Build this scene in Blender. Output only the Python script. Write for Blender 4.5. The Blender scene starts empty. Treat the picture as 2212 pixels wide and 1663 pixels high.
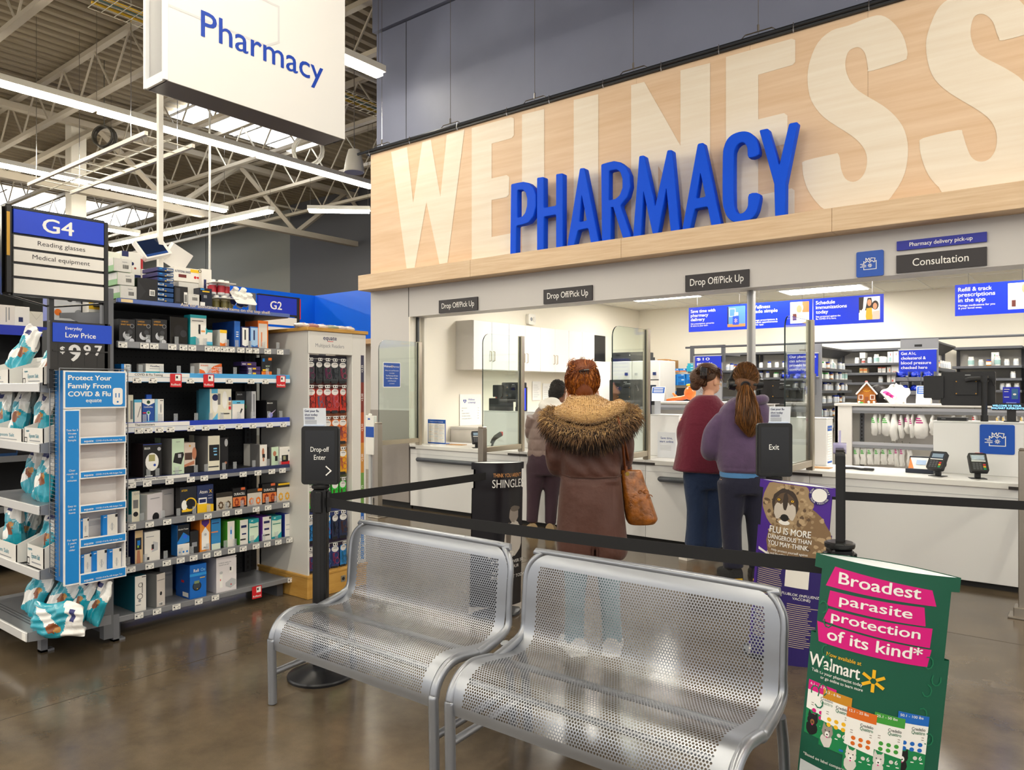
import bpy, bmesh, math, random
from mathutils import Vector, Matrix
import numpy as np
R = random.Random(7)
SC = bpy.context.scene
COL = SC.collection
PI = math.pi
# ---------------------------------------------------------------- camera
F, CX, CY, EYE = 1611.0, 1106.0, 842.0, 1.5
UX, UZ, VX, VZ = 0.78714, -0.61677, 0.61677, 0.78714
cam = bpy.data.cameras.new('camera'); camo = bpy.data.objects.new('camera', cam); COL.objects.link(camo)
cam.sensor_width = 36.0; cam.lens = 36.0 * F / 2212; cam.clip_start = 0.05; cam.clip_end = 200
cam.shift_y = (CY - 831.5) / 2212
camo.location = (0, 0, EYE)
camo.rotation_euler = (PI / 2, 0, math.atan2(0.61677, 0.78714))
SC.camera = camo
# ---------------------------------------------------------------- world and exposure
W = bpy.data.worlds.new('store_ambient'); SC.world = W; W.use_nodes = True
W.node_tree.nodes['Background'].inputs[0].default_value = (1.0, 0.97, 0.93, 1)
W.node_tree.nodes['Background'].inputs[1].default_value = 0.62
SC.view_settings.view_transform = 'Standard'; SC.view_settings.look = 'None'
SC.view_settings.gamma = 1.0; SC.view_settings.exposure = 0.9
SC.cycles.max_bounces = 8; SC.cycles.transparent_max_bounces = 12; SC.cycles.caustics_reflective = False
SC.cycles.caustics_refractive = False; SC.cycles.sample_clamp_indirect = 6.0
LAMP_E, PANEL_E = 25.0, 14.0       # radiance of the store's tubes and of the pharmacy's ceiling panels

def ray(px, py):
    x = (px - CX) / F
    return (x * UX + UZ, x * VX + VZ, -(py - CY) / F)
def atY(px, py, Y):
    r = ray(px, py); t = Y / r[1]; return Vector((r[0] * t, Y, EYE + r[2] * t))
def atX(px, py, X):
    r = ray(px, py); t = X / r[0]; return Vector((X, r[1] * t, EYE + r[2] * t))
def atZ(px, py, Z=0.0):
    r = ray(px, py); t = (Z - EYE) / r[2]; return Vector((r[0] * t, r[1] * t, Z))

# ---------------------------------------------------------------- materials
def lin(h):
    h = h.lstrip('#'); o = []
    for i in (0, 2, 4):
        c = int(h[i:i + 2], 16) / 255; o.append(c / 12.92 if c <= .04045 else ((c + .055) / 1.055) ** 2.4)
    return (*o, 1.0)
_mc = {}
def mat(h, rough=.5, metal=0.0, emit=0.0, spec=.5, bump=0.0, bscale=60.0, vary=0.0, vscale=8.0, stretch=(1, 1, 1), trans=0.0, alpha=1.0, sheen=0.0, coat=0.0):
    key = (h, rough, metal, emit, spec, bump, bscale, vary, vscale, stretch, trans, alpha, sheen, coat)
    if key in _mc: return _mc[key]
    m = bpy.data.materials.new('paint_' + h.lstrip('#')); m.use_nodes = True
    nt = m.node_tree; b = nt.nodes['Principled BSDF']; I = b.inputs
    I['Base Color'].default_value = lin(h); I['Roughness'].default_value = rough; I['Metallic'].default_value = metal
    I['Specular IOR Level'].default_value = spec
    if emit: I['Emission Color'].default_value = lin(h); I['Emission Strength'].default_value = emit
    if trans: I['Transmission Weight'].default_value = trans
    if alpha < 1: I['Alpha'].default_value = alpha
    if sheen: I['Sheen Weight'].default_value = sheen
    if coat: I['Coat Weight'].default_value = coat; I['Coat Roughness'].default_value = .06
    if bump or vary:
        tc = nt.nodes.new('ShaderNodeTexCoord'); mp = nt.nodes.new('ShaderNodeMapping')
        nt.links.new(tc.outputs['Object'], mp.inputs[0]); mp.inputs['Scale'].default_value = stretch
        if vary:
            n = nt.nodes.new('ShaderNodeTexNoise'); n.inputs['Scale'].default_value = vscale; n.inputs['Detail'].default_value = 5
            nt.links.new(mp.outputs[0], n.inputs['Vector'])
            mr = nt.nodes.new('ShaderNodeMapRange'); mr.inputs['From Min'].default_value = .3; mr.inputs['From Max'].default_value = .7
            mr.inputs['To Min'].default_value = 1 - vary; mr.inputs['To Max'].default_value = 1 + vary
            nt.links.new(n.outputs['Fac'], mr.inputs['Value'])
            mx = nt.nodes.new('ShaderNodeVectorMath'); mx.operation = 'SCALE'; mx.inputs[0].default_value = lin(h)[:3]
            nt.links.new(mr.outputs[0], mx.inputs['Scale']); nt.links.new(mx.outputs[0], I['Base Color'])
        if bump:
            n2 = nt.nodes.new('ShaderNodeTexNoise'); n2.inputs['Scale'].default_value = bscale; n2.inputs['Detail'].default_value = 4
            nt.links.new(mp.outputs[0], n2.inputs['Vector'])
            bp = nt.nodes.new('ShaderNodeBump'); bp.inputs['Strength'].default_value = bump; bp.inputs['Distance'].default_value = .01
            nt.links.new(n2.outputs['Fac'], bp.inputs['Height']); nt.links.new(bp.outputs[0], I['Normal'])
    _mc[key] = m
    return m
def wood(name, h1, h2, scale=(1, 1, 14), rough=.5):
    m = bpy.data.materials.new(name); m.use_nodes = True; nt = m.node_tree; b = nt.nodes['Principled BSDF']
    tc = nt.nodes.new('ShaderNodeTexCoord'); mp = nt.nodes.new('ShaderNodeMapping'); mp.inputs['Scale'].default_value = scale
    n = nt.nodes.new('ShaderNodeTexNoise'); n.inputs['Scale'].default_value = 1.6; n.inputs['Detail'].default_value = 8; n.inputs['Roughness'].default_value = .62
    r = nt.nodes.new('ShaderNodeValToRGB'); r.color_ramp.elements[0].color = lin(h1); r.color_ramp.elements[1].color = lin(h2)
    r.color_ramp.elements[0].position = .35; r.color_ramp.elements[1].position = .68
    nt.links.new(tc.outputs['Object'], mp.inputs[0]); nt.links.new(mp.outputs[0], n.inputs['Vector']); nt.links.new(n.outputs['Fac'], r.inputs[0])
    nt.links.new(r.outputs[0], b.inputs['Base Color']); b.inputs['Roughness'].default_value = rough
    return m
def glassmat(h='#f5fbf8'):
    m = bpy.data.materials.new('clear_glass'); m.use_nodes = True; nt = m.node_tree
    for n in list(nt.nodes): nt.nodes.remove(n)
    o = nt.nodes.new('ShaderNodeOutputMaterial'); t = nt.nodes.new('ShaderNodeBsdfTransparent'); g = nt.nodes.new('ShaderNodeBsdfGlossy')
    lw = nt.nodes.new('ShaderNodeLayerWeight'); pw = nt.nodes.new('ShaderNodeMath'); pw.operation = 'POWER'; pw.inputs[1].default_value = 4.0
    mr = nt.nodes.new('ShaderNodeMapRange'); mr.inputs['To Min'].default_value = .035; mr.inputs['To Max'].default_value = .7; mx = nt.nodes.new('ShaderNodeMixShader')
    lw.inputs['Blend'].default_value = .5
    t.inputs[0].default_value = lin(h); g.inputs['Roughness'].default_value = .02; g.inputs[0].default_value = (1, 1, 1, 1)
    nt.links.new(lw.outputs['Facing'], pw.inputs[0]); nt.links.new(pw.outputs[0], mr.inputs['Value'])
    nt.links.new(mr.outputs[0], mx.inputs[0]); nt.links.new(t.outputs[0], mx.inputs[1]); nt.links.new(g.outputs[0], mx.inputs[2]); nt.links.new(mx.outputs[0], o.inputs[0])
    return m
GLASS = glassmat()
CLEAR = glassmat('#f4f8f8')
WHITE = mat('#ecebe8', .45); LAMIN = mat('#e6e6e6', .35); BLACK = mat('#17171a', .4); BLK2 = mat('#232326', .55)
GREY = mat('#8d9096', .45); DGREY = mat('#4c4d52', .5); SHELFG = mat('#86888d', .4, .2); STEEL = mat('#a79f94', .3, .9, bump=.15, bscale=40, stretch=(1, 1, 12))
BLUE = mat('#0a44c8', .4); BLUE2 = mat('#0b2fc4', .4); SKY = mat('#0f7fd8', .42); CREAM = mat('#efe9dc', .6); CARD = mat('#b88a57', .7)
INK = mat('#1c1c22', .6); PAPER = mat('#f3f2ee', .6); RED = mat('#d0202a', .45); CHROME = mat('#c8c8cc', .18, 1.0)
NAVY = mat('#16245c', .45); TEAL = mat('#1a9aa6', .45); ORANGE = mat('#ef7a1c', .45); YEL = mat('#f4c51e', .45); GREEN = mat('#3f9b3a', .45)
PURPLE = mat('#4a2a86', .45); MAG = mat('#d6107f', .45); DGREEN = mat('#0c5b3f', .5); LGREY = mat('#bfc1c4', .5); BROWN = mat('#8b4a20', .5)

# ---------------------------------------------------------------- mesh builder
_gl = {}
def glyphs(s, bold):
    k = (s, bold)
    if k not in _gl:
        c = bpy.data.curves.new('lettering', 'FONT'); c.body = s; c.offset = bold; c.resolution_u = 3
        o = bpy.data.objects.new('lettering', c); me = bpy.data.meshes.new_from_object(o)
        V = [(v.co.x, v.co.y) for v in me.vertices]; Fc = [tuple(p.vertices) for p in me.polygons]
        bpy.data.objects.remove(o); bpy.data.curves.remove(c); bpy.data.meshes.remove(me)
        _gl[k] = (V, Fc, min((v[0] for v in V), default=0), max((v[0] for v in V), default=0))
    return _gl[k]
def frame_of(axis):
    a = Vector(axis).normalized(); u = a.orthogonal().normalized(); return u, a.cross(u)
class MB:
    def __init__(s): s.v = []; s.f = []; s.m = []
    def add(s, vs, fs, m=0, M=None):
        o = len(s.v)
        s.v += [tuple(M @ Vector(p)) for p in vs] if M is not None else [tuple(p) for p in vs]
        for i, f in enumerate(fs):
            s.f.append(tuple(o + k for k in f)); s.m.append(m if isinstance(m, int) else m[i])
        return s
    def box(s, x0, y0, z0, x1, y1, z1, m=0, b=0.0, M=None):
        """m may be a 6-tuple: -x +x -y +y -z +z"""
        mm = m if not isinstance(m, int) else (m,) * 6
        if x0 > x1: x0, x1 = x1, x0
        if y0 > y1: y0, y1 = y1, y0
        if z0 > z1: z0, z1 = z1, z0
        if not b:
            v = [(x, y, z) for x in (x0, x1) for y in (y0, y1) for z in (z0, z1)]
            return s.add(v, [(0, 1, 3, 2), (4, 6, 7, 5), (0, 4, 5, 1), (2, 3, 7, 6), (0, 2, 6, 4), (1, 5, 7, 3)], list(mm), M)
        b = min(b, (x1 - x0) * .45, (y1 - y0) * .45, (z1 - z0) * .45)
        v = []; ix = {}
        for sx in (0, 1):
            for sy in (0, 1):
                for sz in (0, 1):
                    c = [(x0, x1)[sx], (y0, y1)[sy], (z0, z1)[sz]]; d = [b * (1, -1)[sx], b * (1, -1)[sy], b * (1, -1)[sz]]
                    for k in range(3):
                        p = [c[i] + (d[i] if i != k else 0) for i in range(3)]; ix[(sx, sy, sz, k)] = len(v); v.append(p)
        f = []; fm = []
        for k in range(3):
            for sd in (0, 1):
                q = []
                for a, c2 in ((0, 0), (1, 0), (1, 1), (0, 1)):
                    t = [0, 0, 0]; t[k] = sd; t[(k + 1) % 3] = a; t[(k + 2) % 3] = c2; q.append(ix[(*t, k)])
                f.append(tuple(q if sd else q[::-1])); fm.append(mm[k * 2 + sd])
        for k in range(3):
            for a in (0, 1):
                for c2 in (0, 1):
                    q = []
                    for e in (0, 1):
                        t = [0, 0, 0]; t[k] = e; t[(k + 1) % 3] = a; t[(k + 2) % 3] = c2
                        q += [ix[(*t, (k + 1) % 3)], ix[(*t, (k + 2) % 3)]]
                    q = [q[0], q[1], q[3], q[2]]; f.append(tuple(q)); fm.append(mm[((k + 1) % 3) * 2 + a])
        for sx in (0, 1):
            for sy in (0, 1):
                for sz in (0, 1): f.append(tuple(ix[(sx, sy, sz, k)] for k in range(3))); fm.append(mm[4 + sz])
        return s.add(v, f, fm, M)
    def cyl(s, a, b, r, n=14, m=0, r2=None, caps=True, M=None):
        a, b = Vector(a), Vector(b); r2 = r if r2 is None else r2; u, w = frame_of(b - a)
        v = [tuple(c + (u * math.cos(2 * PI * i / n) + w * math.sin(2 * PI * i / n)) * rr) for c, rr in ((a, r), (b, r2)) for i in range(n)]
        f = [(i, (i + 1) % n, n + (i + 1) % n, n + i) for i in range(n)]
        if caps: f += [tuple(range(n))[::-1], tuple(range(n, 2 * n))]
        return s.add(v, f, m, M)
    def tube(s, pts, r, n=8, m=0, caps=True, closed=False, flat=None, M=None):
        P = [Vector(p) for p in pts]; k = len(P); rr = r if isinstance(r, (list, tuple)) else [r] * k
        T = []
        for i in range(k):
            a = P[i - 1] if (i or closed) else P[i]; b = P[(i + 1) % k] if (i < k - 1 or closed) else P[i]
            d = b - a; T.append(d.normalized() if d.length > 1e-9 else Vector((0, 0, 1)))
        u = Vector(flat).normalized() if flat else T[0].orthogonal().normalized(); v = []
        for i in range(k):
            u = (u - T[i] * u.dot(T[i]))
            u = u.normalized() if u.length > 1e-6 else T[i].orthogonal().normalized()
            w = T[i].cross(u)
            for j in range(n):
                a = 2 * PI * j / n; v.append(tuple(P[i] + (u * math.cos(a) + w * math.sin(a)) * rr[i]))
        f = []
        for i in range(k if closed else k - 1):
            for j in range(n):
                a, b = i * n, ((i + 1) % k) * n; f.append((a + j, a + (j + 1) % n, b + (j + 1) % n, b + j))
        if caps and not closed: f += [tuple(range(n))[::-1], tuple((k - 1) * n + j for j in range(n))]
        return s.add(v, f, m, M)
    def loft(s, rings, m=0, caps=True, M=None, closed=True):
        n = len(rings[0]); v = [p for r in rings for p in r]; f = []
        for i in range(len(rings) - 1):
            for j in range(n if closed else n - 1):
                f.append((i * n + j, i * n + (j + 1) % n, (i + 1) * n + (j + 1) % n, (i + 1) * n + j))
        if caps: f += [tuple(range(n))[::-1], tuple((len(rings) - 1) * n + j for j in range(n))]
        return s.add(v, f, m, M)
    def ell(s, c, r, m=0, n=14, k=9, M=None):
        rings = []
        for i in range(k):
            t = PI * (i + .02) / (k - 1 + .04); rings.append([(c[0] + r[0] * math.sin(t) * math.cos(2 * PI * j / n), c[1] + r[1] * math.sin(t) * math.sin(2 * PI * j / n), c[2] - r[2] * math.cos(t)) for j in range(n)])
        return s.loft(rings, m, True, M)
    def lathe(s, prof, n=16, m=0, c=(0, 0, 0), M=None):
        rings = [[(c[0] + max(r, 1e-4) * math.cos(2 * PI * j / n), c[1] + max(r, 1e-4) * math.sin(2 * PI * j / n), c[2] + z) for j in range(n)] for r, z in prof]
        if isinstance(m, int): return s.loft(rings, m, True, M)
        for i in range(len(rings) - 1): s.loft(rings[i:i + 2], m[i], False, M)
        return s.add(rings[0], [tuple(range(n))[::-1]], m[0], M).add(rings[-1], [tuple(range(n))], m[-1], M)
    def prism(s, pts, y0, y1, m=0, M=None, mside=None):
        """outline in x,z extruded along y"""
        n = len(pts); v = [(p[0], y0, p[1]) for p in pts] + [(p[0], y1, p[1]) for p in pts]
        f = [tuple(range(n)), tuple(range(n, 2 * n))[::-1]] + [(i, n + i, n + (i + 1) % n, (i + 1) % n) for i in range(n)]
        ms = m if mside is None else mside
        return s.add(v, f, [m, m] + [ms] * n, M)
    def rrect(s, x0, z0, x1, z1, r, y0, y1, m=0, M=None, seg=5, mside=None):
        return s.prism(rr_pts(x0, z0, x1, z1, r, seg), y0, y1, m, M, mside)
    def flat(s, pts, y, m=0, M=None): return s.add([(p[0], y, p[1]) for p in pts], [tuple(range(len(pts)))], m, M)
    def rect(s, x0, z0, x1, z1, y, m=0, M=None): return s.flat([(x0, z0), (x1, z0), (x1, z1), (x0, z1)], y, m, M)
    def disc(s, x, z, r, y, m=0, n=18, M=None, rz=None):
        return s.flat([(x + r * math.cos(2 * PI * i / n), z + (rz or r) * math.sin(2 * PI * i / n)) for i in range(n)], y, m, M)
    def text(s, t, x, z, size, y=0.0, m=0, al='C', bold=0.0, w=None, M=None, rot=0.0):
        """front-facing (-y) lettering, cap height = size; w squeezes the line to that width"""
        V, Fc, a, b = glyphs(t, 0); k = size / .7; kx = k
        if w: kx = w / max(b - a, 1e-6)
        ox = {'C': -(a + b) / 2, 'L': -a, 'R': -b}[al]; cr, sr = math.cos(rot), math.sin(rot); P = []
        for p in V:
            px, pz = (p[0] + ox) * kx, p[1] * k; P.append((x + px * cr - pz * sr, y, z + px * sr + pz * cr))
        for i_, (dx, dz) in enumerate(((0, 0),) if bold < .003 else ((-1, 0), (1, 0), (0, -.6), (0, .6))):      # thicker strokes: the glyphs struck again beside themselves
            dx, dz = dx * bold * k * .9, dz * bold * k * .9; s.add([(q[0] + dx, q[1] - .00012 * i_, q[2] + dz) for q in P], Fc, m, M)
        return s
    def build(s, name, mats, parent=None, smooth=0.0, loc=None, rz=0.0, label=None, cat=None, group=None, kind=None):
        me = bpy.data.meshes.new(name); me.from_pydata(s.v, [], s.f)
        for mt in (mats if isinstance(mats, (list, tuple)) else [mats]): me.materials.append(mt)
        me.polygons.foreach_set('material_index', s.m)
        if smooth:
            me.polygons.foreach_set('use_smooth', [True] * len(s.f)); me.set_sharp_from_angle(angle=math.radians(smooth))
        me.update()
        o = bpy.data.objects.new(name, me); COL.objects.link(o)
        if parent: o.parent = parent
        if loc is not None: o.location = loc
        o.rotation_euler = (0, 0, rz)
        return tag(o, label, cat, group, kind)
def rr_pts(x0, z0, x1, z1, r, seg=5):
    P = []
    for cx, cz, a0 in ((x1 - r, z0 + r, -90), (x1 - r, z1 - r, 0), (x0 + r, z1 - r, 90), (x0 + r, z0 + r, 180)):
        for i in range(seg + 1):
            a = math.radians(a0 + 90 * i / seg); P.append((cx + r * math.cos(a), cz + r * math.sin(a)))
    return P
def tag(o, label=None, cat=None, group=None, kind=None):
    if label: o['label'] = label
    if cat: o['category'] = cat
    if group: o['group'] = group
    if kind: o['kind'] = kind
    return o
def thing(name, label, cat, loc=(0, 0, 0), rz=0.0, group=None):
    o = bpy.data.objects.new(name, None); COL.objects.link(o); o.location = loc; o.rotation_euler = (0, 0, rz); o.empty_display_size = .05
    return tag(o, label, cat, group)
def struct(mb, name, mats, smooth=0.0): return mb.build(name, mats, kind='structure', smooth=smooth)
def dup(root, loc=None, rz=None, label=None, group=None):
    def cp(o, par):
        c = o.copy(); COL.objects.link(c)
        if par: c.parent = par
        for ch in o.children: cp(ch, c)
        return c
    r = cp(root, root.parent)
    if loc is not None: r.location = loc
    if rz is not None: r.rotation_euler = (0, 0, rz)
    if label: r['label'] = label
    if group: r['group'] = group
    return r
def catmull(P, k=6, closed=False):
    P = [Vector(p) for p in P]; n = len(P); out = []
    for i in range(n if closed else n - 1):
        p0 = P[(i - 1) % n] if (i or closed) else P[i] * 2 - P[i + 1]
        p1, p2 = P[i], P[(i + 1) % n]; p3 = P[(i + 2) % n] if (i < n - 2 or closed) else p2 * 2 - p1
        for j in range(k):
            t = j / k; out.append(.5 * ((2 * p1) + (p2 - p0) * t + (2 * p0 - 5 * p1 + 4 * p2 - p3) * t * t + (3 * p1 - p0 - 3 * p2 + p3) * t ** 3))
    if not closed: out.append(P[-1])
    return out
FX = PI / 2        # turns a thing whose front looks to -y so that it looks to +x
# ================================================================ the setting
def floor_mat():
    m = bpy.data.materials.new('polished_concrete'); m.use_nodes = True; nt = m.node_tree; b = nt.nodes['Principled BSDF']; L = nt.links.new
    tc = nt.nodes.new('ShaderNodeTexCoord')
    def noise(sc, d, ro=.55):
        n = nt.nodes.new('ShaderNodeTexNoise'); n.inputs['Scale'].default_value = sc; n.inputs['Detail'].default_value = d; n.inputs['Roughness'].default_value = ro
        L(tc.outputs['Object'], n.inputs['Vector']); return n
    n1, n2, n3 = noise(.55, 6), noise(3.2, 8, .65), noise(220, 2)
    r = nt.nodes.new('ShaderNodeValToRGB'); e = r.color_ramp.elements; e[0].color = lin('#4a4033'); e[1].color = lin('#776853'); e[0].position = .36; e[1].position = .66
    mx = nt.nodes.new('ShaderNodeMath'); mx.operation = 'MULTIPLY_ADD'; mx.inputs[1].default_value = .45
    L(n2.outputs['Fac'], mx.inputs[0]); m2 = nt.nodes.new('ShaderNodeMath'); m2.operation = 'MULTIPLY'; m2.inputs[1].default_value = .55
    L(n1.outputs['Fac'], m2.inputs[0]); L(m2.outputs[0], mx.inputs[2]); L(mx.outputs[0], r.inputs[0])
    mm = nt.nodes.new('ShaderNodeMixRGB'); mm.blend_type = 'MULTIPLY'; mm.inputs[0].default_value = .25
    L(r.outputs[0], mm.inputs[1]); L(n3.outputs['Fac'], mm.inputs[2]); L(mm.outputs[0], b.inputs['Base Color'])
    rr = nt.nodes.new('ShaderNodeMapRange'); rr.inputs['To Min'].default_value = .1; rr.inputs['To Max'].default_value = .26; L(n2.outputs['Fac'], rr.inputs['Value']); L(rr.outputs[0], b.inputs['Roughness'])
    b.inputs['Specular IOR Level'].default_value = .5
    return m
fl = MB()
fl.box(-42, -9, -.2, 8, 22, 0, 0)
for x in (-9.3, -2.9 - 1.02, 1.4): fl.box(x, -9, -.01, x + .006, 22, .0006, 1)
for y in (1.02, 5.3): fl.box(-42, y, -.01, 8, y + .006, .0006, 1)
struct(fl, 'floor', [floor_mat(), mat('#3c342a', .7)])
# roof deck, ribbed along y
dk = MB(); X = -42.0; P = []
while X < 8:
    P += [(X, 7.2), (X + .1, 7.2), (X + .13, 7.32), (X + .22, 7.32)]; X += .25
n = len(P); dk.add([(p[0], y, p[1]) for y in (-9, 22) for p in P], [(i, i + 1, n + i + 1, n + i) for i in range(n - 1)], 0)
struct(dk, 'ceiling', mat('#93866f', .7))
for i, (px, py, w, d) in enumerate(((535, 276, 3.0, 1.0), (95, 438, 5.5, 2.4))):
    p = atZ(px, py, 7.19); s = MB(); s.box(p.x - d / 2, p.y - w / 2, 7.12, p.x + d / 2, p.y + w / 2, 7.19, 0)
    for k in range(5): s.box(p.x - d / 2, p.y - w / 2 + w * k / 4 - .03, 7.10, p.x + d / 2, p.y - w / 2 + w * k / 4 + .03, 7.125, 1)
    struct(s, 'window_%d' % (i + 1), [mat('#f2f8ff', .5, emit=5.0), WHITE])
# dark upper wall of the pharmacy block and its left flank
DW = mat('#70758a', .55, vary=.12, vscale=.9, bump=.04, bscale=120)
uw = MB(); uw.box(-7.56, 6.72, 2.8, 4, 6.9, 6.24, 0); uw.box(-7.6, 6.68, 6.26, 4, 6.9, 7.2, 0); uw.box(-7.56, 6.9, 0, -7.4, 14, 7.2, 0); uw.box(-7.0, 6.717, 4.5, -6.992, 6.73, 6.24, 1)
struct(uw, 'wall_upper', [DW, mat('#15161a', .6)])
# grey header with the opening under it
HG = mat('#cac7c5', .5, bump=.03, bscale=200); WAINS = mat('#9a938f', .7, bump=.35, bscale=160)
hd = MB(); hd.box(-7.54, 6.6, 2.42, 4, 6.85, 2.85, 0); hd.box(-7.54, 6.6, 1.24, -6.82, 6.85, 2.42, 0); hd.box(-7.545, 6.595, .08, -6.82, 6.85, 1.24, 1); hd.box(-7.54, 6.64, 0, -6.82, 6.85, .08, 2)
hd.box(-6.83, 6.597, 2.42, -6.822, 6.6, 2.82, 2)
struct(hd, 'wall_header', [HG, WAINS, mat('#1b1a1a', .6)])
jm = MB(); jm.box(-6.82, 6.6, .8, -6.8, 6.86, 2.42, 0); jm.box(-6.815, 6.7, .8, -6.77, 6.73, 2.42, 1); jm.box(-6.815, 6.8, .8, -6.75, 6.84, 2.42, 0)
struct(jm, 'trim_1', [CREAM, mat('#202226', .4)])
ps = atY(1622, 800, 6.8); tp = MB(); tp.box(ps.x - .03, 6.78, .8, ps.x + .03, 6.84, 2.42, 0); tp.box(ps.x - .012, 6.772, .8, ps.x + .012, 6.78, 2.42, 1)
struct(tp, 'trim_2', [mat('#b9b9b8', .4, .4), mat('#8a8b8d', .4, .4)])
# wooden ledge
OAK = wood('pale_oak_ledge', '#cfb08c', '#dfc6a6', (1.2, 8, 22)); lg = MB()
xs = [-7.56, -5.62, -3.66, -1.7, .3, 4]
for a, b in zip(xs, xs[1:]): lg.box(a + .001, 6.4, 2.79, b - .001, 6.62, 2.985, 0, .003)
struct(lg, 'trim_3', [OAK])
# pharmacy room
PW = mat('#f1ebdc', .6, bump=.04, bscale=150)
rm = MB(); rm.box(-7.0, 6.86, 0, -6.82, 12.7, 3.0, 0); struct(rm, 'wall_left', PW)
rm = MB(); rm.box(-7.0, 12.6, 0, 4, 12.75, 3.0, 0); struct(rm, 'wall_back', PW)
rm = MB(); rm.box(3.8, 6.86, 0, 3.95, 12.75, 3.0, 0); struct(rm, 'wall_right', PW)
cl = MB(); cl.box(-7, 6.86, 3.0, 4, 12.75, 3.06, 0)
for k in range(19): cl.box(-6.8 + .61 * k - .012, 6.86, 2.994, -6.8 + .61 * k + .012, 12.6, 3.0, 1)
for k in range(6): cl.box(-6.8, 7.4 + 1.0 * k - .012, 2.994, 4, 7.4 + 1.0 * k + .012, 3.0, 1)
struct(cl, 'ceiling_pharmacy', [mat('#f3efe3', .8, bump=.5, bscale=90), mat('#f0eee6', .5)])
# neighbouring shop front with blue fascia, far walls
bf = MB(); bf.box(-12.1, 5.0, 2.42, -11.9, 9.0, 3.32, 0); bf.box(-12.1, 9.0, 2.42, -7.6, 9.4, 3.32, 0); bf.box(-12.1, 5.0, 3.32, -7.6, 9.4, 3.4, 2) if False else None
bf.box(-12.1, 5, 2.33, -11.85, 9.0, 2.42, 1); bf.box(-12.1, 8.95, 2.33, -7.6, 9.4, 2.42, 1)
bf.box(-12.1, 9.42, 0, -7.6, 9.6, 2.33, 2); bf.box(-9.0, 9.36, .3, -8.2, 9.42, 1.95, 3); bf.box(-10.6, 9.36, 1.0, -9.8, 9.42, 2.0, 4)
struct(bf, 'wall_shopfront', [mat('#0a63e0', .35), wood('oak_trim', '#c6a075', '#d9b98f', (1, 1, 10)), mat('#d9d4c8', .6), mat('#8b8378', .6), mat('#3a3c42', .5)])
fw = MB(); fw.box(-42, 14.2, 0, -19.6, 14.4, 7.2, 0); fw.box(-19.6, 13.9, 0, -7.4, 14.4, 7.2, 1)
for x in (-25, -30.5, -36): fw.box(x, 14.19, 0, x + .02, 14.2, 7.2, 2)
struct(fw, 'wall_far', [mat('#85857f', .7), mat('#4c4c50', .6), mat('#3c3c3c', .7)])  # darker grey on the right stretch: shade from its facing put into the colour
fw = MB(); fw.box(-42.2, -9, 0, -42, 14.4, 7.2, 0); struct(fw, 'wall_end', mat('#6f6f6c', .7))

# ---------------------------------------------------------------- wood-look banner with printed word, hanging rail
WD = bpy.data.materials.new('pale_maple_print'); WD = wood('pale_maple_print', '#d8b794', '#e4c8aa', (.55, 1, 9), .55); WL = wood('whitened_maple_print', '#e6d8c4', '#eee4d4', (.55, 1, 9), .55)
PLY = 6.597
def zA(l): return [(800 + x / 3.16, 140 + y / 3.16) for x, y in l]
def zB(l): return [(1400 + x / 2.724, y / 2.724) for x, y in l]
def toY(l, Y): return [(p.x, p.z) for p in (atY(x, y, Y) for x, y in l)]
ban = thing('wood_banner', 'long pale wood-look banner printed with giant letters above the counter', 'banner', (-7.54, 6.66, 2.985))
bm_ = MB(); T = Matrix.Translation((7.54, -6.66, -2.985)); xs = [-7.54, -6.2, -4.85, -3.6, -2.45, -1.47, -.35, 1.5]
for a, b in zip(xs, xs[1:]): bm_.box(a, 6.6, 2.985, b - .002, 6.66, 4.61, 0, M=T)
W1 = [(142, 595), (250, 562), (293, 940), (355, 527), (412, 510), (478, 900), (522, 478), (643, 440), (527, 1350), (472, 1362), (383, 938), (303, 1385), (247, 1390)]
E1 = [(692, 432), (960, 358), (980, 365), (980, 480), (965, 500), (828, 538), (828, 775), (930, 752), (948, 765), (946, 885), (930, 903), (828, 923), (828, 1175), (985, 1145), (985, 1284), (692, 1330)]
L1 = [(1035, 340), (1187, 302), (1187, 1075), (1330, 1050), (1330, 1236), (1035, 1280)]
L2 = [(1388, 240), (1556, 200), (1556, 1060), (1690, 1038), (1690, 1192), (1388, 1228)]
Np = [(1363.3, 184), (1391.8, 177), (1470, 314.7), (1469.8, 152), (1534, 136), (1534, 488), (1500, 492), (1421.8, 358), (1421.8, 504), (1363.3, 512)]
E2 = [(458, 335), (845, 228), (866, 235), (866, 365), (850, 382), (648, 440), (648, 702), (800, 665), (820, 680), (820, 845), (648, 882), (648, 1150), (845, 1108), (862, 1120), (862, 1255), (458, 1312)]
S1 = [(1295, 405), (1310, 418), (1500, 358), (1522, 335), (1525, 300), (1500, 210), (1440, 130), (1370, 90), (1290, 105), (1180, 150), (1080, 180), (1000, 250), (955, 350), (938, 450), (950, 560), (990, 640), (1060, 710), (1200, 800), (1265, 865), (1288, 930), (1280, 1000), (1250, 1050), (1205, 1070), (1160, 1050), (1135, 990), (1128, 930), (1115, 902), (1095, 905), (925, 945), (908, 975), (920, 1060), (960, 1150), (1050, 1238), (1180, 1222), (1380, 1195), (1450, 1130), (1510, 1020), (1530, 880), (1510, 770), (1460, 690), (1380, 620), (1240, 535), (1180, 460), (1160, 380), (1175, 310), (1210, 282), (1245, 280), (1275, 310), (1288, 360)]
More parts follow.
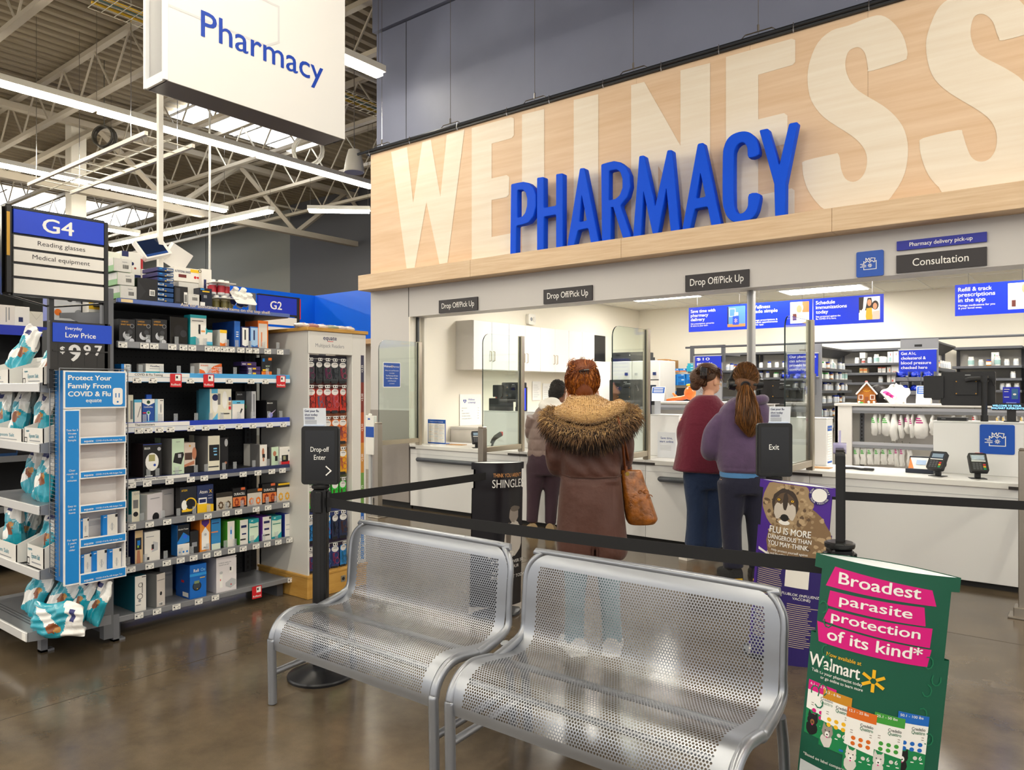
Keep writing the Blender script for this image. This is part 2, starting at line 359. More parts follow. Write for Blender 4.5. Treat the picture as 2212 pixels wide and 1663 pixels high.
S2 = [(2065, 222), (2082, 238), (2230, 200), (2255, 180), (2230, 60), (2160, -20), (2060, -70), (1950, -70), (1840, -40), (1760, 0), (1700, 60), (1650, 180), (1635, 270), (1650, 380), (1690, 470), (1780, 550), (1960, 660), (2030, 730), (2053, 810), (2040, 890), (2000, 940), (1945, 950), (1900, 920), (1870, 850), (1850, 785), (1825, 765), (1620, 812), (1598, 850), (1610, 930), (1650, 1030), (1710, 1100), (1775, 1136), (2160, 1082), (2240, 1030), (2320, 900), (2330, 760), (2270, 600), (2212, 480), (2100, 400), (1950, 320), (1905, 240), (1898, 170), (1915, 105), (1950, 82), (1990, 90), (2030, 130), (2050, 190)]
sm_ = lambda l: [tuple(q) for q in catmull(l, 3, True)]
for l in (zA(W1), zA(E1), zA(L1), zA(L2), Np, zB(E2), zB(sm_(S1)), zB(sm_(S2))):
    bm_.flat([(x, max(z, 2.99)) for x, z in toY(l, PLY)], PLY, 1, T)
bm_.build('panel', [WD, WL], ban)
rl = MB(); rl.tube([(-7.75, 6.56, 4.64), (1.5, 6.56, 4.64)], .018, 8, 0, M=T); rl.box(-7.6, 6.57, 4.6, 1.5, 6.65, 4.635, 1, M=T)
for x in (-7.5, -6.75, -5.95, -5.2, -4.62, -3.95, -3.3, -2.72, -2.05, -1.45): rl.tube([(x, 6.54, 4.66), (x, 6.53, 4.6), (x, 6.545, 4.57)], .004, 5, 2, M=T)
rl.build('rail', [mat('#2a2d33', .35, .5), mat('#1c1d21', .5), CHROME], ban)
for px, py in ((825, 300), (973, 270), (1155, 215), (1368, 150), (1638, 80)):
    p = atY(px, py, 6.56); cb = MB(); cb.tube([(p.x, 6.56, 4.66), (p.x, 6.56, 7.15)], .0035, 5, 0, M=T); cb.tube([(p.x - .15, 6.56, 4.655), (p.x - .12, 6.56, 4.68), (p.x + .12, 6.56, 4.68), (p.x + .15, 6.56, 4.655)], .006, 5, 0, M=T); cb.cyl((p.x, 6.56, 4.68), (p.x, 6.56, 4.74), .01, 6, 0, M=T)
    cb.build('hanging_cable', CHROME, ban)

# ---------------------------------------------------------------- the eight blue letters
def solid(outlines, depth, bev):
    c = bpy.data.curves.new('letter', 'CURVE'); c.dimensions = '2D'; c.fill_mode = 'BOTH'; c.extrude = depth / 2 - bev; c.bevel_depth = bev; c.bevel_resolution = 2; c.offset = -bev
    for ol in outlines:
        sp = c.splines.new('POLY'); sp.points.add(len(ol) - 1); sp.use_cyclic_u = True
        for q, p in zip(sp.points, ol): q.co = (p[0], p[1], 0, 1)
    o = bpy.data.objects.new('letter', c); me = bpy.data.meshes.new_from_object(o)
    V = [(v.co.x, -v.co.z, v.co.y) for v in me.vertices]; Fc = [tuple(p.vertices) for p in me.polygons]
    bpy.data.objects.remove(o); bpy.data.curves.remove(c); bpy.data.meshes.remove(me); return V, Fc
def rnd(ol, r=.012):                                     # round the corners of an outline
    out = []; n = len(ol)
    for i in range(n):
        p, a, b = Vector(ol[i]), Vector(ol[i - 1]), Vector(ol[(i + 1) % n]); d1, d2 = (a - p), (b - p)
        if d1.length < .03 or d2.length < .03 or d1.angle(d2) > 2.6: out.append(tuple(p)); continue
        k = min(r, d1.length * .4, d2.length * .4); q1, q2 = p + d1.normalized() * k, p + d2.normalized() * k
        for t in (0, .33, .66, 1): out.append(tuple(q1 * (1 - t) ** 2 + p * 2 * t * (1 - t) + q2 * t * t))
    return out
LET = [('P', 'first letter of the sign, at its left end', [zA([(958, 810), (1000, 800), (1040, 793), (1080, 801), (1110, 830), (1128, 880), (1128, 960), (1110, 1030), (1078, 1072), (1040, 1085), (995, 1095), (993, 1285), (952, 1292)]), zA([(1002, 850), (1040, 848), (1058, 868), (1068, 910), (1066, 960), (1055, 1005), (1035, 1030), (1002, 1040)])]),
       ('H', 'second letter of the sign', [zA([(1135, 770), (1182, 763), (1183, 975), (1265, 960), (1265, 745), (1312, 738), (1312, 1245), (1265, 1250), (1265, 1022), (1183, 1037), (1182, 1262), (1135, 1268)])]),
       ('A', 'between the letters H and R', [zA([(1428, 705), (1460, 702), (1558, 1210), (1502, 1215), (1485, 1115), (1415, 1130), (1390, 1232), (1340, 1240)]), zA([(1440, 885), (1475, 1062), (1425, 1072)])]),
       ('R', 'fourth letter of the sign', [zA([(1573, 680), (1615, 667), (1660, 657), (1705, 665), (1745, 697), (1768, 750), (1773, 830), (1755, 900), (1705, 960), (1778, 1175), (1722, 1185), (1655, 972), (1640, 975), (1640, 1200), (1578, 1205)]), zA([(1627, 725), (1680, 715), (1705, 735), (1718, 780), (1718, 840), (1700, 890), (1670, 915), (1627, 925)])]),
       ('M', 'fifth letter of the sign', [zA([(1833, 620), (1868, 615), (1942, 965), (2025, 580), (2058, 578), (2108, 1130), (2048, 1138), (2018, 840), (1962, 1150), (1925, 1155), (1862, 860), (1845, 1168), (1790, 1175)])]),
       ('A', 'between the letters M and C', [zB([(290, 845), (325, 838), (428, 1322), (370, 1330), (348, 1215), (272, 1230), (245, 1348), (198, 1355)]), zB([(305, 1015), (336, 1157), (280, 1167)])]),
       ('C', 'seventh letter of the sign', [zB([(650, 915), (640, 840), (620, 805), (590, 784), (550, 780), (500, 795), (465, 825), (445, 870), (437, 930), (436, 1180), (445, 1240), (465, 1285), (500, 1312), (555, 1312), (600, 1300), (632, 1265), (648, 1215), (653, 1148), (592, 1150), (585, 1215), (572, 1245), (550, 1262), (525, 1260), (510, 1235), (503, 1190), (503, 930), (510, 885), (525, 860), (548, 846), (568, 852), (582, 880), (590, 935)])]),
       ('Y', 'last letter of the sign, at its right end', [zB([(652, 768), (705, 757), (770, 975), (828, 728), (880, 718), (808, 1080), (806, 1270), (745, 1280), (740, 1085)])])]
LB = mat('#0050e0', .6, spec=.2)
for ch, where, ol in LET:
    if ch == 'C': ol = [sm_(l) for l in ol]
    O = [rnd(toY(l, 6.44), .016) for l in ol]; z0 = min(p[1] for p in O[0]); x0 = sum(p[0] for p in O[0]) / len(O[0])
    V, Fc = solid([[(p[0] - x0, p[1] - z0) for p in l] for l in O], .085, .008)
    MB().add(V, Fc, 0).build('sign_letter', LB, loc=(x0, 6.485, 2.986), smooth=40, label='tall blue %s on the ledge, %s' % (ch, where), cat='sign letter', group='blue letters on the wooden ledge')
# ================================================================ roof steel, lamps, hanging sign
STW = mat('#b5ab99', .5)
def joist(y, xe=12):
    j = thing('bar_joist', 'long pale open-web steel joist crossing under the roof deck', 'joist', (-16, y, 6.3), 0, 'bar joists under the roof deck')
    c = MB(); c.box(-18, -.05, .78, xe, .05, .86, 0); c.box(-18, -.05, 0, xe, .05, .07, 0); c.build('chord', STW, j)
    w = MB(); x = -17.5; k = 0
    while x < xe - .6:
        w.tube([(x, 0, .04 if k % 2 == 0 else .8), (x + .62, 0, .8 if k % 2 == 0 else .04)], .018, 5, 0); x += .62; k += 1
    w.build('web', STW, j); return j
j0 = joist(-3.3)
for k in range(1, 6): dup(j0, (-16, -3.3 + 1.75 * k, 6.3))
j1 = joist(-3.3 + 1.75 * 6, 8.3)
for k in range(7, 10): dup(j1, (-16, -3.3 + 1.75 * k, 6.3))
def bar(mb, a, b, w, m=0):
    a, b = Vector(a), Vector(b); mb.tube([a, b], w * .7071, 4, m, flat=(b - a).cross(Vector((1, 0, 0))) if abs((b - a).normalized().x) < .9 else (0, 0, 1))
gd = thing('roof_girder', 'deep white lattice girder carrying the joists above the aisles', 'girder', (-16.5, 8.4, 5.55))
g = MB(); g.box(-.09, -14, 0, .09, 6.5, .14, 0); g.box(-.09, -14, 1.38, .09, 6.5, 1.5, 0); g.build('chord', STW, gd)
y = -13.0; k = 0
w = MB()
while y < 6:
    bar(w, (0, y, .07 if k % 2 == 0 else 1.44), (0, y + 1.65, 1.44 if k % 2 == 0 else .07), .1); y += 1.65; k += 1
w.build('diagonal', STW, gd)
p = atX(175, 400, -16.5)
MB().box(-.15, -.15, 0, .15, .15, 7.05, 0, .01).build('steel_column', mat('#dcd6c8', .5), loc=(-16.75, p.y, 0), label='square white steel column rising behind the aisle sign', cat='column')
# strip lamps
LAMP = mat('#fff6e2', .5, emit=LAMP_E); HOUS = mat('#d8d4c8', .5)
def strip(a, b, label, seg=2.44):
    a, b = Vector(a), Vector(b); L = (b - a).length; ang = math.atan2(b.y - a.y, b.x - a.x)
    t = thing('strip_light', label, 'ceiling light', a, ang, 'strip lights under the joists')
    h = MB(); h.box(0, -.085, .03, L, .085, .11, 0); h.build('housing', HOUS, t)
    n = max(1, round(L / seg))
    for i in range(n):
        o = MB().box(.03, -.062, -.02, L / n - .03, .062, .03, 0).build('tube', LAMP, t, loc=(L * i / n, 0, 0)) if i == 0 else dup(o, (L * i / n, 0, 0))
    for i in range(n + 1):
        x = min(max(L * i / n, .05), L - .05)
        c = MB().tube([(0, 0, .11), (0, 0, 7.21 - a.z)], .004, 4, 0).build('hanging_wire', CHROME, t, loc=(x, 0, 0)) if i == 0 else dup(c, (x, 0, 0))
strip((-11, -8, 5.4), (-11, 12.2, 5.4), 'longest bright strip light, passing under the hanging white sign')
strip((-15, -8, 5.4), (-15, 9.0, 5.4), 'bright strip light low behind the white ladder tray')
strip((-19, -8, 5.4), (-19, 9.0, 5.4), 'short piece of strip light right of the aisle sign')
strip((-7, -8, 5.4), (-7, 6.3, 5.4), 'strip light between the hanging white sign and the dark wall')
strip((-3, -8, 5.4), (-3, 3.6, 5.4), 'strip light over the benches, above the picture')
strip((1, -8, 5.4), (1, 5.8, 5.4), 'strip light over the floor behind the benches, above the picture')
strip((-21, 9.2, 5.4), (-14.2, 9.6, 5.4), 'strip light running across in front of the far wall')
strip(atZ(665, 456, 5.3), atZ(800, 458, 5.3), 'short strip light beside the wood banner, before the far wall')
strip((5, -8, 5.4), (5, 5.8, 5.4), 'added strip light far to the right, outside the picture')  # unseen strip continuing the store's rows, added to brighten the floor on the right
# hanging sign
hs = thing('hanging_sign', 'big white hanging box sign with blue Pharmacy lettering', 'sign', (-4.6, 2.338, 3.447), FX); hs.scale = (.7667,) * 3
for x in (.3, 1.56): MB().tube([(x, .17, 2.2), (x, .17, 4.9)], .008, 5, 0).build('hanging_wire', CHROME, hs)
b = MB(); W_, H_, D_ = 1.86, 2.2, .34
b.box(0, 0, 0, W_, .012, H_, 0); b.box(0, D_ - .012, 0, W_, D_, H_, 0); b.box(.02, .012, 0.0, W_, D_ - .012, .012, 1); b.box(W_ - .012, .012, 0, W_, D_ - .012, H_, 0)
b.box(-.01, -.006, 0, .03, .03, H_, 2, .004); b.box(-.01, D_ - .03, 0, .03, D_ + .006, H_, 2, .004); b.box(0, .03, 0.0, .03, D_ - .03, .08, 2); b.box(.2, .012, .08, .22, D_ - .012, H_, 3)
b.build('box', [mat('#e9e8e6', .45), mat('#77757a', .3, .5), mat('#f1f2f4', .35), mat('#b9bcc2', .5)], hs)
lt = MB(); lt.text('Pharmacy', .95, .475, .225, -.003, 0, bold=.008, w=1.27)
lt.build('lettering', mat('#0a3fae', .5), hs)
ic = MB(); y = -.002
_ln = [0]
def ln(mb, pts, w, y, m=0, M=None, close=False):          # a flat line of width w in the x,z plane
    P = [Vector((p[0], p[1])) for p in pts]; q = P + ([P[0]] if close else [])
    for a, c in zip(q, q[1:]):
        _ln[0] = (_ln[0] + 1) % 40
        d = (c - a); d = d.normalized() if d.length else Vector((1, 0)); nn = Vector((-d.y, d.x)) * w / 2; a2, c2 = a - d * w / 2, c + d * w / 2
        mb.flat([tuple(a2 - nn), tuple(c2 - nn), tuple(c2 + nn), tuple(a2 + nn)], y - .00006 * _ln[0], m, M)
ln(ic, [(0.02, .62), (.95, .62), (1.08, .70), (1.08, .98)], .02, y); ln(ic, [(.33, 2.2), (.33, 1.03), (1.08, 1.03), (1.08, .98)], .02, y)
ln(ic, [(.5, 1.5), (.66, 1.14), (.72, 1.14), (.8, 1.28)], .02, y); ln(ic, [(.66, 1.5), (.78, 1.28), (.86, 1.1), (.93, 1.13), (.78, 1.42)], .02, y)
ic.build('printed_outline', mat('#d5d5d6', .5), hs)
# hung ladder tray
ld = thing('ladder_tray', 'white wire ladder tray hung flat from the roof', 'cable tray', (-12.8, 4.4, 4.6))
l = MB(); l.box(0, -.02, 0, 3.7, .02, .05, 0); l.box(0, .58, 0, 3.7, .62, .05, 0)
for k in range(11): l.tube([(.1 + .35 * k, 0, .02), (.1 + .35 * k, .6, .02)], .009, 5, 0)
l.tube([(0, .3, .02), (3.7, .3, .02)], .009, 5, 0); l.build('tray', mat('#e2ddd0', .45), ld)
for x in (.3, 3.3):
    for yy in (0, .6): MB().tube([(x, yy, .05), (x, yy, 2.5)], .005, 4, 0).build('hanging_wire', CHROME, ld)
# loudspeaker and cable coils under the deck
q = atZ(765, 345, 5.1); sp = thing('pendant_speaker', 'grey tub-shaped speaker hanging beside the wood banner', 'speaker', q + Vector((0, 0, -.2)))
MB().lathe([(.02, .36), (.09, .35), (.13, .2), (.16, .02), (.15, 0)], 20, 0).build('shell', mat('#b5b1a8', .5), sp, smooth=40); MB().tube([(0, 0, .35), (0, 0, 2.2)], .006, 5, 0).build('hanging_wire', CHROME, sp)
for px, py, r, z, lab, cc in ((225, 296, .2, 5.9, 'coil of dark cable hooked on a joist above the ladder tray', '#3c382f'), (665, 325, .3, 6.0, 'coil of white cable hung on the joists below the skylight', '#e4e1d8')):
    q = atZ(px, py, z); c = MB()
    for k in range(4):
        a = R.uniform(-.25, .25); rr = r * R.uniform(.85, 1.05); c.tube([(rr * math.cos(t * .35 + a), .04 * k - .06, rr * math.sin(t * .35 + a)) for t in range(18)], .016, 6, 0, closed=True)
    c.tube([(0, 0, r * .8), (0, 0, 7.25 - z)], .006, 4, 0); c.build('cable_coil', mat(cc, .5), loc=q, rz=.6, label=lab, cat='cable')
for k, (X_, z_, r_) in enumerate(((-9.2, 6.5, .03), (-13.1, 6.25, .045), (-17.8, 6.6, .03))): MB().tube([(0, -12, 0), (0, 12, 0)], r_, 8, 0).build('roof_pipe', mat('#c9c2b2', .5), loc=(X_, 1.5, z_), label='pale pipe running under the roof %s' % ['between the banner and the longest strip light', 'left of the hanging sign', 'furthest to the left'][k], cat='pipe')
# unistrut pole and tray lines
c = MB(); c.box(-.016, -.016, 2.12, .016, .016, 7.1, 0); c.box(-.022, -.022, 4.2, .022, .022, 4.26, 0)
c.build('power_pole', mat('#e6e3da', .45), loc=(-5.1, 2.56, 0), label='thin white pole rising from the top shelf to the roof', cat='pole')
c = MB(); c.box(-.012, -.012, 0, .012, .012, 5.5, 0); q = atZ(453, 470, 5.2)
c.build('suspension_post', mat('#e6e3da', .45), loc=(q.x * .75, q.y * .75, 1.4), label='slim white post before the grey far wall', cat='pole')
for px, w in ((560, .5),):
    a, b2 = atZ(190, 16, 6.1), atZ(310, 66, 6.1)
c = MB(); yy = (a - b2)
n = 14
for k in range(5): c.tube([a + Vector((.12 * k, 0, 0)), a + Vector((.12 * k, 9, 0))], .006, 4, 0)
for k in range(60): c.tube([a + Vector((0, .15 * k, 0)), a + Vector((.48, .15 * k, 0))], .005, 4, 0)
for k in range(3): c.tube([a + Vector((.1 + .1 * k, 0, .03)), a + Vector((.13 + .1 * k, 9, .03))], .02, 5, 1 + k % 2)
c.build('cable_basket', [mat('#9b9484', .4, .4), mat('#c9a227', .5), mat('#5f7a78', .5)], label='wire basket with yellow and grey cables high up at the top edge', cat='cable tray')
# ================================================================ left aisle
PERF = mat('#232427', .6); STRIPG = mat('#8c8e93', .35, .3)
TAGM = [mat('#f2f0ea', .5), mat('#4a4b50', .6)]
def tag_mb():
    t = MB(); t.box(-.026, -.002, -.017, .026, 0, .017, 0)
    t.rect(-.02, -.005, -.01, .005, -.0026, 1); [t.rect(.006 + .005 * (q % 3), -.012 + .005 * (q // 3), .0095 + .005 * (q % 3), -.0085 + .005 * (q // 3), -.0026, 1) for q in (0, 1, 3, 5, 7, 8)]; t.rect(-.02, .010, .012, .0125, -.0026, 1); t.rect(-.02, -.013, -.004, -.011, -.0026, 1); return t
_tag = {}
def price_tag(parent, x, y, z, rz=0):
    if 'o' not in _tag: o = _tag['o'] = tag_mb().build('price_tag', TAGM, parent)
    else: o = _tag['o'].copy(); COL.objects.link(o); o.parent = parent
    o.location = (x, y, z); o.rotation_euler = (0, 0, rz); return o
DIV = mat('#c9ced2', .15, alpha=.3)
# ---- main gondola, local x = world y, front looks to +x
GX, GY = -4.63, 2.06
SH = [(632, 679, 687), (622, 754.6, 766.6), (622, 810, 828), (624, 901, 920), (634, 1001, 1016), (636, 1080, 1093), (636, 1156, 1169), (638, 1243, 1253)]
SZ = [(atX(x, a, GX).z, atX(x, b, GX).z) for x, a, b in SH]
GL = 1.215
go = thing('shelving_unit', 'tall black-backed store shelving full of health boxes, facing the aisle', 'shelving', (GX, GY, 0), FX)
b = MB(); b.box(-.02, .44, .1, GL + .02, .47, 2.1, 0)
for i in range(40):
    for k in range(46): b.disc(.02 + .03 * i, .16 + .04 * k, .004, .4385, 1, 5)
b.build('back_panel', [PERF, mat('#08080a', .8)], go)
for x in (-.03, GL - .1):
    u = MB(); u.box(x, .41, .1, x + .05, .5, 2.12 if x < 0 else 2.08, 0)
    for k in range(48): u.box(x + .018, .409, .15 + .04 * k, x + .032, .411, .175 + .04 * k, 1)
    u.build('upright', [mat('#3c3d41', .5, .4), BLACK], go)
for x in (0, GL - .06): MB().box(x, .06, 0, x + .05, .46, .09, 0).build('foot', DGREY, go)
LIP = [[mat('#5a6fae', .35, .2), mat('#8b9cc9', .4)], [STRIPG, STRIPG], [mat('#4aa3e0', .4), mat('#e8ebee', .4)], [mat('#1538b4', .4), mat('#dfe3ea', .4)], [mat('#27325c', .4), STRIPG], [STRIPG, STRIPG], [STRIPG, STRIPG], [STRIPG, STRIPG]]
TAGX = [[], [265, 312, 333, 372, 396, 415, 450, 467, 484, 499, 520, 539, 552, 578, 605], [296, 330, 380, 411, 447, 495, 542, 573], [300, 320, 344, 368, 413, 444, 479, 516, 546, 582, 612], [284, 318, 366, 412, 441, 483, 525, 557, 587, 610], [284, 323, 361, 412, 449, 488, 515, 553, 579, 618], [283, 323, 360, 390, 418, 446, 470, 500, 525, 553, 577, 601, 625], [300, 339, 381, 429, 465, 628]]
shelf_o = []
for i, (z1, z0) in enumerate(SZ):
    s = MB(); dp = .46 if i else .5
    s.box(0, 0.01, z1 - .03, GL, dp - .03, z1 - .008, 1); s.box(0, -.012, z0, GL, .01, z1, 0, .003)
    if i in (2, 3, 4): s.box(0, -.0135, z0 + .004, GL, -.0125, z0 + (z1 - z0) * .52, 2)
    if i == 0:
        s.text('Ask for assistance with items on the top shelf.', .72, z0 + .012, .021, -.0135, 3, bold=.01, w=.66); s.box(.02, -.014, z0 + .004, .09, -.0125, z1 - .004, 4)
    if i in (2, 3, 4):
        s.box(.02, -.016, z0 + (z1 - z0) * .55, .45, -.0128, z1 - .003, 5); s.text(['COVID & Flu Testing', 'Thermometers', 'Blood Pressure Monitors'][i - 2], .1, z0 + (z1 - z0) * .66, .014, -.0168, 6, 'L', .006)
    so = s.build('shelf', [LIP[i][0], mat('#2e2f33', .5) if i < 7 else mat('#77797e', .4), LIP[i][1], mat('#e8d9b8', .5), mat('#e6cfa0', .5), WHITE, INK], go)
    shelf_o.append(so)
    for px in TAGX[i]:
        p = atX(px, 800, GX + .015); price_tag(so, p.y - GY, -.0155, z0 + (z1 - z0) * (.2 if i in (2, 3, 4) else .42))
    if i in (1, 2, 3, 4, 5, 6):
        dv = None
        for k in range(11):
            x = .06 + .108 * k + R.uniform(-.03, .03)
            if dv is None: dv = MB().box(-.013, -.001, 0, .013, .001, .047, 0).build('divider', DIV, so, loc=(x, .012, z1))
            else: dv = dup(dv, (x, .012, z1))
ro = []
for shi, px in ((2, 380), (2, 451), (2, 607), (7, 555)):
    p = atX(px, 800, GX + .02); r = MB(); z = SZ[shi][0]
    r.rrect(-.037, -.085, .037, 0, .004, -.0035, 0, 0); r.rect(-.005, -.045, .03, -.006, -.004, 1); r.text('Rollback', 0, -.075, .013, -.004, 1, bold=.015); r.rect(0, -.03, .012, -.015, -.0044, 2)
    r.build('rollback_tag', [RED, PAPER, INK], go, loc=(p.y - GY, -.018, z - .005))
def carton(w, h, d, front, side=None, gfx=(), top=None, bev=.0015):
    """printed box: front at -y, base at z=0; gfx in fractions of width and height"""
    ms = [front, side or front, top or side or front]; mb = MB(); mb.box(-w / 2, 0, 0, w / 2, d, h, (1, 1, 0, 1, 2, 2), bev)
    for i, g in enumerate(gfx):
        mt = g[1]
        if mt not in ms: ms.append(mt)
        k = ms.index(mt); y = -.0006 - .0002 * i
        if g[0] == 'r': mb.rect(-w / 2 + g[2] * w, g[3] * h, -w / 2 + g[4] * w, g[5] * h, y, k)
        elif g[0] == 'd': mb.disc(-w / 2 + g[2] * w, g[3] * h, g[4] * w, y, k, 20, rz=(g[5] * h if len(g) > 5 else None))
        elif g[0] == 'p': mb.flat([(-w / 2 + a * w, c * h) for a, c in g[2]], y, k)
        elif g[0] == 'o': mb.add(*ringmesh(-w / 2 + g[2] * w, g[3] * h, g[4] * w, g[5] * w, y), k)
        elif g[0] == 't': mb.text(g[2], -w / 2 + g[3] * w, g[4] * h, g[5] * h, y, k, bold=g[7] if len(g) > 7 else .012, w=g[6] * w if len(g) > 6 and g[6] else None)
        elif g[0] == 's':  # left flank band
            mb.add([(-w / 2 - .0006, d * g[2], h * g[3]), (-w / 2 - .0006, d * g[4], h * g[3]), (-w / 2 - .0006, d * g[4], h * g[5]), (-w / 2 - .0006, d * g[2], h * g[5])], [(0, 1, 2, 3)], k)
    return mb, ms
def ringmesh(cx, cz, r0, r1, y, n=20):
    v = [(cx + r * math.cos(2 * PI * i / n), y, cz + r * math.sin(2 * PI * i / n)) for r in (r0, r1) for i in range(n)]
    return v, [(i, (i + 1) % n, n + (i + 1) % n, n + i) for i in range(n)]
def stock(sh, x0, x1, yt, d, front, side, gfx, label, name='medicine_box', cat='box', back=.03, yb=None, yaw=0, group='boxes on the store shelves', top=None):
    xf = GX - back; a, c = atX(x0, yt, xf), atX(x1, yt, xf); zb = SZ[sh][0] - .008 + .0005
    if yb: zb = atX((x0 + x1) / 2, yb, xf).z
    w = abs(c.y - a.y); h = a.z - zb; mb, ms = carton(w, h, d, front, side, gfx, top)
    return mb.build(name, ms, loc=(xf, (a.y + c.y) / 2, zb), rz=FX + yaw, label=label, cat=cat, group=group)
PALE = mat('#ece9e2', .5); LB2 = mat('#58b6df', .45); MINT = mat('#c9e0c4', .5); GRY2 = mat('#7b7a7a', .5); BLK = mat('#151518', .4); GOLD = mat('#d79a2b', .5); SILV = mat('#c9cbd0', .3, .4); CRM = mat('#e9e4cf', .5); TAN = mat('#d6b98d', .55); SKIN2 = mat('#b9795a', .6)
WRAP = mat('#dcdad4', .25, coat=.6, bump=.25, bscale=40)
LABEL = lambda x0, z0, x1, z1: [('r', INK, x0 + (x1 - x0) * k / 7, z0, x0 + (x1 - x0) * (k + .55) / 7, z1) for k in range(7)]
# top shelf
stock(0, 230, 262, 542, .25, PALE, PALE, [('r', NAVY, .3, .08, .5, .5)], 'white carton with navy side print standing behind shrink-wrapped packs', back=.28)
stock(0, 263, 304, 541, .2, PALE, PALE, [('r', NAVY, .5, .3, 1, .58), ('r', NAVY, 0, .9, .35, 1), ('d', NAVY, .55, .78, .09), ('d', mat('#a3412f'), .7, .7, .06), ('t', PAPER, 'VALUE', .74, .46, .06, .34), ('t', PAPER, 'PACK', .74, .36, .06, .3)], 'white and navy value pack carton on the top shelf', back=.26)
for k, (a, c, t, bt) in enumerate(((245, 285, 556, 587), (253, 291, 587, 616), (259, 296, 615.5, 645))):
    stock(0, a, c, t, .2, WRAP, mat('#6fae62', .35, coat=.5), [('s', WRAP, 0, .45, 1, 1), ('t', GREY, 'equate', .6, .72, .1)] + LABEL(.5, .25, .82, .55), ['topmost', 'middle', 'lowest'][k] + ' of three shrink-wrapped white and green packs, top shelf', name='wrapped_pack', cat='pack', back=.05, yb=bt)
stock(0, 297, 341, 599, .2, BLK, BLK, [('r', PAPER, .58, .3, .85, .55)] + LABEL(.62, .33, .82, .5) + [('p', mat('#26262a'), [(0, 0), (.4, .45), (0, .9)])], 'plain black box with white barcode beside the blue flat boxes', back=.04)
for k in range(7):
    t = 576 + 10.9 * k; bk = .04 if k > 2 else .055
    stock(0, 340 if k > 2 else 340, 375, t, .2, mat('#16457e', .35), mat('#3b2f74', .4) if k < 3 else mat('#16457e', .35), [('r', PAPER, .58 if k < 3 else .04, .3, .94 if k < 3 else .38, .75), ('r', mat('#1f8fe0'), .12, .55, .3, .8), ('r', YEL, .45, .1, .55, .3)] + LABEL(.62 if k < 3 else .08, .35, .9 if k < 3 else .34, .7), ['uppermost', 'second', 'third', 'fourth', 'fifth', 'sixth', 'lowest'][k] + ' flat blue box in the stack on the top shelf', name='flat_box', back=bk, yb=t + 10.6)
stock(0, 377, 406, 617, .18, BLK, BLK, [('r', PAPER, .7, .15, .95, .72), ('r', mat('#3a3a40'), .1, .2, .4, .9)] + LABEL(.73, .2, .92, .6), 'black box with tall white label right of the blue stack', back=.04)
stock(0, 376, 434, 575, .25, PALE, PALE, [('r', YEL, .6, .72, .93, .95), ('t', NAVY, 'NUTRITIONAL SHAKES', .32, .62, .16, .58), ('r', mat('#6d1f20'), .16, .28, .45, .5), ('d', RED, .78, .38, .05), ('d', RED, .88, .38, .04)], 'white nutritional shake case with yellow sticker on the top shelf', back=.26, yb=609)
stock(0, 376, 429, 609, .25, PALE, PALE, [('r', LGREY, 0, .9, 1, 1)], 'white case under the nutritional shake case', back=.26)
stock(0, 386, 429, 608, .12, WRAP, WRAP, LABEL(.55, .3, .8, .55), 'shrink-wrapped white pack below the shake case', back=.1, name='wrapped_pack', cat='pack')
stock(0, 407, 435, 634, .12, WRAP, WRAP, LABEL(.3, .5, .7, .75) + [('t', GREY, 'equate', .5, .88, .05)], 'white wrapped pack between a black and a navy box', back=.03, name='wrapped_pack', cat='pack')
stock(0, 436, 457, 580, .22, PALE, PALE, [('r', NAVY, .2, .3, .45, .75), ('o', INK, -.2, .93, .1, .16)], 'upright white carton at the right end of the shakes', back=.22)
stock(0, 430, 458, 621, .16, mat('#10182c', .35), mat('#10182c', .35), [('r', YEL, .25, .8, .8, .86), ('r', mat('#1f8fe0'), .1, .9, .4, .97), ('r', GREY, .35, .5, .6, .65), ('r', PAPER, .08, .03, .45, .28), ('r', PAPER, .6, .02, .95, .1)], 'navy box with yellow mark near the white-capped bottles', back=.03)
def pill_bottle(r, h, body, cap, lab=None):
    m = MB(); m.lathe([(r * .94, 0), (r, .004), (r, h * .72), (r * .8, h * .79)], 12, 0); m.lathe([(r * .84, h * .79), (r * .84, h), (r * .7, h)], 12, 1)
    ms = [body, cap]
    if lab: m.lathe([(r * 1.01, h * .15), (r * 1.01, h * .62)], 12, 2); ms.append(lab)
    return m, ms
BWHT = mat('#ecebe6', .4)
def pack5(px, py, z, rx, label, bodyc, labc):
    p = atX(px, py, GX - .1); t = thing('bottle_pack', label, 'pack', (GX - .1, p.y, z), FX, 'bottle packs on the top shelf'); t.rotation_euler = (rx, 0, FX)
    o = None
    for k, (x, y) in enumerate(((-.05, 0), (0, -.02), (.05, 0), (-.03, .055), (.03, .055))):
        if o is None: m, ms = pill_bottle(.024, .1, bodyc, BWHT, labc); o = m.build('bottle', ms, t, smooth=40, loc=(x, y, 0))
        else: o = dup(o, (x, y, 0))
    MB().rrect(-.08, -.05, .08, .09, .02, 0, .003, 0, Matrix.Translation((0, 0, .078)) @ Matrix.Rotation(-PI / 2, 4, 'X') @ Matrix.Scale(-1, 4, (0, 0, 1))).build('carrier', PAPER, t)
z0 = SZ[0][0] - .007
pack5(481, 640, z0, 0, 'lower pack of white-capped bottles on the top shelf', mat('#d7cba0', .3), mat('#7d7440', .4)); pack5(474, 620, z0 + .104, 0, 'upper pack of white-capped bottles with red labels', mat('#d9d9dd', .3), mat('#b92434', .4))
pack5(514, 650, z0 + .05, .75, 'tipped pack of white-capped bottles at the shelf end', mat('#d9d9dd', .3), mat('#36407c', .4))
m, ms = pill_bottle(.03, .085, mat('#b81d25', .35), BWHT); p = atX(317, 585, GX - .3)
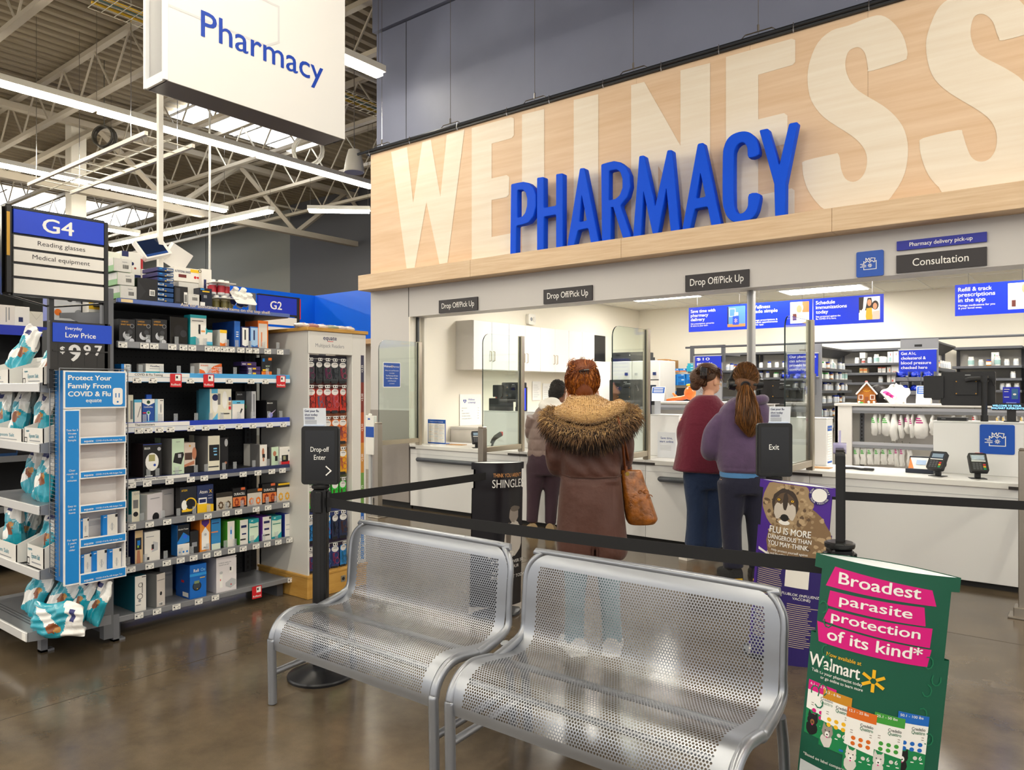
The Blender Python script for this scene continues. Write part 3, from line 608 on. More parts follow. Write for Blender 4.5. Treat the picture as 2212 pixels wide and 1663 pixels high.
m.build('supplement_bottle', ms, loc=(GX - .42, p.y, z0), smooth=40, label='red bottle with white cap behind the blue flat boxes', cat='bottle')
bx = stock(0, 306, 330, 581, .1, PALE, PALE, [], 'white carton carrying the red bottle behind the blue boxes', back=.37)
bpy.data.objects['supplement_bottle'].location.z = bx.location.z + (atX(318, 581, GX - .37).z - bx.location.z) + .001
# shelf rows
for k, (a, c) in enumerate(((257, 292), (293, 327), (328, 361))):
    stock(1, a, c, 688, .14, BLK, BLK, [('t', GOLD, 'LIVEGO', .35, .86, .06, .42), ('t', GOLD, 'SMART RING', .42, .74, .06, .62), ('d', SILV, .5, .32, .27), ('d', BLK, .6, .42, .24), ('d', mat('#3a3b40'), .68, .46, .15), ('o', GREY, .8, .72, .1, .13), ('d', SILV, .78, .1, .15)], ['leftmost', 'middle', 'rightmost'][k] + ' of three black boxes with silver lens, upper shelf')
stock(1, 366, 407, 683, .12, mat('#0d0d10', .25), mat('#0d0d10', .25), [('d', mat('#1f1f24', .2), .5, .5, .3), ('d', mat('#33343a', .2), .75, .42, .18)], 'glossy black pack leaning between black boxes and the turquoise box', yaw=.12)
stock(1, 411, 446, 679, .08, PALE, TEAL, [('r', TEAL, 0, .9, 1, 1), ('p', TEAL, [(0, 0), (.45, 0), (.55, .12), (.5, .25), (.3, .31), (0, .28)]), ('d', TEAL, .78, .5, .3, .14), ('r', INK, .5, .4, .62, .7), ('r', PAPER, .62, .36, .95, .68), ('r', mat('#e8a25c'), .66, .46, .9, .52), ('r', INK, .1, .8, .8, .82)], 'tall white and turquoise box on the upper shelf')
stock(1, 445, 459, 712, .05, PALE, TEAL, [('r', TEAL, 0, .85, 1, 1), ('r', TEAL, 0, 0, 1, .15), ('r', LB2, 0, .15, 1, .3)], 'small white and turquoise box beside the taller one')
stock(1, 475, 490, 712, .1, PALE, PALE, [('r', YEL, 0, .82, 1, 1), ('p', ORANGE, [(0, 0), (1, 0), (1, .3), (.4, .22), (0, .28)])], 'slim white box with yellow top on the upper shelf')
stock(1, 506, 519, 693, .28, mat('#1a63bd', .4), mat('#15408c', .4), [('r', PAPER, .3, .42, .7, .45), ('r', PAPER, .3, .5, .7, .53), ('r', PAPER, .3, .58, .7, .61)], 'deep blue box with long side, upper shelf')
stock(1, 521, 539, 705, .1, NAVY, NAVY, [('p', PAPER, [(.12, .16), (.5, .1), (.88, .16), (.88, .95), (.12, .95)]), ('r', INK, .38, .4, .55, .86)], 'navy and white box with rounded white panel')
stock(1, 540, 559, 705, .1, mat('#3f7fcf'), NAVY, [('p', mat('#a9cdf0'), [(.1, .2), (.5, .12), (.9, .2), (.9, .95), (.1, .95)]), ('r', NAVY, .38, .4, .55, .84), ('r', NAVY, 0, 0, 1, .1)], 'light blue test box next to an orange-edged box')
stock(1, 557, 579, 692, .16, mat('#e3dcd2'), mat('#c2602a'), [('r', ORANGE, 0, .9, 1, 1), ('r', ORANGE, 0, 0, .07, 1), ('r', mat('#e58a5b'), .3, .1, .42, .6), ('r', ORANGE, .9, 0, 1, 1)], 'white box with orange edges at the right of the upper shelf')
for k in range(2): stock(2, 262, 282, 786 + 9.5 * k, .09, PALE, SKY, [('r', SKY, 0, 0, .3, 1)] + LABEL(.5, .3, .9, .7), ['upper', 'lower'][k] + ' small white test box at the left shelf end', yb=795 + 10 * k)
stock(2, 315, 354, 785, .12, PALE, PALE, [('r', TEAL, 0, 0, 1, .24), ('t', NAVY, 'Flowflex', .5, .68, .16, .5), ('r', GREY, .2, .48, .8, .52)], 'low white box with turquoise base on the flu test shelf')
stock(2, 431, 479, 784, .12, PALE, PALE, [('p', mat('#ec6a22'), [(.32, 0), (.42, .4), (.62, .75), (.95, 1), (1, 1), (1, 0)]), ('p', mat('#ec6a22'), [(0, 0), (.3, 0), (.2, .35), (0, .5)]), ('t', mat('#ec6a22'), 'iHealth', .22, .74, .13, .34), ('t', PAPER, 'Antigen', .78, .6, .11, .3), ('t', PAPER, 'Rapid Test', .72, .38, .13, .46), ('t', PAPER, 'COVID-19', .7, .12, .15, .52)], 'orange and white antigen test box')
stock(2, 521, 554, 781, .1, mat('#45306b'), mat('#2d2150'), [('r', YEL, .4, .3, .65, .6), ('r', PAPER, .06, .35, .3, .55)], 'upper left of three purple boxes with yellow square', yb=790.5)
stock(2, 534, 563, 791, .1, mat('#45306b'), mat('#2d2150'), [('r', YEL, .4, .3, .65, .65), ('r', PAPER, .06, .35, .3, .55)], 'middle purple box with yellow square, in the low stack', yb=800.5, back=.025)
stock(2, 534, 563, 801, .1, mat('#45306b'), mat('#2d2150'), [('r', YEL, .4, .3, .65, .65), ('r', PAPER, .06, .35, .3, .55)], 'bottom purple box with yellow square, in the low stack', back=.025)
stock(2, 565, 587, 772, .08, mat('#1c2026'), BLK, [('r', ORANGE, 0, 0, 1, .24), ('r', ORANGE, .65, .85, 1, 1), ('r', SKY, .1, .78, .3, .95), ('r', YEL, .1, .26, .6, .36), ('t', mat('#cfe3c3'), 'NOW', .6, .48, .1, .4)], 'dark box with orange base on the flu test shelf')
# thermometers
stock(3, 275, 288, 853, .1, CRM, CRM, [('r', GRY2, .5, .15, .9, .8)], 'cream box partly behind the wire rack')
stock(3, 290, 306, 863, .08, PALE, mat('#2aa3c8'), [('r', LB2, 0, .88, 1, 1), ('p', GRY2, [(.4, .25), (.5, .25), (.9, .7), (.8, .72)])], 'white thermometer box with turquoise side')
stock(3, 307, 334, 862, .1, mat('#164a9e'), NAVY, [('p', PAPER, [(0, .85), (.5, .72), (1, .85), (1, 1), (0, 1)]), ('d', mat('#17432c'), .5, .87, .14), ('t', PAPER, 'ComfortFlex', .5, .64, .06, .72), ('d', mat('#cfe6f5'), .5, .42, .16), ('d', mat('#2f8f3e'), .5, .43, .1), ('p', mat('#cfe6f5'), [(.44, .35), (.56, .35), (.53, .05), (.47, .05)]), ('r', RED, .04, .4, .3, .45), ('r', LB2, 0, 0, 1, .08)], 'blue and white thermometer box with green dot')
stock(3, 316, 328, 852, .02, mat('#1c5fd0'), None, [('r', INK, .3, .5, .7, .56)], 'blue hanging tab box behind the green-dot thermometer', back=.12)
stock(3, 335, 354, 862, .1, PALE, mat('#8fc3dd'), [('r', mat('#9bcbe2'), 0, 0, .3, 1), ('d', GREY, .65, .6, .08, .2), ('r', INK, .55, .92, .9, .95)], 'pale blue and white thermometer box')
stock(3, 453, 500, 840, .14, CRM, mat('#5fb4d2'), [('r', LB2, .08, .86, .36, 1), ('d', PAPER, .25, .55, .14, .3), ('d', NAVY, .25, .73, .14), ('p', LB2, [(.05, 0), (.36, 0), (.36, .25), (.2, .1)]), ('r', GRY2, .36, .5, .48, .85), ('d', PAPER, .68, .65, .12, .28), ('r', NAVY, .86, .63, .97, .74), ('r', mat('#b98468'), .86, .48, .97, .58), ('r', RED, .86, .34, .97, .44), ('r', INK, .5, .2, .9, .23)], 'large cream forehead thermometer box with blue round head', yaw=0)
stock(3, 441, 470, 843, .1, CRM, mat('#5fb4d2'), [('d', NAVY, .3, .7, .2)], 'second forehead thermometer box tucked behind the first', back=.19)
stock(3, 502, 528, 865, .1, PALE, PALE, [('r', LB2, 0, .82, 1, 1), ('p', INK, [(.6, .35), (.7, .32), (.85, .55), (.75, .6)]), ('r', INK, .35, .86, .65, .9)], 'small white box with cyan top band')
stock(3, 509, 543, 845, .1, BLK, BLK, [('t', SILV, 'BRAUN', .25, .86, .05, .3), ('p', mat('#6f6aa6'), [(.7, .6), (.85, .75), (.78, .55)]), ('r', mat('#3fae4a'), .62, .38, .66, .5)], 'tall black thermometer box behind the cyan-topped one', back=.12)
stock(3, 544, 553, 845, .12, SILV, SILV, [('r', GREY, .3, .1, .7, .9)], 'slim silver box on edge, thermometer shelf', back=.05)
stock(3, 576, 599, 865, .14, BLK, BLK, [('t', PAPER, 'BRAUN', .3, .82, .07, .5), ('d', mat('#8f8fd6'), .35, .2, .22), ('p', mat('#b9a7c8'), [(.4, .3), (.85, .5), (.8, .44), (.5, .26)])], 'black box with lilac device picture at the shelf end')
# blood pressure monitors
stock(4, 309, 349, 960, .16, BLK, mat('#33272b'), [('r', mat('#24409c'), 0, .98, 1, 1), ('t', PAPER, 'BRAUN', .22, .84, .07, .3), ('d', PAPER, .48, .46, .36, .27), ('r', mat('#a6a06a'), .3, .48, .64, .68), ('d', mat('#2b4bb0'), .62, .36, .07), ('d', SILV, .86, .84, .1), ('r', PAPER, .1, .02, .5, .06)], 'black box with white round monitor picture')
stock(4, 371, 398, 948, .22, MINT, GRY2, [('p', BLK, [(.1, .35), (.75, .28), (.98, .55), (.9, .62), (.25, .6)]), ('r', SILV, .5, .47, .75, .57), ('t', GRY2, 'equate', .5, .9, .03), ('r', GRY2, .1, .1, .8, .12), ('s', MINT, .65, 0, 1, 1)], 'mint green and grey monitor box')
stock(4, 398, 422, 957, .12, mat('#d8c8bb'), mat('#d8c8bb'), [('r', BLK, 0, 0, 1, .25), ('r', mat('#4a352c'), .05, .45, .7, .68), ('d', SKIN2, .9, .65, .2, .2), ('p', SKIN2, [(0, .3), (.9, .42), (.9, .3), (0, .22)]), ('d', GOLD, .5, .9, .08)], 'box with photo of a person sitting, between two tall monitor boxes')
stock(4, 449, 475, 942, .24, CRM, GRY2, [('r', BLK, .1, .3, .95, .75), ('r', mat('#7fc3ef'), .45, .55, .75, .58), ('r', mat('#7fc3ef'), .45, .62, .75, .66), ('r', mat('#7fc3ef'), .5, .45, .75, .49), ('r', INK, .05, .12, .9, .15), ('s', CRM, .72, 0, 1, 1)], 'tall cream and grey monitor box with dark screen')
stock(4, 475, 493, 945, .1, mat('#16171d'), mat('#16171d'), [('d', SILV, .75, .83, .2, .12), ('d', SKIN2, .7, .2, .15)], 'dark box right of the tall cream monitor box', back=.1)
stock(4, 561, 577, 961, .2, PALE, GRY2, [('d', SKIN2, .45, .65, .16, .2), ('r', BLK, .35, .4, .7, .58), ('r', SKIN2, .4, .25, .6, .42), ('s', PALE, .6, 0, 1, 1)], 'white wrist monitor box with wrist picture')
stock(4, 586, 602, 966, .1, MINT, GRY2, [('d', SKIN2, .45, .65, .22, .14), ('r', BLK, .5, .25, .85, .52)], 'mint green wrist monitor box near the shelf end')
stock(4, 604, 627, 966, .1, PALE, PALE, [('r', RED, 0, 0, 1, .22), ('r', BLK, .2, .18, .8, .55), ('r', mat('#9a9a78'), .32, .28, .56, .5), ('d', GREY, .84, .78, .08)], 'white and red wrist monitor box at the shelf end')
# hearing aids
stock(5, 284, 302, 1062, .1, CRM, TEAL, [('r', GRY2, .2, .45, .8, .72), ('d', BLK, .5, .26, .3), ('t', GREY, 'OTC', .7, .88, .07)], 'cream box with black round device, lower left')
stock(5, 313, 356, 1068, .1, mat('#ddd8dc'), mat('#c3bfbd'), [('r', GREY, .2, .8, .8, .83), ('d', BLK, .55, .1, .22)], 'white box in front, turned, with black lens', yaw=.35, top=PALE)
stock(5, 345, 380, 1058, .1, mat('#b9b5b6'), mat('#a6a2a0'), [('r', GREY, .2, .8, .8, .83)], 'second turned white box behind the first', yaw=.35, back=.1, top=PALE)
stock(5, 389, 425, 1053, .06, mat('#1d222e'), BLK, [('t', YEL, 'ATOM', .25, .84, .07, .34), ('o', YEL, .62, .38, .3, .37), ('d', PAPER, .25, .36, .17, .18), ('d', BLK, .6, .42, .24), ('r', YEL, .1, .12, .7, .2)], 'black hearing device box with yellow ring')
stock(5, 426, 461, 1049, .06, mat('#20305e'), NAVY, [('t', PAPER, 'Atom', .38, .7, .12, .48), ('t', YEL, 'X', .82, .7, .12), ('p', YEL, [(0, 0), (1, 0), (1, .28), (.6, .32), (0, .38)]), ('r', PAPER, .08, .33, .58, .55), ('r', NAVY, .13, .37, .53, .5), ('r', LGREY, .66, .5, .9, .52), ('r', LGREY, .66, .6, .9, .62)], 'navy hearing device box with yellow base')
def dots(c, n=2): return [q for k in range(n) for q in ([('d', c, .28 + .45 * k + .12 * math.cos(a), .3 + .16 * math.sin(a), .05, .06) for a in [j * PI / 4 for j in range(8)]])]
DUR = mat('#d97a3c')
stock(5, 467, 502, 1066, .05, mat('#c8bfaf'), BLK, [('r', mat('#2c2620'), 0, .75, 1, 1)] + dots(mat('#5a4128')), 'brown-dot battery card on the hearing shelf', name='battery_pack', cat='battery pack')
stock(5, 503, 532, 1055, .05, BLK, BLK, [('r', DUR, 0, .1, 1, .55), ('t', PAPER, 'DURACELL', .5, .64, .12, .8), ('r', mat('#e06a3a'), .6, .88, .9, 1)] + dots(mat('#8f2e16')), 'left of the two black and copper battery packs', name='battery_pack', cat='battery pack')
stock(5, 534, 566, 1058, .05, mat('#cfc8be'), BLK, [('r', mat('#2c2620'), 0, .78, 1, 1), ('r', ORANGE, .7, .85, 1, 1)] + dots(ORANGE), 'orange-dot battery card on the hearing shelf', name='battery_pack', cat='battery pack')
stock(5, 567, 597, 1046, .05, BLK, BLK, [('r', DUR, 0, .1, 1, .55), ('t', PAPER, 'DURACELL', .5, .64, .12, .8), ('r', mat('#e06a3a'), .6, .88, .9, 1)] + dots(mat('#8f2e16')), 'right of the two black and copper battery packs', name='battery_pack', cat='battery pack')
stock(5, 598, 628, 1045, .05, mat('#d3ccc0'), BLK, [('r', mat('#2c2620'), 0, .78, 1, 1), ('r', YEL, .1, .9, .95, 1)] + dots(mat('#e0a526')), 'yellow-dot battery card at the shelf end', name='battery_pack', cat='battery pack')
# test kits
stock(6, 291, 309, 1147, .14, TAN, mat('#20306b'), [('r', BLK, .1, .42, .8, .78), ('r', SKY, .3, .55, .65, .7), ('r', mat('#9cc94a'), .3, .48, .5, .55), ('p', SKIN2, [(.2, 0), (.7, 0), (.6, .4), (.3, .4)])], 'tan and navy finger oximeter box')
stock(6, 312, 346, 1150, .1, PALE, LGREY, [('p', LGREY, [(.45, .3), (.85, .35), (.85, .6), (.55, .66)]), ('r', INK, .45, .4, .6, .56), ('r', GREY, .1, .82, .6, .84), ('r', RED, .44, .38, .5, .42), ('r', INK, .15, .06, .3, .16)], 'white monitor box with small white device')
stock(6, 383, 409, 1135, .08, mat('#151a22'), mat('#1f67b0'), [('t', PAPER, 'Alcohol Tester', .5, .83, .05, .85), ('p', mat('#1f7fd0'), [(0, .45), (.5, .75), (1, .6), (1, .42), (0, .35)]), ('r', mat('#2f6ff0'), .5, .55, .8, .66), ('r', PALE, 0, 0, 1, .38), ('d', SKY, .2, .12, .08), ('d', SKY, .5, .12, .08), ('d', SKY, .8, .12, .08)], 'black, blue and white alcohol tester box')
stock(6, 411, 429, 1148, .06, mat('#1b1c20'), BLK, [('r', GREY, .2, .3, .8, .5)], 'small black box between the alcohol tester and an orange box')
stock(6, 432, 455, 1119, .12, mat('#e8902a'), mat('#d9711b'), [('p', mat('#51237e'), [(.15, .92), (.85, .92), (.85, .82), (.5, .7), (.15, .82)]), ('p', PAPER, [(.15, .06), (.85, .06), (.85, .55), (.5, .72), (.15, .55)]), ('t', NAVY, 'Azo', .5, .1, .05, .4), ('d', LGREY, .5, .5, .12)], 'orange box with purple triangle and white panel')
stock(6, 456, 477, 1122, .08, mat('#2f86c4'), NAVY, [('r', mat('#d8e6d6'), .05, 0, .95, .2), ('r', mat('#e98f57'), 0, .56, .7, .6), ('r', NAVY, .1, .85, .8, .88)], 'blue box beside the orange one')
for k, (a, c, fx) in enumerate(((491, 507, 0), (518, 536, 1))):
    stock(6, a, c, 1127 if k == 0 else 1124, .14, PALE, mat('#55b53a'), [('d', mat('#cfe1f0'), .5, .55, .14, .26), ('r', SKY, .4, .5, .6, .66)] if fx == 0 else [('r', NAVY, .15, .68, .8, .78), ('r', NAVY, .25, .4, .75, .46), ('r', INK, .05, .18, .7, .24)], ['green-sided white test box next to the blue box', 'green-sided white test box with navy bars'][k])
TL2 = [('p', TEAL, [(0, .84), (.5, .8), (1, .84), (1, 1), (0, 1)]), ('p', TEAL, [(0, 0), (1, 0), (1, .3), (.6, .12), (0, .1)]), ('r', mat('#2e8d7d'), .1, .64, .9, .68), ('d', mat('#bfe6de'), .3, .92, .12, .03)]
stock(6, 538, 559, 1122, .12, mat('#d9ecd6'), TEAL, TL2, 'left of the two pale green and teal test boxes')
stock(6, 567, 586, 1117, .16, PALE, mat('#7a3fae'), [('r', NAVY, .15, .72, .8, .82), ('r', NAVY, .2, .44, .75, .52), ('r', INK, .05, .2, .8, .26), ('r', INK, .75, .88, .95, .98)], 'purple-sided white test box')
stock(6, 587, 608, 1116, .12, mat('#d9ecd6'), TEAL, TL2, 'right of the two pale green and teal test boxes')
stock(6, 615, 629, 1111, .12, PALE, mat('#2d3fa4'), [('r', LGREY, .2, .5, .9, .55), ('r', LGREY, .2, .3, .9, .34)], 'navy-sided white box at the shelf end')
# bottom shelf
stock(7, 291, 316, 1246, .3, PALE, mat('#1a6f86'), [('o', INK, .45, .42, .2, .25), ('o', INK, .5, .74, .16, .2), ('r', INK, .62, .5, .67, .8), ('d', GREY, .42, .3, .12), ('r', INK, .6, .95, .95, .97), ('r', GREY, .1, .18, .5, .2)], 'stethoscope box with deep teal side, bottom shelf')
stock(7, 336, 359, 1241, .2, mat('#d5cdc6'), GRY2, [('r', GRY2, .08, .8, .9, .82), ('d', BLK, .5, .4, .13, .06), ('r', PAPER, .25, .04, .7, .14)] + LABEL(.28, .05, .66, .12), 'grey and cream box standing turned on the bottom shelf', yaw=.3)
stock(7, 345, 373, 1222, .05, mat('#8b8a8a'), GRY2, [('r', mat('#b6b2b0'), .1, .7, .9, .76)], 'grey monitor set box behind the turned box', back=.22)
RG = [('r', mat('#2f9be6'), 0, .66, 1, .74), ('t', PAPER, 'Reli', .38, .78, .09, .3, .02), ('t', mat('#8fd0f5'), 'On', .78, .78, .09, .26), ('d', BLK, .42, .36, .26), ('d', mat('#35404a'), .42, .36, .21), ('r', mat('#7f936a'), .26, .44, .56, .52), ('d', YEL, .44, .28, .03), ('r', YEL, .6, .58, .9, .6)]
stock(7, 410, 446, 1222, .18, mat('#1169c4'), mat('#0d55ae'), RG + [('s', PAPER, .1, .05, .5, .18), ('s', RED, .4, .45, .6, .52)], 'front blue self test kit with black meter, bottom shelf')
stock(7, 396, 428, 1217, .18, mat('#1169c4'), mat('#0d55ae'), RG, 'rear blue self test kit, half behind the front one', back=.23)
stock(7, 467, 511, 1206, .2, mat('#e9e4e6'), mat('#b9b6bb'), [('t', GREY, '3-PIECE HEALTH', .42, .82, .03, .6), ('t', GREY, 'MONITOR SET', .38, .76, .03, .5), ('r', PAPER, .17, .14, .3, .55), ('d', LGREY, .24, .56, .08, .04), ('p', LGREY, [(.45, .25), (.75, .36), (.95, .3), (.95, .16), (.7, .08), (.45, .16)]), ('p', PAPER, [(.62, .52), (.82, .52), (.82, .7), (.7, .7)]), ('r', INK, .66, .58, .73, .68), ('d', RED, .72, .18, .03, .02), ('d', RED, .2, .36, .02, .03), ('p', INK, [(.93, .93), (.98, .97), (.98, .93)])], 'large white health monitor set box, bottom shelf')
# ---------------------------------------------------------------- endcap with salt bags
EX, EYF = -4.585, 1.63
EZ = [atY(86, 827, EYF).z, atY(86, 959, EYF).z, atY(92, 1095, EYF).z, atY(88, 1234, EYF).z]
ec = thing('endcap_rack', 'low grey endcap shelf rack stocked with turquoise salt bags', 'shelving', (EX, EYF, 0))
b = MB(); b.box(-1.0, .37, .1, -.06, .395, 1.9, 0); b.build('back_panel', [PERF], ec)
b = MB(); b.box(-.06, .34, .03, -.005, .395, 2.1, 0); b.box(-.052, .332, .36, -.02, .34, .45, 1); b.build('upright', [mat('#707277', .4, .3), PAPER], ec)
for x, y in ((-.2, .06), (-.07, .40), (-.85, .06)): MB().box(x, y, 0, x + .05, y + .035, .16, 0).box(x, y, 0, x + .05, y + .07, .012, 0).build('leg', mat('#7b7d83', .4, .3), ec)
SG = [mat('#8f9196', .3, .4), mat('#d9d9da', .3, .2), DGREY, PAPER]
for i, z in enumerate(EZ + [.175]):
    s = MB(); big = i == 4
    y0 = -.06 if big else 0
    s.box(-1.0, y0 + .004, z - .032, -.02, .37, z - .012, 0); s.box(-1.0, y0 - .008, z - .05, -.0, y0 + .006, z, 1, .003)
    s.prism([(-1, 0), (-1, 0)], 0, 0) if False else None
    s.add([(0, y0, z - .05), (0, y0 + .05, z - .055), (0, .38, z - .06), (0, .38, z - .005), (0, y0 + .08, z + (.012 if not big else 0)), (0, y0, z), (-.012, y0, z - .05), (-.012, y0 + .05, z - .055), (-.012, .38, z - .06), (-.012, .38, z - .005), (-.012, y0 + .08, z + (.012 if not big else 0)), (-.012, y0, z)], [(0, 1, 2, 3, 4, 5), (6, 7, 8, 9, 10, 11), (5, 4, 10, 11), (4, 3, 9, 10), (0, 5, 11, 6), (0, 1, 7, 6), (1, 2, 8, 7)], 0)
    s.disc(0, z - .02, .006, 0, 2, 8)
    if big:
        for k in range(3): s.box(-1, .02 + .02 * k, z - .0125, -.03, .028 + .02 * k, z - .0105, 2)
        s.box(-.05, y0 - .01, z - .045, -.005, y0 - .008, z - .008, 3)
    s.build('shelf', SG, ec)
SALT = [mat('#eceae6', .25, coat=.7, bump=.5, bscale=28), mat('#17a0b8', .25, coat=.7, bump=.5, bscale=28), mat('#8a4a24', .4, coat=.4), mat('#f4f3f0', .3, coat=.5), mat('#2a2f6e', .4), mat('#c08a4a', .4)]
def salt_bag(w=.2, h=.34, th=.1, seed=0):
    r = random.Random(seed); mb = MB(); nx, nz = 26, 44; V = []
    def prof(u, v):
        e = max(0.0, 1 - abs(2 * u - 1) ** 2.4) ** .55 * (max(0.0, 1 - abs(2 * v - .86) ** 3.2 if v < .86 else (1 - v) / .14 * .55)) ** .6
        return e
    ph = [r.uniform(0, 6.28) for _ in range(6)]
    for side in (-1, 1):
        for j in range(nz + 1):
            for i in range(nx + 1):
                u, v = i / nx, j / nz; pin = 1 - .12 * max(0, (v - .75) / .25) ** 1.5
                wob = .012 * math.sin(7 * u + ph[0] + 5 * v) * math.sin(9 * v + ph[1]) + .006 * math.sin(19 * u + ph[2]) * (v > .55) + .004 * math.sin(31 * u + 8 * v + ph[3])
                t = th / 2 * prof(u, v) * (1 - .35 * v)
                V.append(((u - .5) * w * pin + .008 * math.sin(9 * v + ph[4]), side * t + (wob if t > .002 else .2 * wob), v * h + .006 * math.sin(11 * u + ph[5]) * v))
    Fc = []; Ms = []; N = (nx + 1) * (nz + 1)
    for sd in (0, 1):
        for j in range(nz):
            for i in range(nx):
                a = sd * N + j * (nx + 1) + i; Fc.append((a, a + 1, a + nx + 2, a + nx + 1) if sd == 0 else (a, a + nx + 1, a + nx + 2, a + 1))
                u, v = (i + .5) / nx, (j + .5) / nz; lim = .62 + .12 * math.sin(3.2 * u + .4)
                m = 0 if v > lim else 1
                if sd == 0:
                    if abs(v - .38 - .5 * (u - .5)) < .13 and .12 < u < .62: m = 3
                    if (u - .68) ** 2 + (v - .46) ** 2 * 1.6 < .022: m = 2
                    if (u - .76) ** 2 + (v - .54) ** 2 * 1.8 < .006: m = 5
                    if .18 < u < .55 and .80 < v < .88: m = 4
                Ms.append(m)
    for j in range(nz):
        for i in (0, nx):
            a = j * (nx + 1) + i; Fc.append((a, a + nx + 1, N + a + nx + 1, N + a)); Ms.append(1 if j < nz * .6 else 0)
    mb.add(V, Fc, Ms)
    y0 = -th * .47
    return mb
_bag = {}
def bag(px, py, pz, yoff, sc, label, rx=0, ry=0, rz=0, seed=0, Y=None, grp='salt bags on the endcap'):
    """px,py: pixel of the bag's lower middle; set on height pz"""
    Y = Y if Y is not None else EYF + yoff; p = atY(px, py, Y)
    o = salt_bag(seed=seed).build('salt_bag', SALT, smooth=80); o.location = (p.x, Y, pz); o.rotation_euler = (rx, ry, rz); o.scale = (sc, sc, sc)
    return tag(o, label, 'bag', grp)
def case(px0, px1, z, h, label, yoff=.015, d=.3, yaw=0):
    a, c = atY(px0, 800, EYF + yoff), atY(px1, 800, EYF + yoff); w = c.x - a.x; t = .005; m = MB()
    m.prism([(-w / 2, 0), (w / 2, 0), (w / 2, h), (-w / 2, h)], 0, t, 0)
    for sx in (-1, 1):
        x = sx * w / 2; m.add([(x, 0, 0), (x, d, 0), (x, d, h * 2.0), (x, d * .6, h * 1.7), (x, 0, h), (x - sx * t, 0, 0), (x - sx * t, d, 0), (x - sx * t, d, h * 2.0), (x - sx * t, d * .6, h * 1.7), (x - sx * t, 0, h)], [(0, 1, 2, 3, 4), (5, 6, 7, 8, 9), (4, 3, 8, 9), (3, 2, 7, 8), (0, 4, 9, 5), (1, 2, 7, 6)], 0)
    m.box(-w / 2, d - t, 0, w / 2, d, h * 2, 0); m.box(-w / 2, 0, 0, w / 2, d, t, 0)
    m.text('Epsom Salt', .01, h * .42, h * .22, -.0006, 1, bold=.012, w=w * .5); m.text('equate', -w * .3, h * .75, h * .13, -.0006, 1, bold=.01); m.rect(-w * .2, h * .2, w * .35, h * .26, -.0006, 2); m.rect(-w * .47, h * .08, -w * .33, h * .42, -.0006, 3); m.rect(-w * .44, h * .14, -w * .35, h * .36, -.0008, 0)
    m.text('equate', d * .5, h * .95, h * .13, 0, 1, bold=.01, M=Matrix.Translation((w / 2 + .0008, 0, 0)) @ Matrix.Rotation(PI / 2, 4, 'Z')); m.text('Epsom', d * .5, h * .5, h * .28, 0, 1, bold=.015, M=Matrix.Translation((w / 2 + .0008, 0, 0)) @ Matrix.Rotation(PI / 2, 4, 'Z'))
    return m.build('salt_case', [mat('#e4e2de', .55), mat('#2a8ea6', .5), GREY, INK], loc=((a.x + c.x) / 2, EYF + yoff, z), rz=yaw, label=label, cat='box', group='open salt cases on the endcap')
zA_, zB_, zC_, zD_, zE_ = [z - .0115 for z in EZ] + [.1635]
case(48, 93, zA_, .098, 'open white salt case right on the top endcap shelf'); case(-48, 18, zA_, .095, 'open white salt case cut by the picture edge, top endcap shelf', d=.34)
case(52, 93, zB_, .095, 'open white salt case right on the second endcap shelf', .02); case(-20, 47, zB_, .085, 'open white salt case left on the second endcap shelf', .01)
case(58, 94, zD_, .125, 'open white salt case right on the fourth endcap shelf', .03); case(-30, 35, zD_, .11, 'open white salt case left on the fourth endcap shelf', .0)
bag(30, 800, zA_ + .10, .16, .9, 'puffy salt bag slumped over the left case, top endcap shelf', -.25, .45, .1, 1); bag(88, 790, zA_ + .03, .12, .86, 'salt bag tipped in the right case, top endcap shelf', -.3, .5, 0, 2)
bag(2, 935, zB_ + .012, .10, .9, 'leftmost upright salt bag on the second endcap shelf', -.1, .1, 0, 3); bag(36, 935, zB_ + .012, .13, .9, 'second salt bag from the left, second endcap shelf', -.1, .2, 0, 4)
bag(58, 950, zB_ + .002, .24, .88, 'salt bag squeezed between the two cases, second endcap shelf', -.05, .15, 0, 5); bag(84, 935, zB_ + .012, .12, .9, 'salt bag in front in the right case, second endcap shelf', -.1, .25, 0, 6); bag(98, 935, zB_ + .012, .2, .8, 'salt bag behind the wire rack, second endcap shelf', -.1, .1, 0, 7)
bag(62, 1060, zC_ + .002, .22, .88, 'salt bag leaning back, left one on the third endcap shelf', -.1, .28, 0, 8); bag(88, 1066, zC_ + .002, .12, .95, 'salt bag leaning right in front, third endcap shelf', -.12, .3, 0, 9)
bag(27, 1160, zD_ + .012, .10, .92, 'upright salt bag in the left case, fourth endcap shelf', -.05, .0, .1, 10); bag(50, 1192, zD_ + .002, .22, .9, 'salt bag fallen between the cases, fourth endcap shelf', -.1, .45, 0, 11); bag(98, 1190, zD_ + .012, .14, .9, 'salt bag leaning in the right case, fourth endcap shelf', -.1, .3, 0, 12)
bag(64, 1325, zE_ + .004, .1, .9, 'first of four leaning salt bags on the base deck, at left', -.25, .32, .1, 13); bag(114, 1320, zE_ + .004, .14, .9, 'second of four leaning salt bags on the base deck', -.28, .34, .1, 14); bag(157, 1315, zE_ + .004, .2, .8, 'third of four leaning salt bags on the base deck', -.25, .3, .1, 15); bag(196, 1312, zE_ + .004, .26, .76, 'last of four leaning salt bags on the base deck, at right', -.2, .3, .1, 16)
o = bag(78, 1345, zE_ + .06, .0, .95, 'salt bag lying flat in front on the base deck', -.35, 1.48, .05, 17)

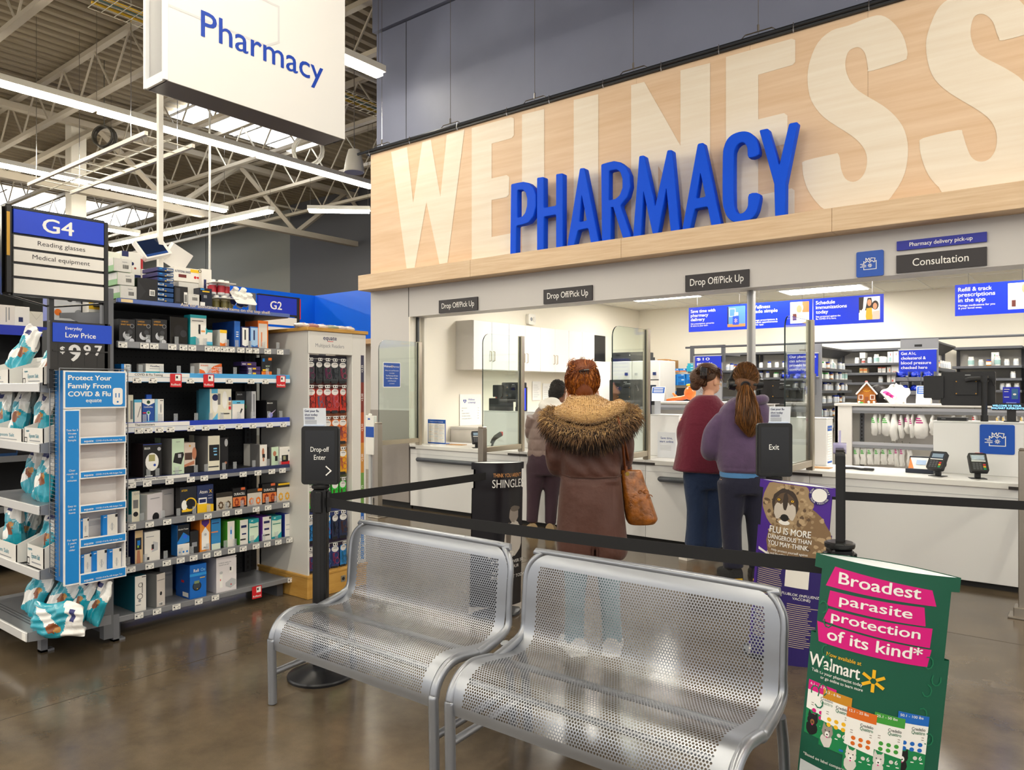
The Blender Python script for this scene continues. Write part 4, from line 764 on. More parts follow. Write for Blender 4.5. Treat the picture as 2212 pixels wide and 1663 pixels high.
# ---------------------------------------------------------------- test kit sidekick hung on the endcap's flank
KX = -4.45
def kz(px, py): return atX(px, py, KX).z
def ky(px): return atX(px, 900, KX).y
K0 = ky(137); sk = thing('hanging_display', 'blue and white cardboard hanging display for virus tests', 'display', (KX, K0, 0), FX)
kw = ky(272.5) - K0; zt, zb = kz(137, 800), kz(137, 1267); BL = mat('#1784d2', .4); SKM = [mat('#eeecea', .5), BL, PAPER, mat('#1673bd', .45), BROWN]
b = MB(); b.box(0, .005, zb + .02, .008, .12, zt, (3, 0, 0, 0, 0, 0)); b.box(kw - .008, .005, zb + .02, kw, .12, zt, 0); b.box(0, .112, zb + .02, kw, .12, zt, 0); b.box(.085, .01, zb + .03, .09, .112, zt - .2, 0)
b.build('shell', SKM, sk)
hz = kz(137, 883); h = MB(); h.rrect(0, hz, kw, zt, .003, -.004, .006, 0); h.rrect(.008, hz + .008, kw - .008, zt - .008, .003, -.0048, -.004, 1)
for k, t in enumerate(('Protect Your', 'Family From', 'COVID & Flu')): h.text(t, .022, zt - .052 - .045 * k, .027, -.0056, 2, 'L', .034, w=[.232, .23, .228][k] * .98)
h.text('equate', .155, hz + .035, .022, -.0056, 2, 'C', .016); h.rrect(.258, hz + .018, .313, hz + .115, .014, -.0056, -.0048, 0)
for x in (.272, .29): h.rect(x, hz + .06, x + .006, hz + .085, -.006, 3)
h.disc(.285, hz + .035, .006, -.006, 3, 8); h.build('header_card', SKM, sk)
c = MB(); x1 = ky(172.5) - K0; c.rrect(0, zb, x1, hz - .003, .003, -.004, .005, 0); c.rrect(.008, zb + .008, x1 - .006, hz - .012, .002, -.0048, -.004, 1)
for (py, ls) in ((931, ('Test for 3', 'Viruses', 'with 1', 'Sample')), (1018, ('Clear', 'results at', '15', 'minutes')), (1095, ('Easy to', 'use at', 'home')), (1168, ('For ages', '2 years', 'and', 'older'))):
    z = kz(155, py)
    for k, t in enumerate(ls): c.text(t, x1 / 2, z - .0185 * k, .0105, -.0056, 2, 'C', .004)
c.build('side_column', SKM, sk)
for k, (a, e) in enumerate(((940, 958), (1014, 1032), (1087, 1106), (1160, 1181), (1236, 1260))):
    z1, z0 = kz(173, a + 4), kz(173, e + 3); l = MB(); l.rrect(x1 - .004, z0, kw, z1, .002, -.003, .003, 0); l.rrect(x1 + .004, z0 + .007, kw - .006, z1 - .007, .001, -.0038, -.003, 1); l.text('equate', x1 + .045, z0 + .014, .013, -.0044, 2, 'C', .015); l.text('COVID-19 & Flu A/B Antigen Test', x1 + .155, z0 + .015, .0085, -.0044, 2, 'C', .012, w=.145); l.box(x1, .003, z0, kw - .006, .112, z0 + .006, 4)
    l.build('shelf_lip', SKM, sk)
w = MB()
for x, yy in ((-.02, -.0), (kw + .018, .02)):
    w.tube([(x, yy, zb + .06), (x, yy, zt + .012)], .003, 5, 0); w.tube([(x, .13, zb + .06), (x, .13, zt + .012)], .003, 5, 0)
    for k in range(52): w.tube([(x + (-.014 if x < 0 else 0), yy, zb + .06 + .022 * k), (x + (0 if x < 0 else .0), .13, zb + .06 + .022 * k)], .0018, 4, 0)
w.tube([(-.02, 0, zt + .012), (kw + .018, .02, zt + .012)], .003, 5, 0)
w.build('wire_rack', mat('#8d9198', .35, .7), sk)
def kit(px0, px1, pyt, pyb, label, yaw=.0, lean=.0):
    a, c = atX(px0, pyt, KX - .03), atX(px1, pyb, KX - .03); mb, ms = carton(c.y - a.y, a.z - c.z, .02, PALE, SKY, [('r', SKY, 0, 0, .28, 1), ('r', INK, .82, .86, .98, .97), ('o', LGREY, .6, .5, .13, .15), ('r', LGREY, .55, .35, .65, .65), ('r', INK, .42, .12, .85, .15), ('r', PAPER, .05, .9, .22, .93)])
    o = mb.build('test_kit', ms, loc=(KX - .03, (a.y + c.y) / 2, c.z), rz=FX + yaw, label=label, cat='box', group='virus test kits in the hanging display'); return o
kit(173, 193, 1121, 1164, 'test kit at the left of the fourth display bin', .2); kit(220, 257, 1113, 1162, 'test kit alone at the right of the fourth display bin', .25)
kit(174, 199, 1199, 1245, 'left of three test kits in the lowest display bin', .2); kit(199, 233, 1191, 1243, 'middle of three test kits in the lowest display bin', .2); kit(234, 264, 1187, 1240, 'right of three test kits in the lowest display bin', .2)

# ---------------------------------------------------------------- price sign and aisle sign
AX = -4.5
p0, p1, p2 = atX(108, 692, AX), atX(238, 706, AX), atX(108, 796, AX); w_ = p1.y - p0.y; z1, z0 = p0.z, p2.z - .004
ps_ = thing('price_sign', 'black price sign with blue header reading 9.97 dollars', 'sign', (AX, p0.y, z0), FX); h_ = z1 - z0
b = MB(); b.rrect(0, 0, w_, h_, .004, 0, .02, 0); b.box(.012, -.004, .1, w_ - .012, 0, .108, 0)
for k in range(4): b.box(.04 + .068 * k, -.0012, .02, .0415 + .068 * k, 0, .14, 1)
b.build('panel', [mat('#242220', .4), BLACK], ps_)
b = MB(); zb_ = h_ * .57; b.box(.012, -.006, zb_, w_ + .006, 0, h_ - .01, 0); b.text('Everyday', .075, h_ - .045, .017, -.0066, 1, 'L', .012); b.text('Low Price', .075, h_ - .088, .028, -.0066, 1, 'L', .016); b.build('header_card', [BLUE, PAPER], ps_)
b = MB(); b.text('$', .062, .092, .036, -.0016, 0, bold=.03); b.text('9', .125, .05, .09, -.0016, 0, bold=.04); b.text('9', .19, .086, .055, -.0016, 0, bold=.04); b.text('7', .25, .084, .056, -.0016, 0, bold=.04); b.build('lettering', mat('#dcdcdc', .5), ps_)
g0, g1, g2 = atX(28, 446, AX), atX(226, 478, AX), atX(28, 630, AX); gw, gh = g1.y - g0.y, g0.z - g2.z
sg = thing('aisle_sign', 'black framed G4 aisle sign listing reading glasses and medical equipment', 'sign', (AX, g0.y, g2.z - .01), FX)
f = MB(); f.box(-.035, 0, 0, 0, .06, gh + .02, 1, .006); f.box(gw - .004, 0, -.43, gw + .022, .03, gh + .01, 0, .004); f.box(0, 0, -.008, gw, .03, .004, 0); f.box(0, 0, gh + .002, gw, .03, gh + .016, 0); f.box(0, .012, 0, gw, .026, gh, 0); f.box(-.03, -.003, .2, -.015, 0, gh - .02, 2)
f.box(.18, .02, -.5, .205, .05, .02, 0); f.tube([(gw, .03, -.01), (.2, .06, -.05), (-.03, .05, -.0)], .006, 5, 0)
f.build('frame', [mat('#19191b', .3), mat('#2b2926', .2, .3), mat('#b58a36', .3, .6)], sg)
f = MB(); f.box(.002, -.004, gh - .125, gw - .006, .012, gh - .001, 0); f.text('G4', gw * .47, gh - .1, .075, -.0046, 1, bold=.02, w=.155); f.build('header_panel', [mat('#0a3fd0', .4), PAPER], sg)
for k, t in enumerate(('Reading glasses', 'Medical equipment', '', '')):
    s = MB(); zt_ = gh - .138 - .0765 * k; zb_ = zt_ - .062 if k < 3 else .004; s.box(.003, -.003, zb_, gw - .006, .012, zt_, 0)
    if t: s.text(t, gw * .51, zb_ + .022, .0245, -.0036, 1, bold=.002, w=[.24, .29][k])
    s.build('name_slat', [mat('#e7e4df', .5), INK], sg)
# the sign's second face turns away to the left
f = MB(); f.box(-.04, 0, 0, .46, .03, gh + .015, 0); f.box(.0, -.004, gh - .125, .44, 0, gh, 1)
for k in range(4): f.box(.0, -.003, gh - .2 - .0765 * k, .44, 0, gh - .138 - .0765 * k, 2)
f = f.build('side_face', [mat('#19191b', .3), mat('#0a3fd0', .4), mat('#e7e4df', .5)], sg, loc=(-.06, .08, 0), rz=PI + 1.15)

# ---------------------------------------------------------------- reading glasses display
RX = -4.44; r0 = 3.30; rw = .535
rd = thing('glasses_display', 'white glasses display with wooden top and base, hung with reading glasses', 'display', (RX, r0, 0), FX)
OAKY = wood('golden_oak', '#b98a3e', '#d0a356', (2, 2, 12), .4)
b = MB(); b.box(-.012, -.012, 0, rw, .6, .165, 0, .004); b.box(-.016, -.016, .15, rw + .01, .61, .17, 0, .003); b.box(.015, -.0135, .015, rw - .01, -.012, .14, 0); b.box(.185 + .1, -.016, .07, .325, -.0135, .115, 1); b.disc(.305, .092, .013, -.0165, 2, 12); b.build('base', [OAKY, mat('#a9a59a', .3, .8), BLACK], rd)
b = MB(); b.box(-.02, -.02, 1.925, rw + .01, .62, 1.95, 0, .003); b.box(-.0, -.015, 1.9, rw, .2, 1.925, 0) if False else None; b.build('top', OAKY, rd)
PNL = mat('#dddbd6', .45); rows = [atX(700, y, RX) .z for y in (825, 893, 962, 1030, 1103, 1172, 1245)]
b = MB()
zz = [.17] + [p for p in rows[::-1]][1:] + [1.74]
pr = [(-.0, 0.17), (.012, .17), (.012, 1.925), (-.0, 1.925)]
b.box(0, 0, .17, .012, .6, 1.925, 0); b.box(0, .58, .17, rw, .6, 1.925, 0); b.box(.4, -.004, .17, rw, .2, 1.925, 0, .004); b.box(0, -.006, 1.76, .4, .006, 1.925, 0, .003)
b.text('equate', .19, 1.865, .032, -.0068, 1, bold=.012); b.text('Multipack Readers', .19, 1.81, .027, -.0068, 2, w=.26); b.rect(.17, 1.853, .22, 1.857, -.0068, 3); b.build('cabinet', [PNL, NAVY, GREY, RED], rd)
BAND = ['#3a3846', '#5a2a28', '#8a4a2c', '#b07a44', '#59603a', '#33407c', '#32233f']; ztop = 1.755; bz = [ztop] + rows[:6] + [.172]
for k in range(7):
    s = MB(); s.box(.013, .06, bz[k + 1], .398, .066, bz[k], 0); s.box(.013, .052, bz[k] - .03, .398, .06, bz[k] - .024, 1); s.build('hook_board', [mat(BAND[k], .6), mat('#c9c9c9', .3, .6)], rd)
cb = MB(); edge = [1.765, rows[0] - .0, rows[1], rows[2], rows[3], rows[4], rows[5], .2]
for k, (c_, t) in enumerate(zip(['#3b3a52', '#7a2f24', '#b4501f', '#c98a3a', '#6d9a4a', '#1f5fb4', '#2a7fd0'], ['+3.25', '+3.00', '+2.50', '+2.00', '+1.75', '+1.50', '+1.25'])):
    cb.box(rw - .052, -.0055, edge[k + 1], rw - .022, -.004, edge[k], 1 + k); cb.text(t, rw - .031, (edge[k] + edge[k + 1]) / 2, .018, -.0062, 0, bold=.01, rot=PI / 2)
cb.build('strength_strip', [PAPER] + [mat(c) for c in ('#3b3a52', '#7a2f24', '#b4501f', '#c98a3a', '#6d9a4a', '#1f5fb4', '#2a7fd0')], rd)
CARDC = [['#2e3338'], ['#c9331f', '#b3271d'], ['#dd6a20', '#e07a2a'], ['#e2a51f', '#5aa33e'], ['#23c43c'], ['#2e86cf', '#2a3350'], ['#2f3f78', '#2e86cf']]; names = ['charcoal', 'red', 'orange', 'yellow and green', 'bright green', 'blue', 'dark blue']; ordn = ['first', 'second', 'third', 'fourth', 'fifth']
def glasses_card(h, col, fc, seed):
    r = random.Random(seed); m = MB(); w = .062; m.rrect(-w / 2, -h, w / 2, 0, .012, -.001, .001, 0); m.disc(0, -h * .14, w * .45, -.0014, 1, 16, rz=h * .14); m.rect(-.012, -h * .11, .02, -h * .09, -.0018, 2); m.rrect(-w / 2 + .004, -h - .012, w / 2 - .008, -h + .01, .006, -.0012, -.0005, 3)
    for k in range(2):
        x, z = .006 + .008 * k, -h * (.42 + .27 * k); P = [(x + .017 * math.cos(t), -.010, z + .021 * math.sin(t)) for t in [j * PI / 5 for j in range(10)]]; m.tube(P, .0016, 5, 4, closed=True)
    m.tube([(.012, -.01, -h * .5), (.014, -.012, -h * .56), (.014, -.01, -h * .62)], .0016, 5, 4); m.tube([(-.012, -.006, -h * .3), (-.006, -.007, -h * .6), (-.008, -.006, -h * .85)], .0022, 5, 4); m.tube([(-.018, -.005, -h * .32), (-.014, -.006, -h * .7)], .0022, 5, 4)
    m.tube([(0, -.02, -.006), (0, .055, -.006)], .0016, 4, 5); m.rect(-.024, .006, .012, .028, -.021, 6); m.rect(-.018, .011, -.008, .023, -.0214, 2); m.rect(0, .011, .008, .023, -.0214, 2)
    return m, [mat(col, .35), mat('#e9e6e2', .4), INK, mat('#1a1a1c', .5), mat(fc, .25), CHROME, PAPER]
for k in range(7):
    h = min(.215, (bz[k] - bz[k + 1]) * .74); zt2 = bz[k] - .05
    for i in range(5):
        fc = R.choice(['#7a2a5a', '#20242c', '#5a3a2a', '#a03a5a', '#c86a7a', '#2a6a8a']); m, ms = glasses_card(h, R.choice(CARDC[k]), fc, k * 9 + i); x = .05 + .073 * i
        m.build('glasses_card', ms, loc=(RX - .03 - R.uniform(0, .012), r0 + x, zt2), rz=FX + R.uniform(-.35, .1), label='%s glasses pack, %s from the left in %s row of the display' % (names[k], ordn[i], ['top', 'second', 'third', 'middle', 'fifth', 'sixth', 'bottom'][k]), cat='reading glasses', group='reading glasses packs on the display')
for i in range(6):
    a, t2 = (600 + 24 * i), 0; p = atX(a, 712, RX - .08); q = MB(); cc = ['#e6dede', '#b98a8a', '#e9e4e4', '#9aa89a', '#d6d0d0', '#e6e6e6'][i]
    q.ell((0, 0, .018), (.05, .07, .02), 0, 12, 7); q.add(*ringmesh(0, 0, .02, .026, 0), 1, Matrix.Translation((.01, -.02, .034)) @ Matrix.Rotation(-1.3, 4, 'X')); q.build('glasses_pack', [mat(cc, .2, coat=.6, bump=.5, bscale=30), mat('#7a2a3a')], loc=(RX - .10, 3.32 + .085 * i, 1.95), rz=R.uniform(-.5, .5), label='%s glass-clear glasses pack lying on the wooden display top, %s from the left' % (['white', 'rosy', 'pale', 'greenish', 'greyish', 'silvery'][i], ['first', 'second', 'third', 'fourth', 'fifth', 'sixth'][i]), cat='reading glasses', group='glasses packs lying on the display top')

# ---------------------------------------------------------------- tablet device, far aisle signs and the shelving across the aisle
t = atX(352, 575, -5.0); t.z += .075; td = thing('price_checker', 'pair of white tablet stations back to back above the top shelf', 'tablet', (-5.08, t.y + .03, t.z), FX)
for k, (ang, nm) in enumerate(((.62, 'screen_unit'), (-.62, 'rear_unit'))):
    u = MB(); M_ = Matrix.Rotation(0, 4, 'Z'); u.rrect(-.14 if k == 0 else .03, .0, .07 if k == 0 else .2, .15, .006, -.02, .02, 0, Matrix.Translation((0, -.02 if k == 0 else .06, 0)) @ Matrix.Rotation(-.5 if k == 0 else .35, 4, 'X') @ Matrix.Rotation(-.38 if k == 0 else .42, 4, 'Y'))
    if k == 0: u.rect(-.128, .012, .045, .138, -.0205, 1, Matrix.Translation((0, -.02, 0)) @ Matrix.Rotation(-.5, 4, 'X') @ Matrix.Rotation(-.38, 4, 'Y')); u.rect(-.128, .012, .045, .03, -.021, 2, Matrix.Translation((0, -.02, 0)) @ Matrix.Rotation(-.5, 4, 'X') @ Matrix.Rotation(-.38, 4, 'Y'))
    u.build(nm, [mat('#e9e7e4', .4), mat('#16233f', .15), mat('#2a4a8a', .2)], td)
u = MB(); u.cyl((0, .02, -.12), (0, .02, .02), .012, 8, 0); u.build('stem', mat('#e6e3da', .45), td)
g2a, g2b = atX(558, 636, -5.3), atX(641, 655, -5.3)
s2 = thing('aisle_sign', 'small blue G2 aisle sign past the end of the top shelf', 'sign', (-5.3, g2a.y, g2a.z - .5), FX)
f = MB(); f.box(0, 0, .36, g2b.y - g2a.y, .02, .5, 0); f.text('G2', (g2b.y - g2a.y) * .45, .395, .065, -.001, 1, bold=.02); f.build('header_panel', [mat('#0a2fc0', .4), PAPER], s2)
f = MB(); W2 = g2b.y - g2a.y; f.box(W2, 0, -1.5 + .5, W2 + .03, .03, .51, 0); f.box(-.004, 0, .345, W2, .025, .36, 0); f.box(0, 0, .498, W2, .025, .51, 0); f.box(W2 + .03, 0, .33, W2 + .04, .03, .5, 1)
f.box(-.05, .02, .5 - g2a.z, -.01, .06, .51, 2); f.build('frame', [BLACK, RED, mat('#707277', .4, .4)], s2)
for k in range(3): MB().box(0, 0, .27 - .085 * k, W2, .015, .335 - .085 * k, 0).build('name_slat', mat('#e7e4df', .5), s2)
XB = -7.0
sb = thing('shelving_unit', 'dark shelving across the aisle with blue-edged top shelf, at the picture edge', 'shelving', (XB, 1.0, 0), FX)
b = MB(); b.box(0, .42, 0, 2.4, .46, 2.0, 0); b.build('back_panel', PERF, sb)
for i, (z, hh) in enumerate(((2.03, .08), (1.68, .05), (.96, .05), (.55, .05), (.16, .06))):
    s = MB(); s.box(0, -.01, z - hh, 2.4, .0, z, 0); s.box(0, 0, z - .03, 2.4, .42, z - .01, 1); s.build('shelf', [mat('#2238b8', .35) if i == 0 else mat('#8c8e93', .35, .3), mat('#2e2f33', .5)], sb)
for px0, px1, yt, cl_, lab, gx in ((-8, 32, 657, '#e3dedb', 'pinkish white carton with grey print on the far top shelf', [('r', GREY, .5, .2, .56, .9), ('r', GREY, .65, .3, .72, .9)]), (32, 64, 661, '#eceae8', 'white carton with small navy square on the far top shelf', [('r', NAVY, .25, .25, .55, .48)]), (64, 93, 672, '#d8d5c9', 'wrapped cream parcel with crossed folds on the far top shelf', [('p', mat('#b9b6aa'), [(0, 1), (.5, .5), (.52, .52), (.03, 1)]), ('p', mat('#b9b6aa'), [(1, 1), (.5, .5), (.48, .52), (.97, 1)])])):
    a, c = atX(px0, yt, XB - .02), atX(px1, yt, XB - .02); mb, ms = carton(c.y - a.y, a.z - 2.021, .2, mat(cl_, .5), None, gx); mb.build('carton', ms, loc=(XB - .02, (a.y + c.y) / 2, 2.0205), rz=FX, label=lab, cat='box', group='cartons on the far top shelf')
p = atX(8, 1010, XB - .03)
m = MB(); m.rrect(-.1, 0, .1, .22, .02, 0, .12, 0); m.rect(-.09, .03, .09, .1, -.001, 1); m.box(-.105, -.005, .2, .105, .125, .235, 2, .006)
m.build('storage_tub', [mat('#2a4a78', .35), BLK2, mat('#4f7bb5', .35)], loc=(XB - .03, p.y, .951), rz=FX, label='blue lidded tub on the dark shelving across the aisle', cat='tub')
s = MB(); mb, ms = carton(.34, .2, .14, mat('#d9dbe4', .4), mat('#6a74b8', .4), [('r', NAVY, .7, 0, 1, .35), ('d', INK, .3, .7, .06), ('d', ORANGE, .1, .25, .06), ('d', GREY, .45, .25, .07), ('r', YEL, .55, .15, .68, .4), ('r', GREY, .4, .6, .6, .65)])
q = atX(165, 700, -5.05); mb.build('carton', ms, loc=(-5.05, q.y + .03, 1.93), rz=FX, label='white and lilac carton seen between the aisle sign and the shelf', cat='box')
mb, ms = carton(.1, .1, .1, PALE, PALE, [('r', YEL, 0, .2, .7, .8), ('r', INK, .3, .35, .9, .7)]); q = atX(210, 655, -4.95); mb.build('carton', ms, loc=(-4.95, q.y, 1.985), rz=FX, label='white carton with yellow square behind the aisle sign post', cat='box')
b = MB(); b.add([(0, 0, .1), (.3, 0, .13), (.3, 0, -.02), (.22, 0, 0), (.06, 0, .07), (0, 0, .07), (0, .01, .1), (.3, .01, .13), (.3, .01, -.02), (.22, .01, 0), (.06, .01, .07), (0, .01, .07)], [(0, 1, 2, 3, 4, 5), (6, 7, 8, 9, 10, 11), (0, 1, 7, 6), (3, 4, 10, 9), (4, 5, 11, 10)], 0); q = atX(130, 690, -4.9)
b.build('shelf_bracket', mat('#8a8c91', .35, .5), ec, loc=(q.x - EX, q.y - EYF, q.z - .06), rz=FX)
# ================================================================ pharmacy front
KICK = mat('#1c1b1b', .6)
SEG = [-6.8, -5.06, -3.5, -1.935, -.35, 1.25]; WHERE = ['at the left end under the Wellness poster', 'behind the person in the quilted vest', 'behind the two people side by side', 'with the two card terminals', 'at the right picture edge']
for i in range(5):
    a, c = SEG[i], SEG[i + 1]; L = c - a
    t = thing('service_counter', 'white pharmacy counter unit ' + WHERE[i], 'counter', (a, 6.6, 0), 0, 'white pharmacy counter units')
    b = MB(); b.box(.002, 0, .05, L - .002, .55, .765, 0, .002); b.box(.002, -.002, .70, L - .002, 0, .704, 1); b.build('body', [LAMIN, LGREY], t)
    MB().box(0, .05, 0, L, .53, .05, 0).build('kick_plate', KICK, t)
    MB().box(.001, -.015, .766, L - .001, .66, .812, 0, .004).build('worktop', mat('#eceae7', .3), t)
    for a_, c_ in ((.0, .11), (L - .16, L - .002)): MB().box(a_, -.017, .766, c_, .1, .788, 0).build('corner_bracket', mat('#332e2c', .5), t)
    if i < 3:
        m = MB(); m.tube([(.17, -.05, .64), (.185, -.055, .64), (L - .2, -.055, .64), (L - .185, -.05, .64)], [.018, .027, .027, .018], 12, 0); m.box(.3, -.04, .62, .34, 0, .66, 0); m.box(L - .4, -.04, .62, L - .36, 0, .66, 0); m.build('bumper_bar', mat('#53575f', .4, .1), t, smooth=40)
EDGE = mat('#1e2b29', .2)
STL2 = mat('#b3a996', .28, .85, bump=.1, bscale=50, stretch=(1, 1, 10))
PN = ['leftmost of the glass partitions, with a blue notice', 'second glass partition, left of the quilted vest', 'glass partition beside the fur-hooded parka', 'glass partition behind the Exit sign', 'glass partition at the right picture edge']
for i in range(5):
    x = [-6.67, -5.06, -3.5, -1.935, -.37][i]; t = thing('glass_partition', PN[i], 'partition', (x, 6.62, 0), 0, 'glass partitions at the counter')
    pane = rr_pts(-.66, .9, -.012, 2.07, .11, 8); pts = [(-.66, .9), (-.012, .9), (-.012, 2.095)] + [(-.66 + .11 - .11 * math.sin(a), 1.985 + .11 * math.cos(a)) for a in [k * PI / 16 for k in range(9)]]
    RT = Matrix.Rotation(PI / 2, 4, 'Z')          # outline x -> world y
    MB().prism(pts, -.006, .006, 0, RT, mside=1).build('pane', [GLASS, EDGE], t)
    MB().box(-.03, -.02, .8135, .03, .03, 2.1, 0, .003).box(-.006, -.03, .9, .006, -.018, 2.09, 1).build('rear_post', [STL2, mat('#3c3d3d', .4)], t)
    MB().box(-.025, -.68, .845, .025, -.01, .9, 0, .003).build('rail', STL2, t)
    m = MB(); m.box(-.035, -.70, .012, .035, -.63, 1.10, 0, .004); m.box(-.035, -.70, 1.10, .035, -.63, 1.115, 0, .006); m.box(-.09, -.75, 0, .09, -.58, .012, 0, .003); m.box(-.06, -.725, 0, .06, -.605, .07, 0, .004); m.build('floor_post', STEEL, t)
    if i == 0:
        n = MB(); n.rrect(.06, 1.56, .34, 1.86, .01, -.003, 0, 0, seg=2); n.rrect(.068, 1.568, .332, 1.852, .006, -.0035, -.003, 1, seg=2); n.text('Walmart', .135, 1.8, .025, -.004, 0, bold=.018); n.text('Pharmacy', .265, 1.8, .02, -.004, 0)
        for k in range(6): a = k * PI / 3; n.flat([(.2 + .004 * math.cos(a) , 1.81 + .004 * math.sin(a)), (.2 + .016 * math.cos(a - .2), 1.81 + .016 * math.sin(a - .2)), (.2 + .016 * math.cos(a + .2), 1.81 + .016 * math.sin(a + .2))], -.004, 2)
        for k, (s_, bb) in enumerate((('When only one Pharmacist', .0), ('is on duty', 0), ('The Pharmacy will close', .016), ('from 1:30pm to 2:00pm', .016), ('while Pharmacist', .0), ('is at lunch', 0))): n.text(s_, .2, 1.755 - .031 * k, .014, -.004, 0, bold=bb)
        n.build('notice', [PAPER, mat('#0b4aa6', .45), YEL], t, loc=(-.008, -.63, -.03), rz=PI / 2 - .0)
        for o in [o for o in t.children if o.name.startswith('notice')]: o.location = (.0085, -.66, -.03)
# ---------------------------------------------------------------- signs on the header
def plate(name, x0, z0, x1, z1, Y, label, m, lines, mats, cat='sign', r=.002, th=.018, group=None, gfx=None):
    t = thing(name, label, cat, (x0, Y, z0), 0, group); w, h = x1 - x0, z1 - z0
    b = MB(); b.rrect(0, 0, w, h, max(r, .0011), -th, 0, 0); b.build('panel', m, t)
    b = MB()
    for s_, cx, cz, sz, ww, bo, al in lines: b.text(s_, cx * w, cz * h, sz * h, -th - .0006, 0, al, bo, w=ww * w if ww else None)
    if gfx: gfx(b, w, h, -th - .0006)
    b.build('lettering', mats, t); return t
SGN = mat('#2b272b', .5)
for k, (x0, x1, lab) in enumerate(((-6.288, -5.67, 'leftmost black Drop Off/Pick Up sign on the grey header'), (-4.724, -4.105, 'middle black Drop Off/Pick Up sign on the grey header'), (-3.07, -2.455, 'right black Drop Off/Pick Up sign, largest of the three'))):
    plate('counter_sign', x0, 2.43, x1, 2.585, 6.6, lab, SGN, [('Drop Off/Pick Up', .5, .33, .42, .84, .004, 'C')], PAPER, group='black signs over the counter')
plate('counter_sign', -1.258, 2.432, -.645, 2.572, 6.6, 'black Consultation sign on the grey header', SGN, [('Consultation', .5, .32, .42, .62, .006, 'C')], PAPER, group='black signs over the counter')
plate('counter_sign', -1.255, 2.61, -.645, 2.684, 6.6, 'narrow blue Pharmacy delivery pick-up sign above the Consultation sign', mat('#12209e', .45), [('Pharmacy delivery pick-up', .5, .33, .42, .7, .014, 'C')], PAPER)
def bagicon(b, w, h, y):
    s = lambda l: [(p[0] * w, p[1] * h) for p in l]; lw = .026 * w
    ln(b, s([(.28, .28), (.74, .28), (.74, .6), (.66, .55), (.58, .62), (.5, .55), (.42, .62), (.34, .55), (.28, .6), (.28, .5)]), lw, y); ln(b, s([(.28, .35), (.28, .28)]), lw, y)
    for z, x in ((.5, .16), (.445, .22), (.39, .16)): ln(b, s([(x, z), (.36 if z < .5 else .3, z)]), lw, y)
    ln(b, s([(.36, .6), (.36, .72), (.42, .66), (.48, .72), (.5, .62)]), lw, y); ln(b, s([(.52, .62), (.55, .72), (.7, .7), (.68, .6)]), lw, y)
    for k in range(8): a = k * PI / 4; ln(b, s([(.51 + .03 * math.cos(a), .43 + .03 * math.sin(a)), (.51 + .07 * math.cos(a), .43 + .07 * math.sin(a))]), lw * .8, y)
plate('pickup_sign', -1.556, 2.425, -1.352, 2.632, 6.6, 'blue square sign with white bag outline on the grey header', mat('#0b50b8', .4), [], PAPER, r=.012, gfx=bagicon)
# ---------------------------------------------------------------- things on the counter
CT = .8125
def riser(x0, x1, label):
    t = thing('counter_riser', label, 'counter riser', (x0, 7.06, CT), 0, 'white risers standing on the counter'); L = x1 - x0
    b = MB(); b.box(0, 0, 0, L, .2, .42, 0, .004); b.box(-.004, -.004, .42, L + .004, .21, .432, 0, .002); b.build('body', LAMIN, t); return t
r1 = riser(-5.98, -4.92, 'white riser behind the second glass partition'); r2 = riser(-4.35, -3.36, 'white riser beside the fur-hooded parka'); r3 = riser(-2.75, -1.92, 'white riser behind the Exit sign'); r4 = riser(-1.07, -.15, 'white riser with blue bag emblem near the card terminals')
def lang_sheet(b, w, h, y):
    b.rect(0, 0, w, h, y, 0); b.rect(0, h * .86, w, h, y - .0004, 1); b.rect(0, 0, w, h * .05, y - .0004, 1); b.text('Point to your language', w / 2, h * .92, h * .035, y - .0008, 0, bold=.01, w=w * .8)
    rr = random.Random(5)
    for i in range(3):
        for k in range(11): b.rect(w * (.05 + .31 * i), h * (.1 + .067 * k), w * (.05 + .31 * i + rr.uniform(.18, .28)), h * (.1 + .067 * k + .012), y - .0004, 2 + (k + i) % 3)
LM = [PAPER, mat('#1559b8', .45), mat('#c9a28a'), mat('#9fb3c8'), mat('#b9b9b4')]
p = atY(925, 955, 6.92); q = atY(961, 908, 6.92); t = thing('language_stand', 'blue-framed language sheet standing on the left counter', 'sign', (p.x, 6.92, CT), 0); w, h = q.x - p.x, q.z - CT
b = MB(); b.box(-.008, .001, 0, w + .008, .006, h + .008, 0); b.box(-.008, .001, 0, w + .008, .08, .006, 0); b.build('holder', mat('#1559b8', .4), t); b = MB(); lang_sheet(b, w, h, 0); b.build('sheet', LM, t)
for rr_, z0, z1, lab in ((r2, .02, .30, 0), (r3, .02, .36, 0)):
    L = 1.0 if rr_ is r2 else .83
    b = MB(); lang_sheet(b, .13 if rr_ is r2 else .14, z1 - z0, 0); b.build('language_sheet', LM, rr_, loc=(L + .0012, .03, z0), rz=PI / 2)
b = MB(); b.rrect(0, 0, .235, .235, .014, -.004, 0, 0); bagicon(b, .235, .235, -.0046); b.build('emblem_sign', [mat('#0b50b8', .4)] , r4, loc=(.33, -.0005, .175))
o = r4.children[-1]; o.data.materials.append(PAPER)
for pl in o.data.polygons:
    if pl.center.y < -.0043: pl.material_index = 1
p = atY(1440, 985, 6.95); b = MB(); b.rrect(0, 0, .2, .26, .003, -.002, .002, 0); b.text('Save time,', .1, .19, .022, -.0026, 1, bold=.012, w=.13); b.text('start online', .1, .155, .022, -.0026, 1, bold=.012, w=.15)
for k in range(4): b.rect(.03, .12 - .014 * k, .15, .124 - .014 * k, -.0026, 2)
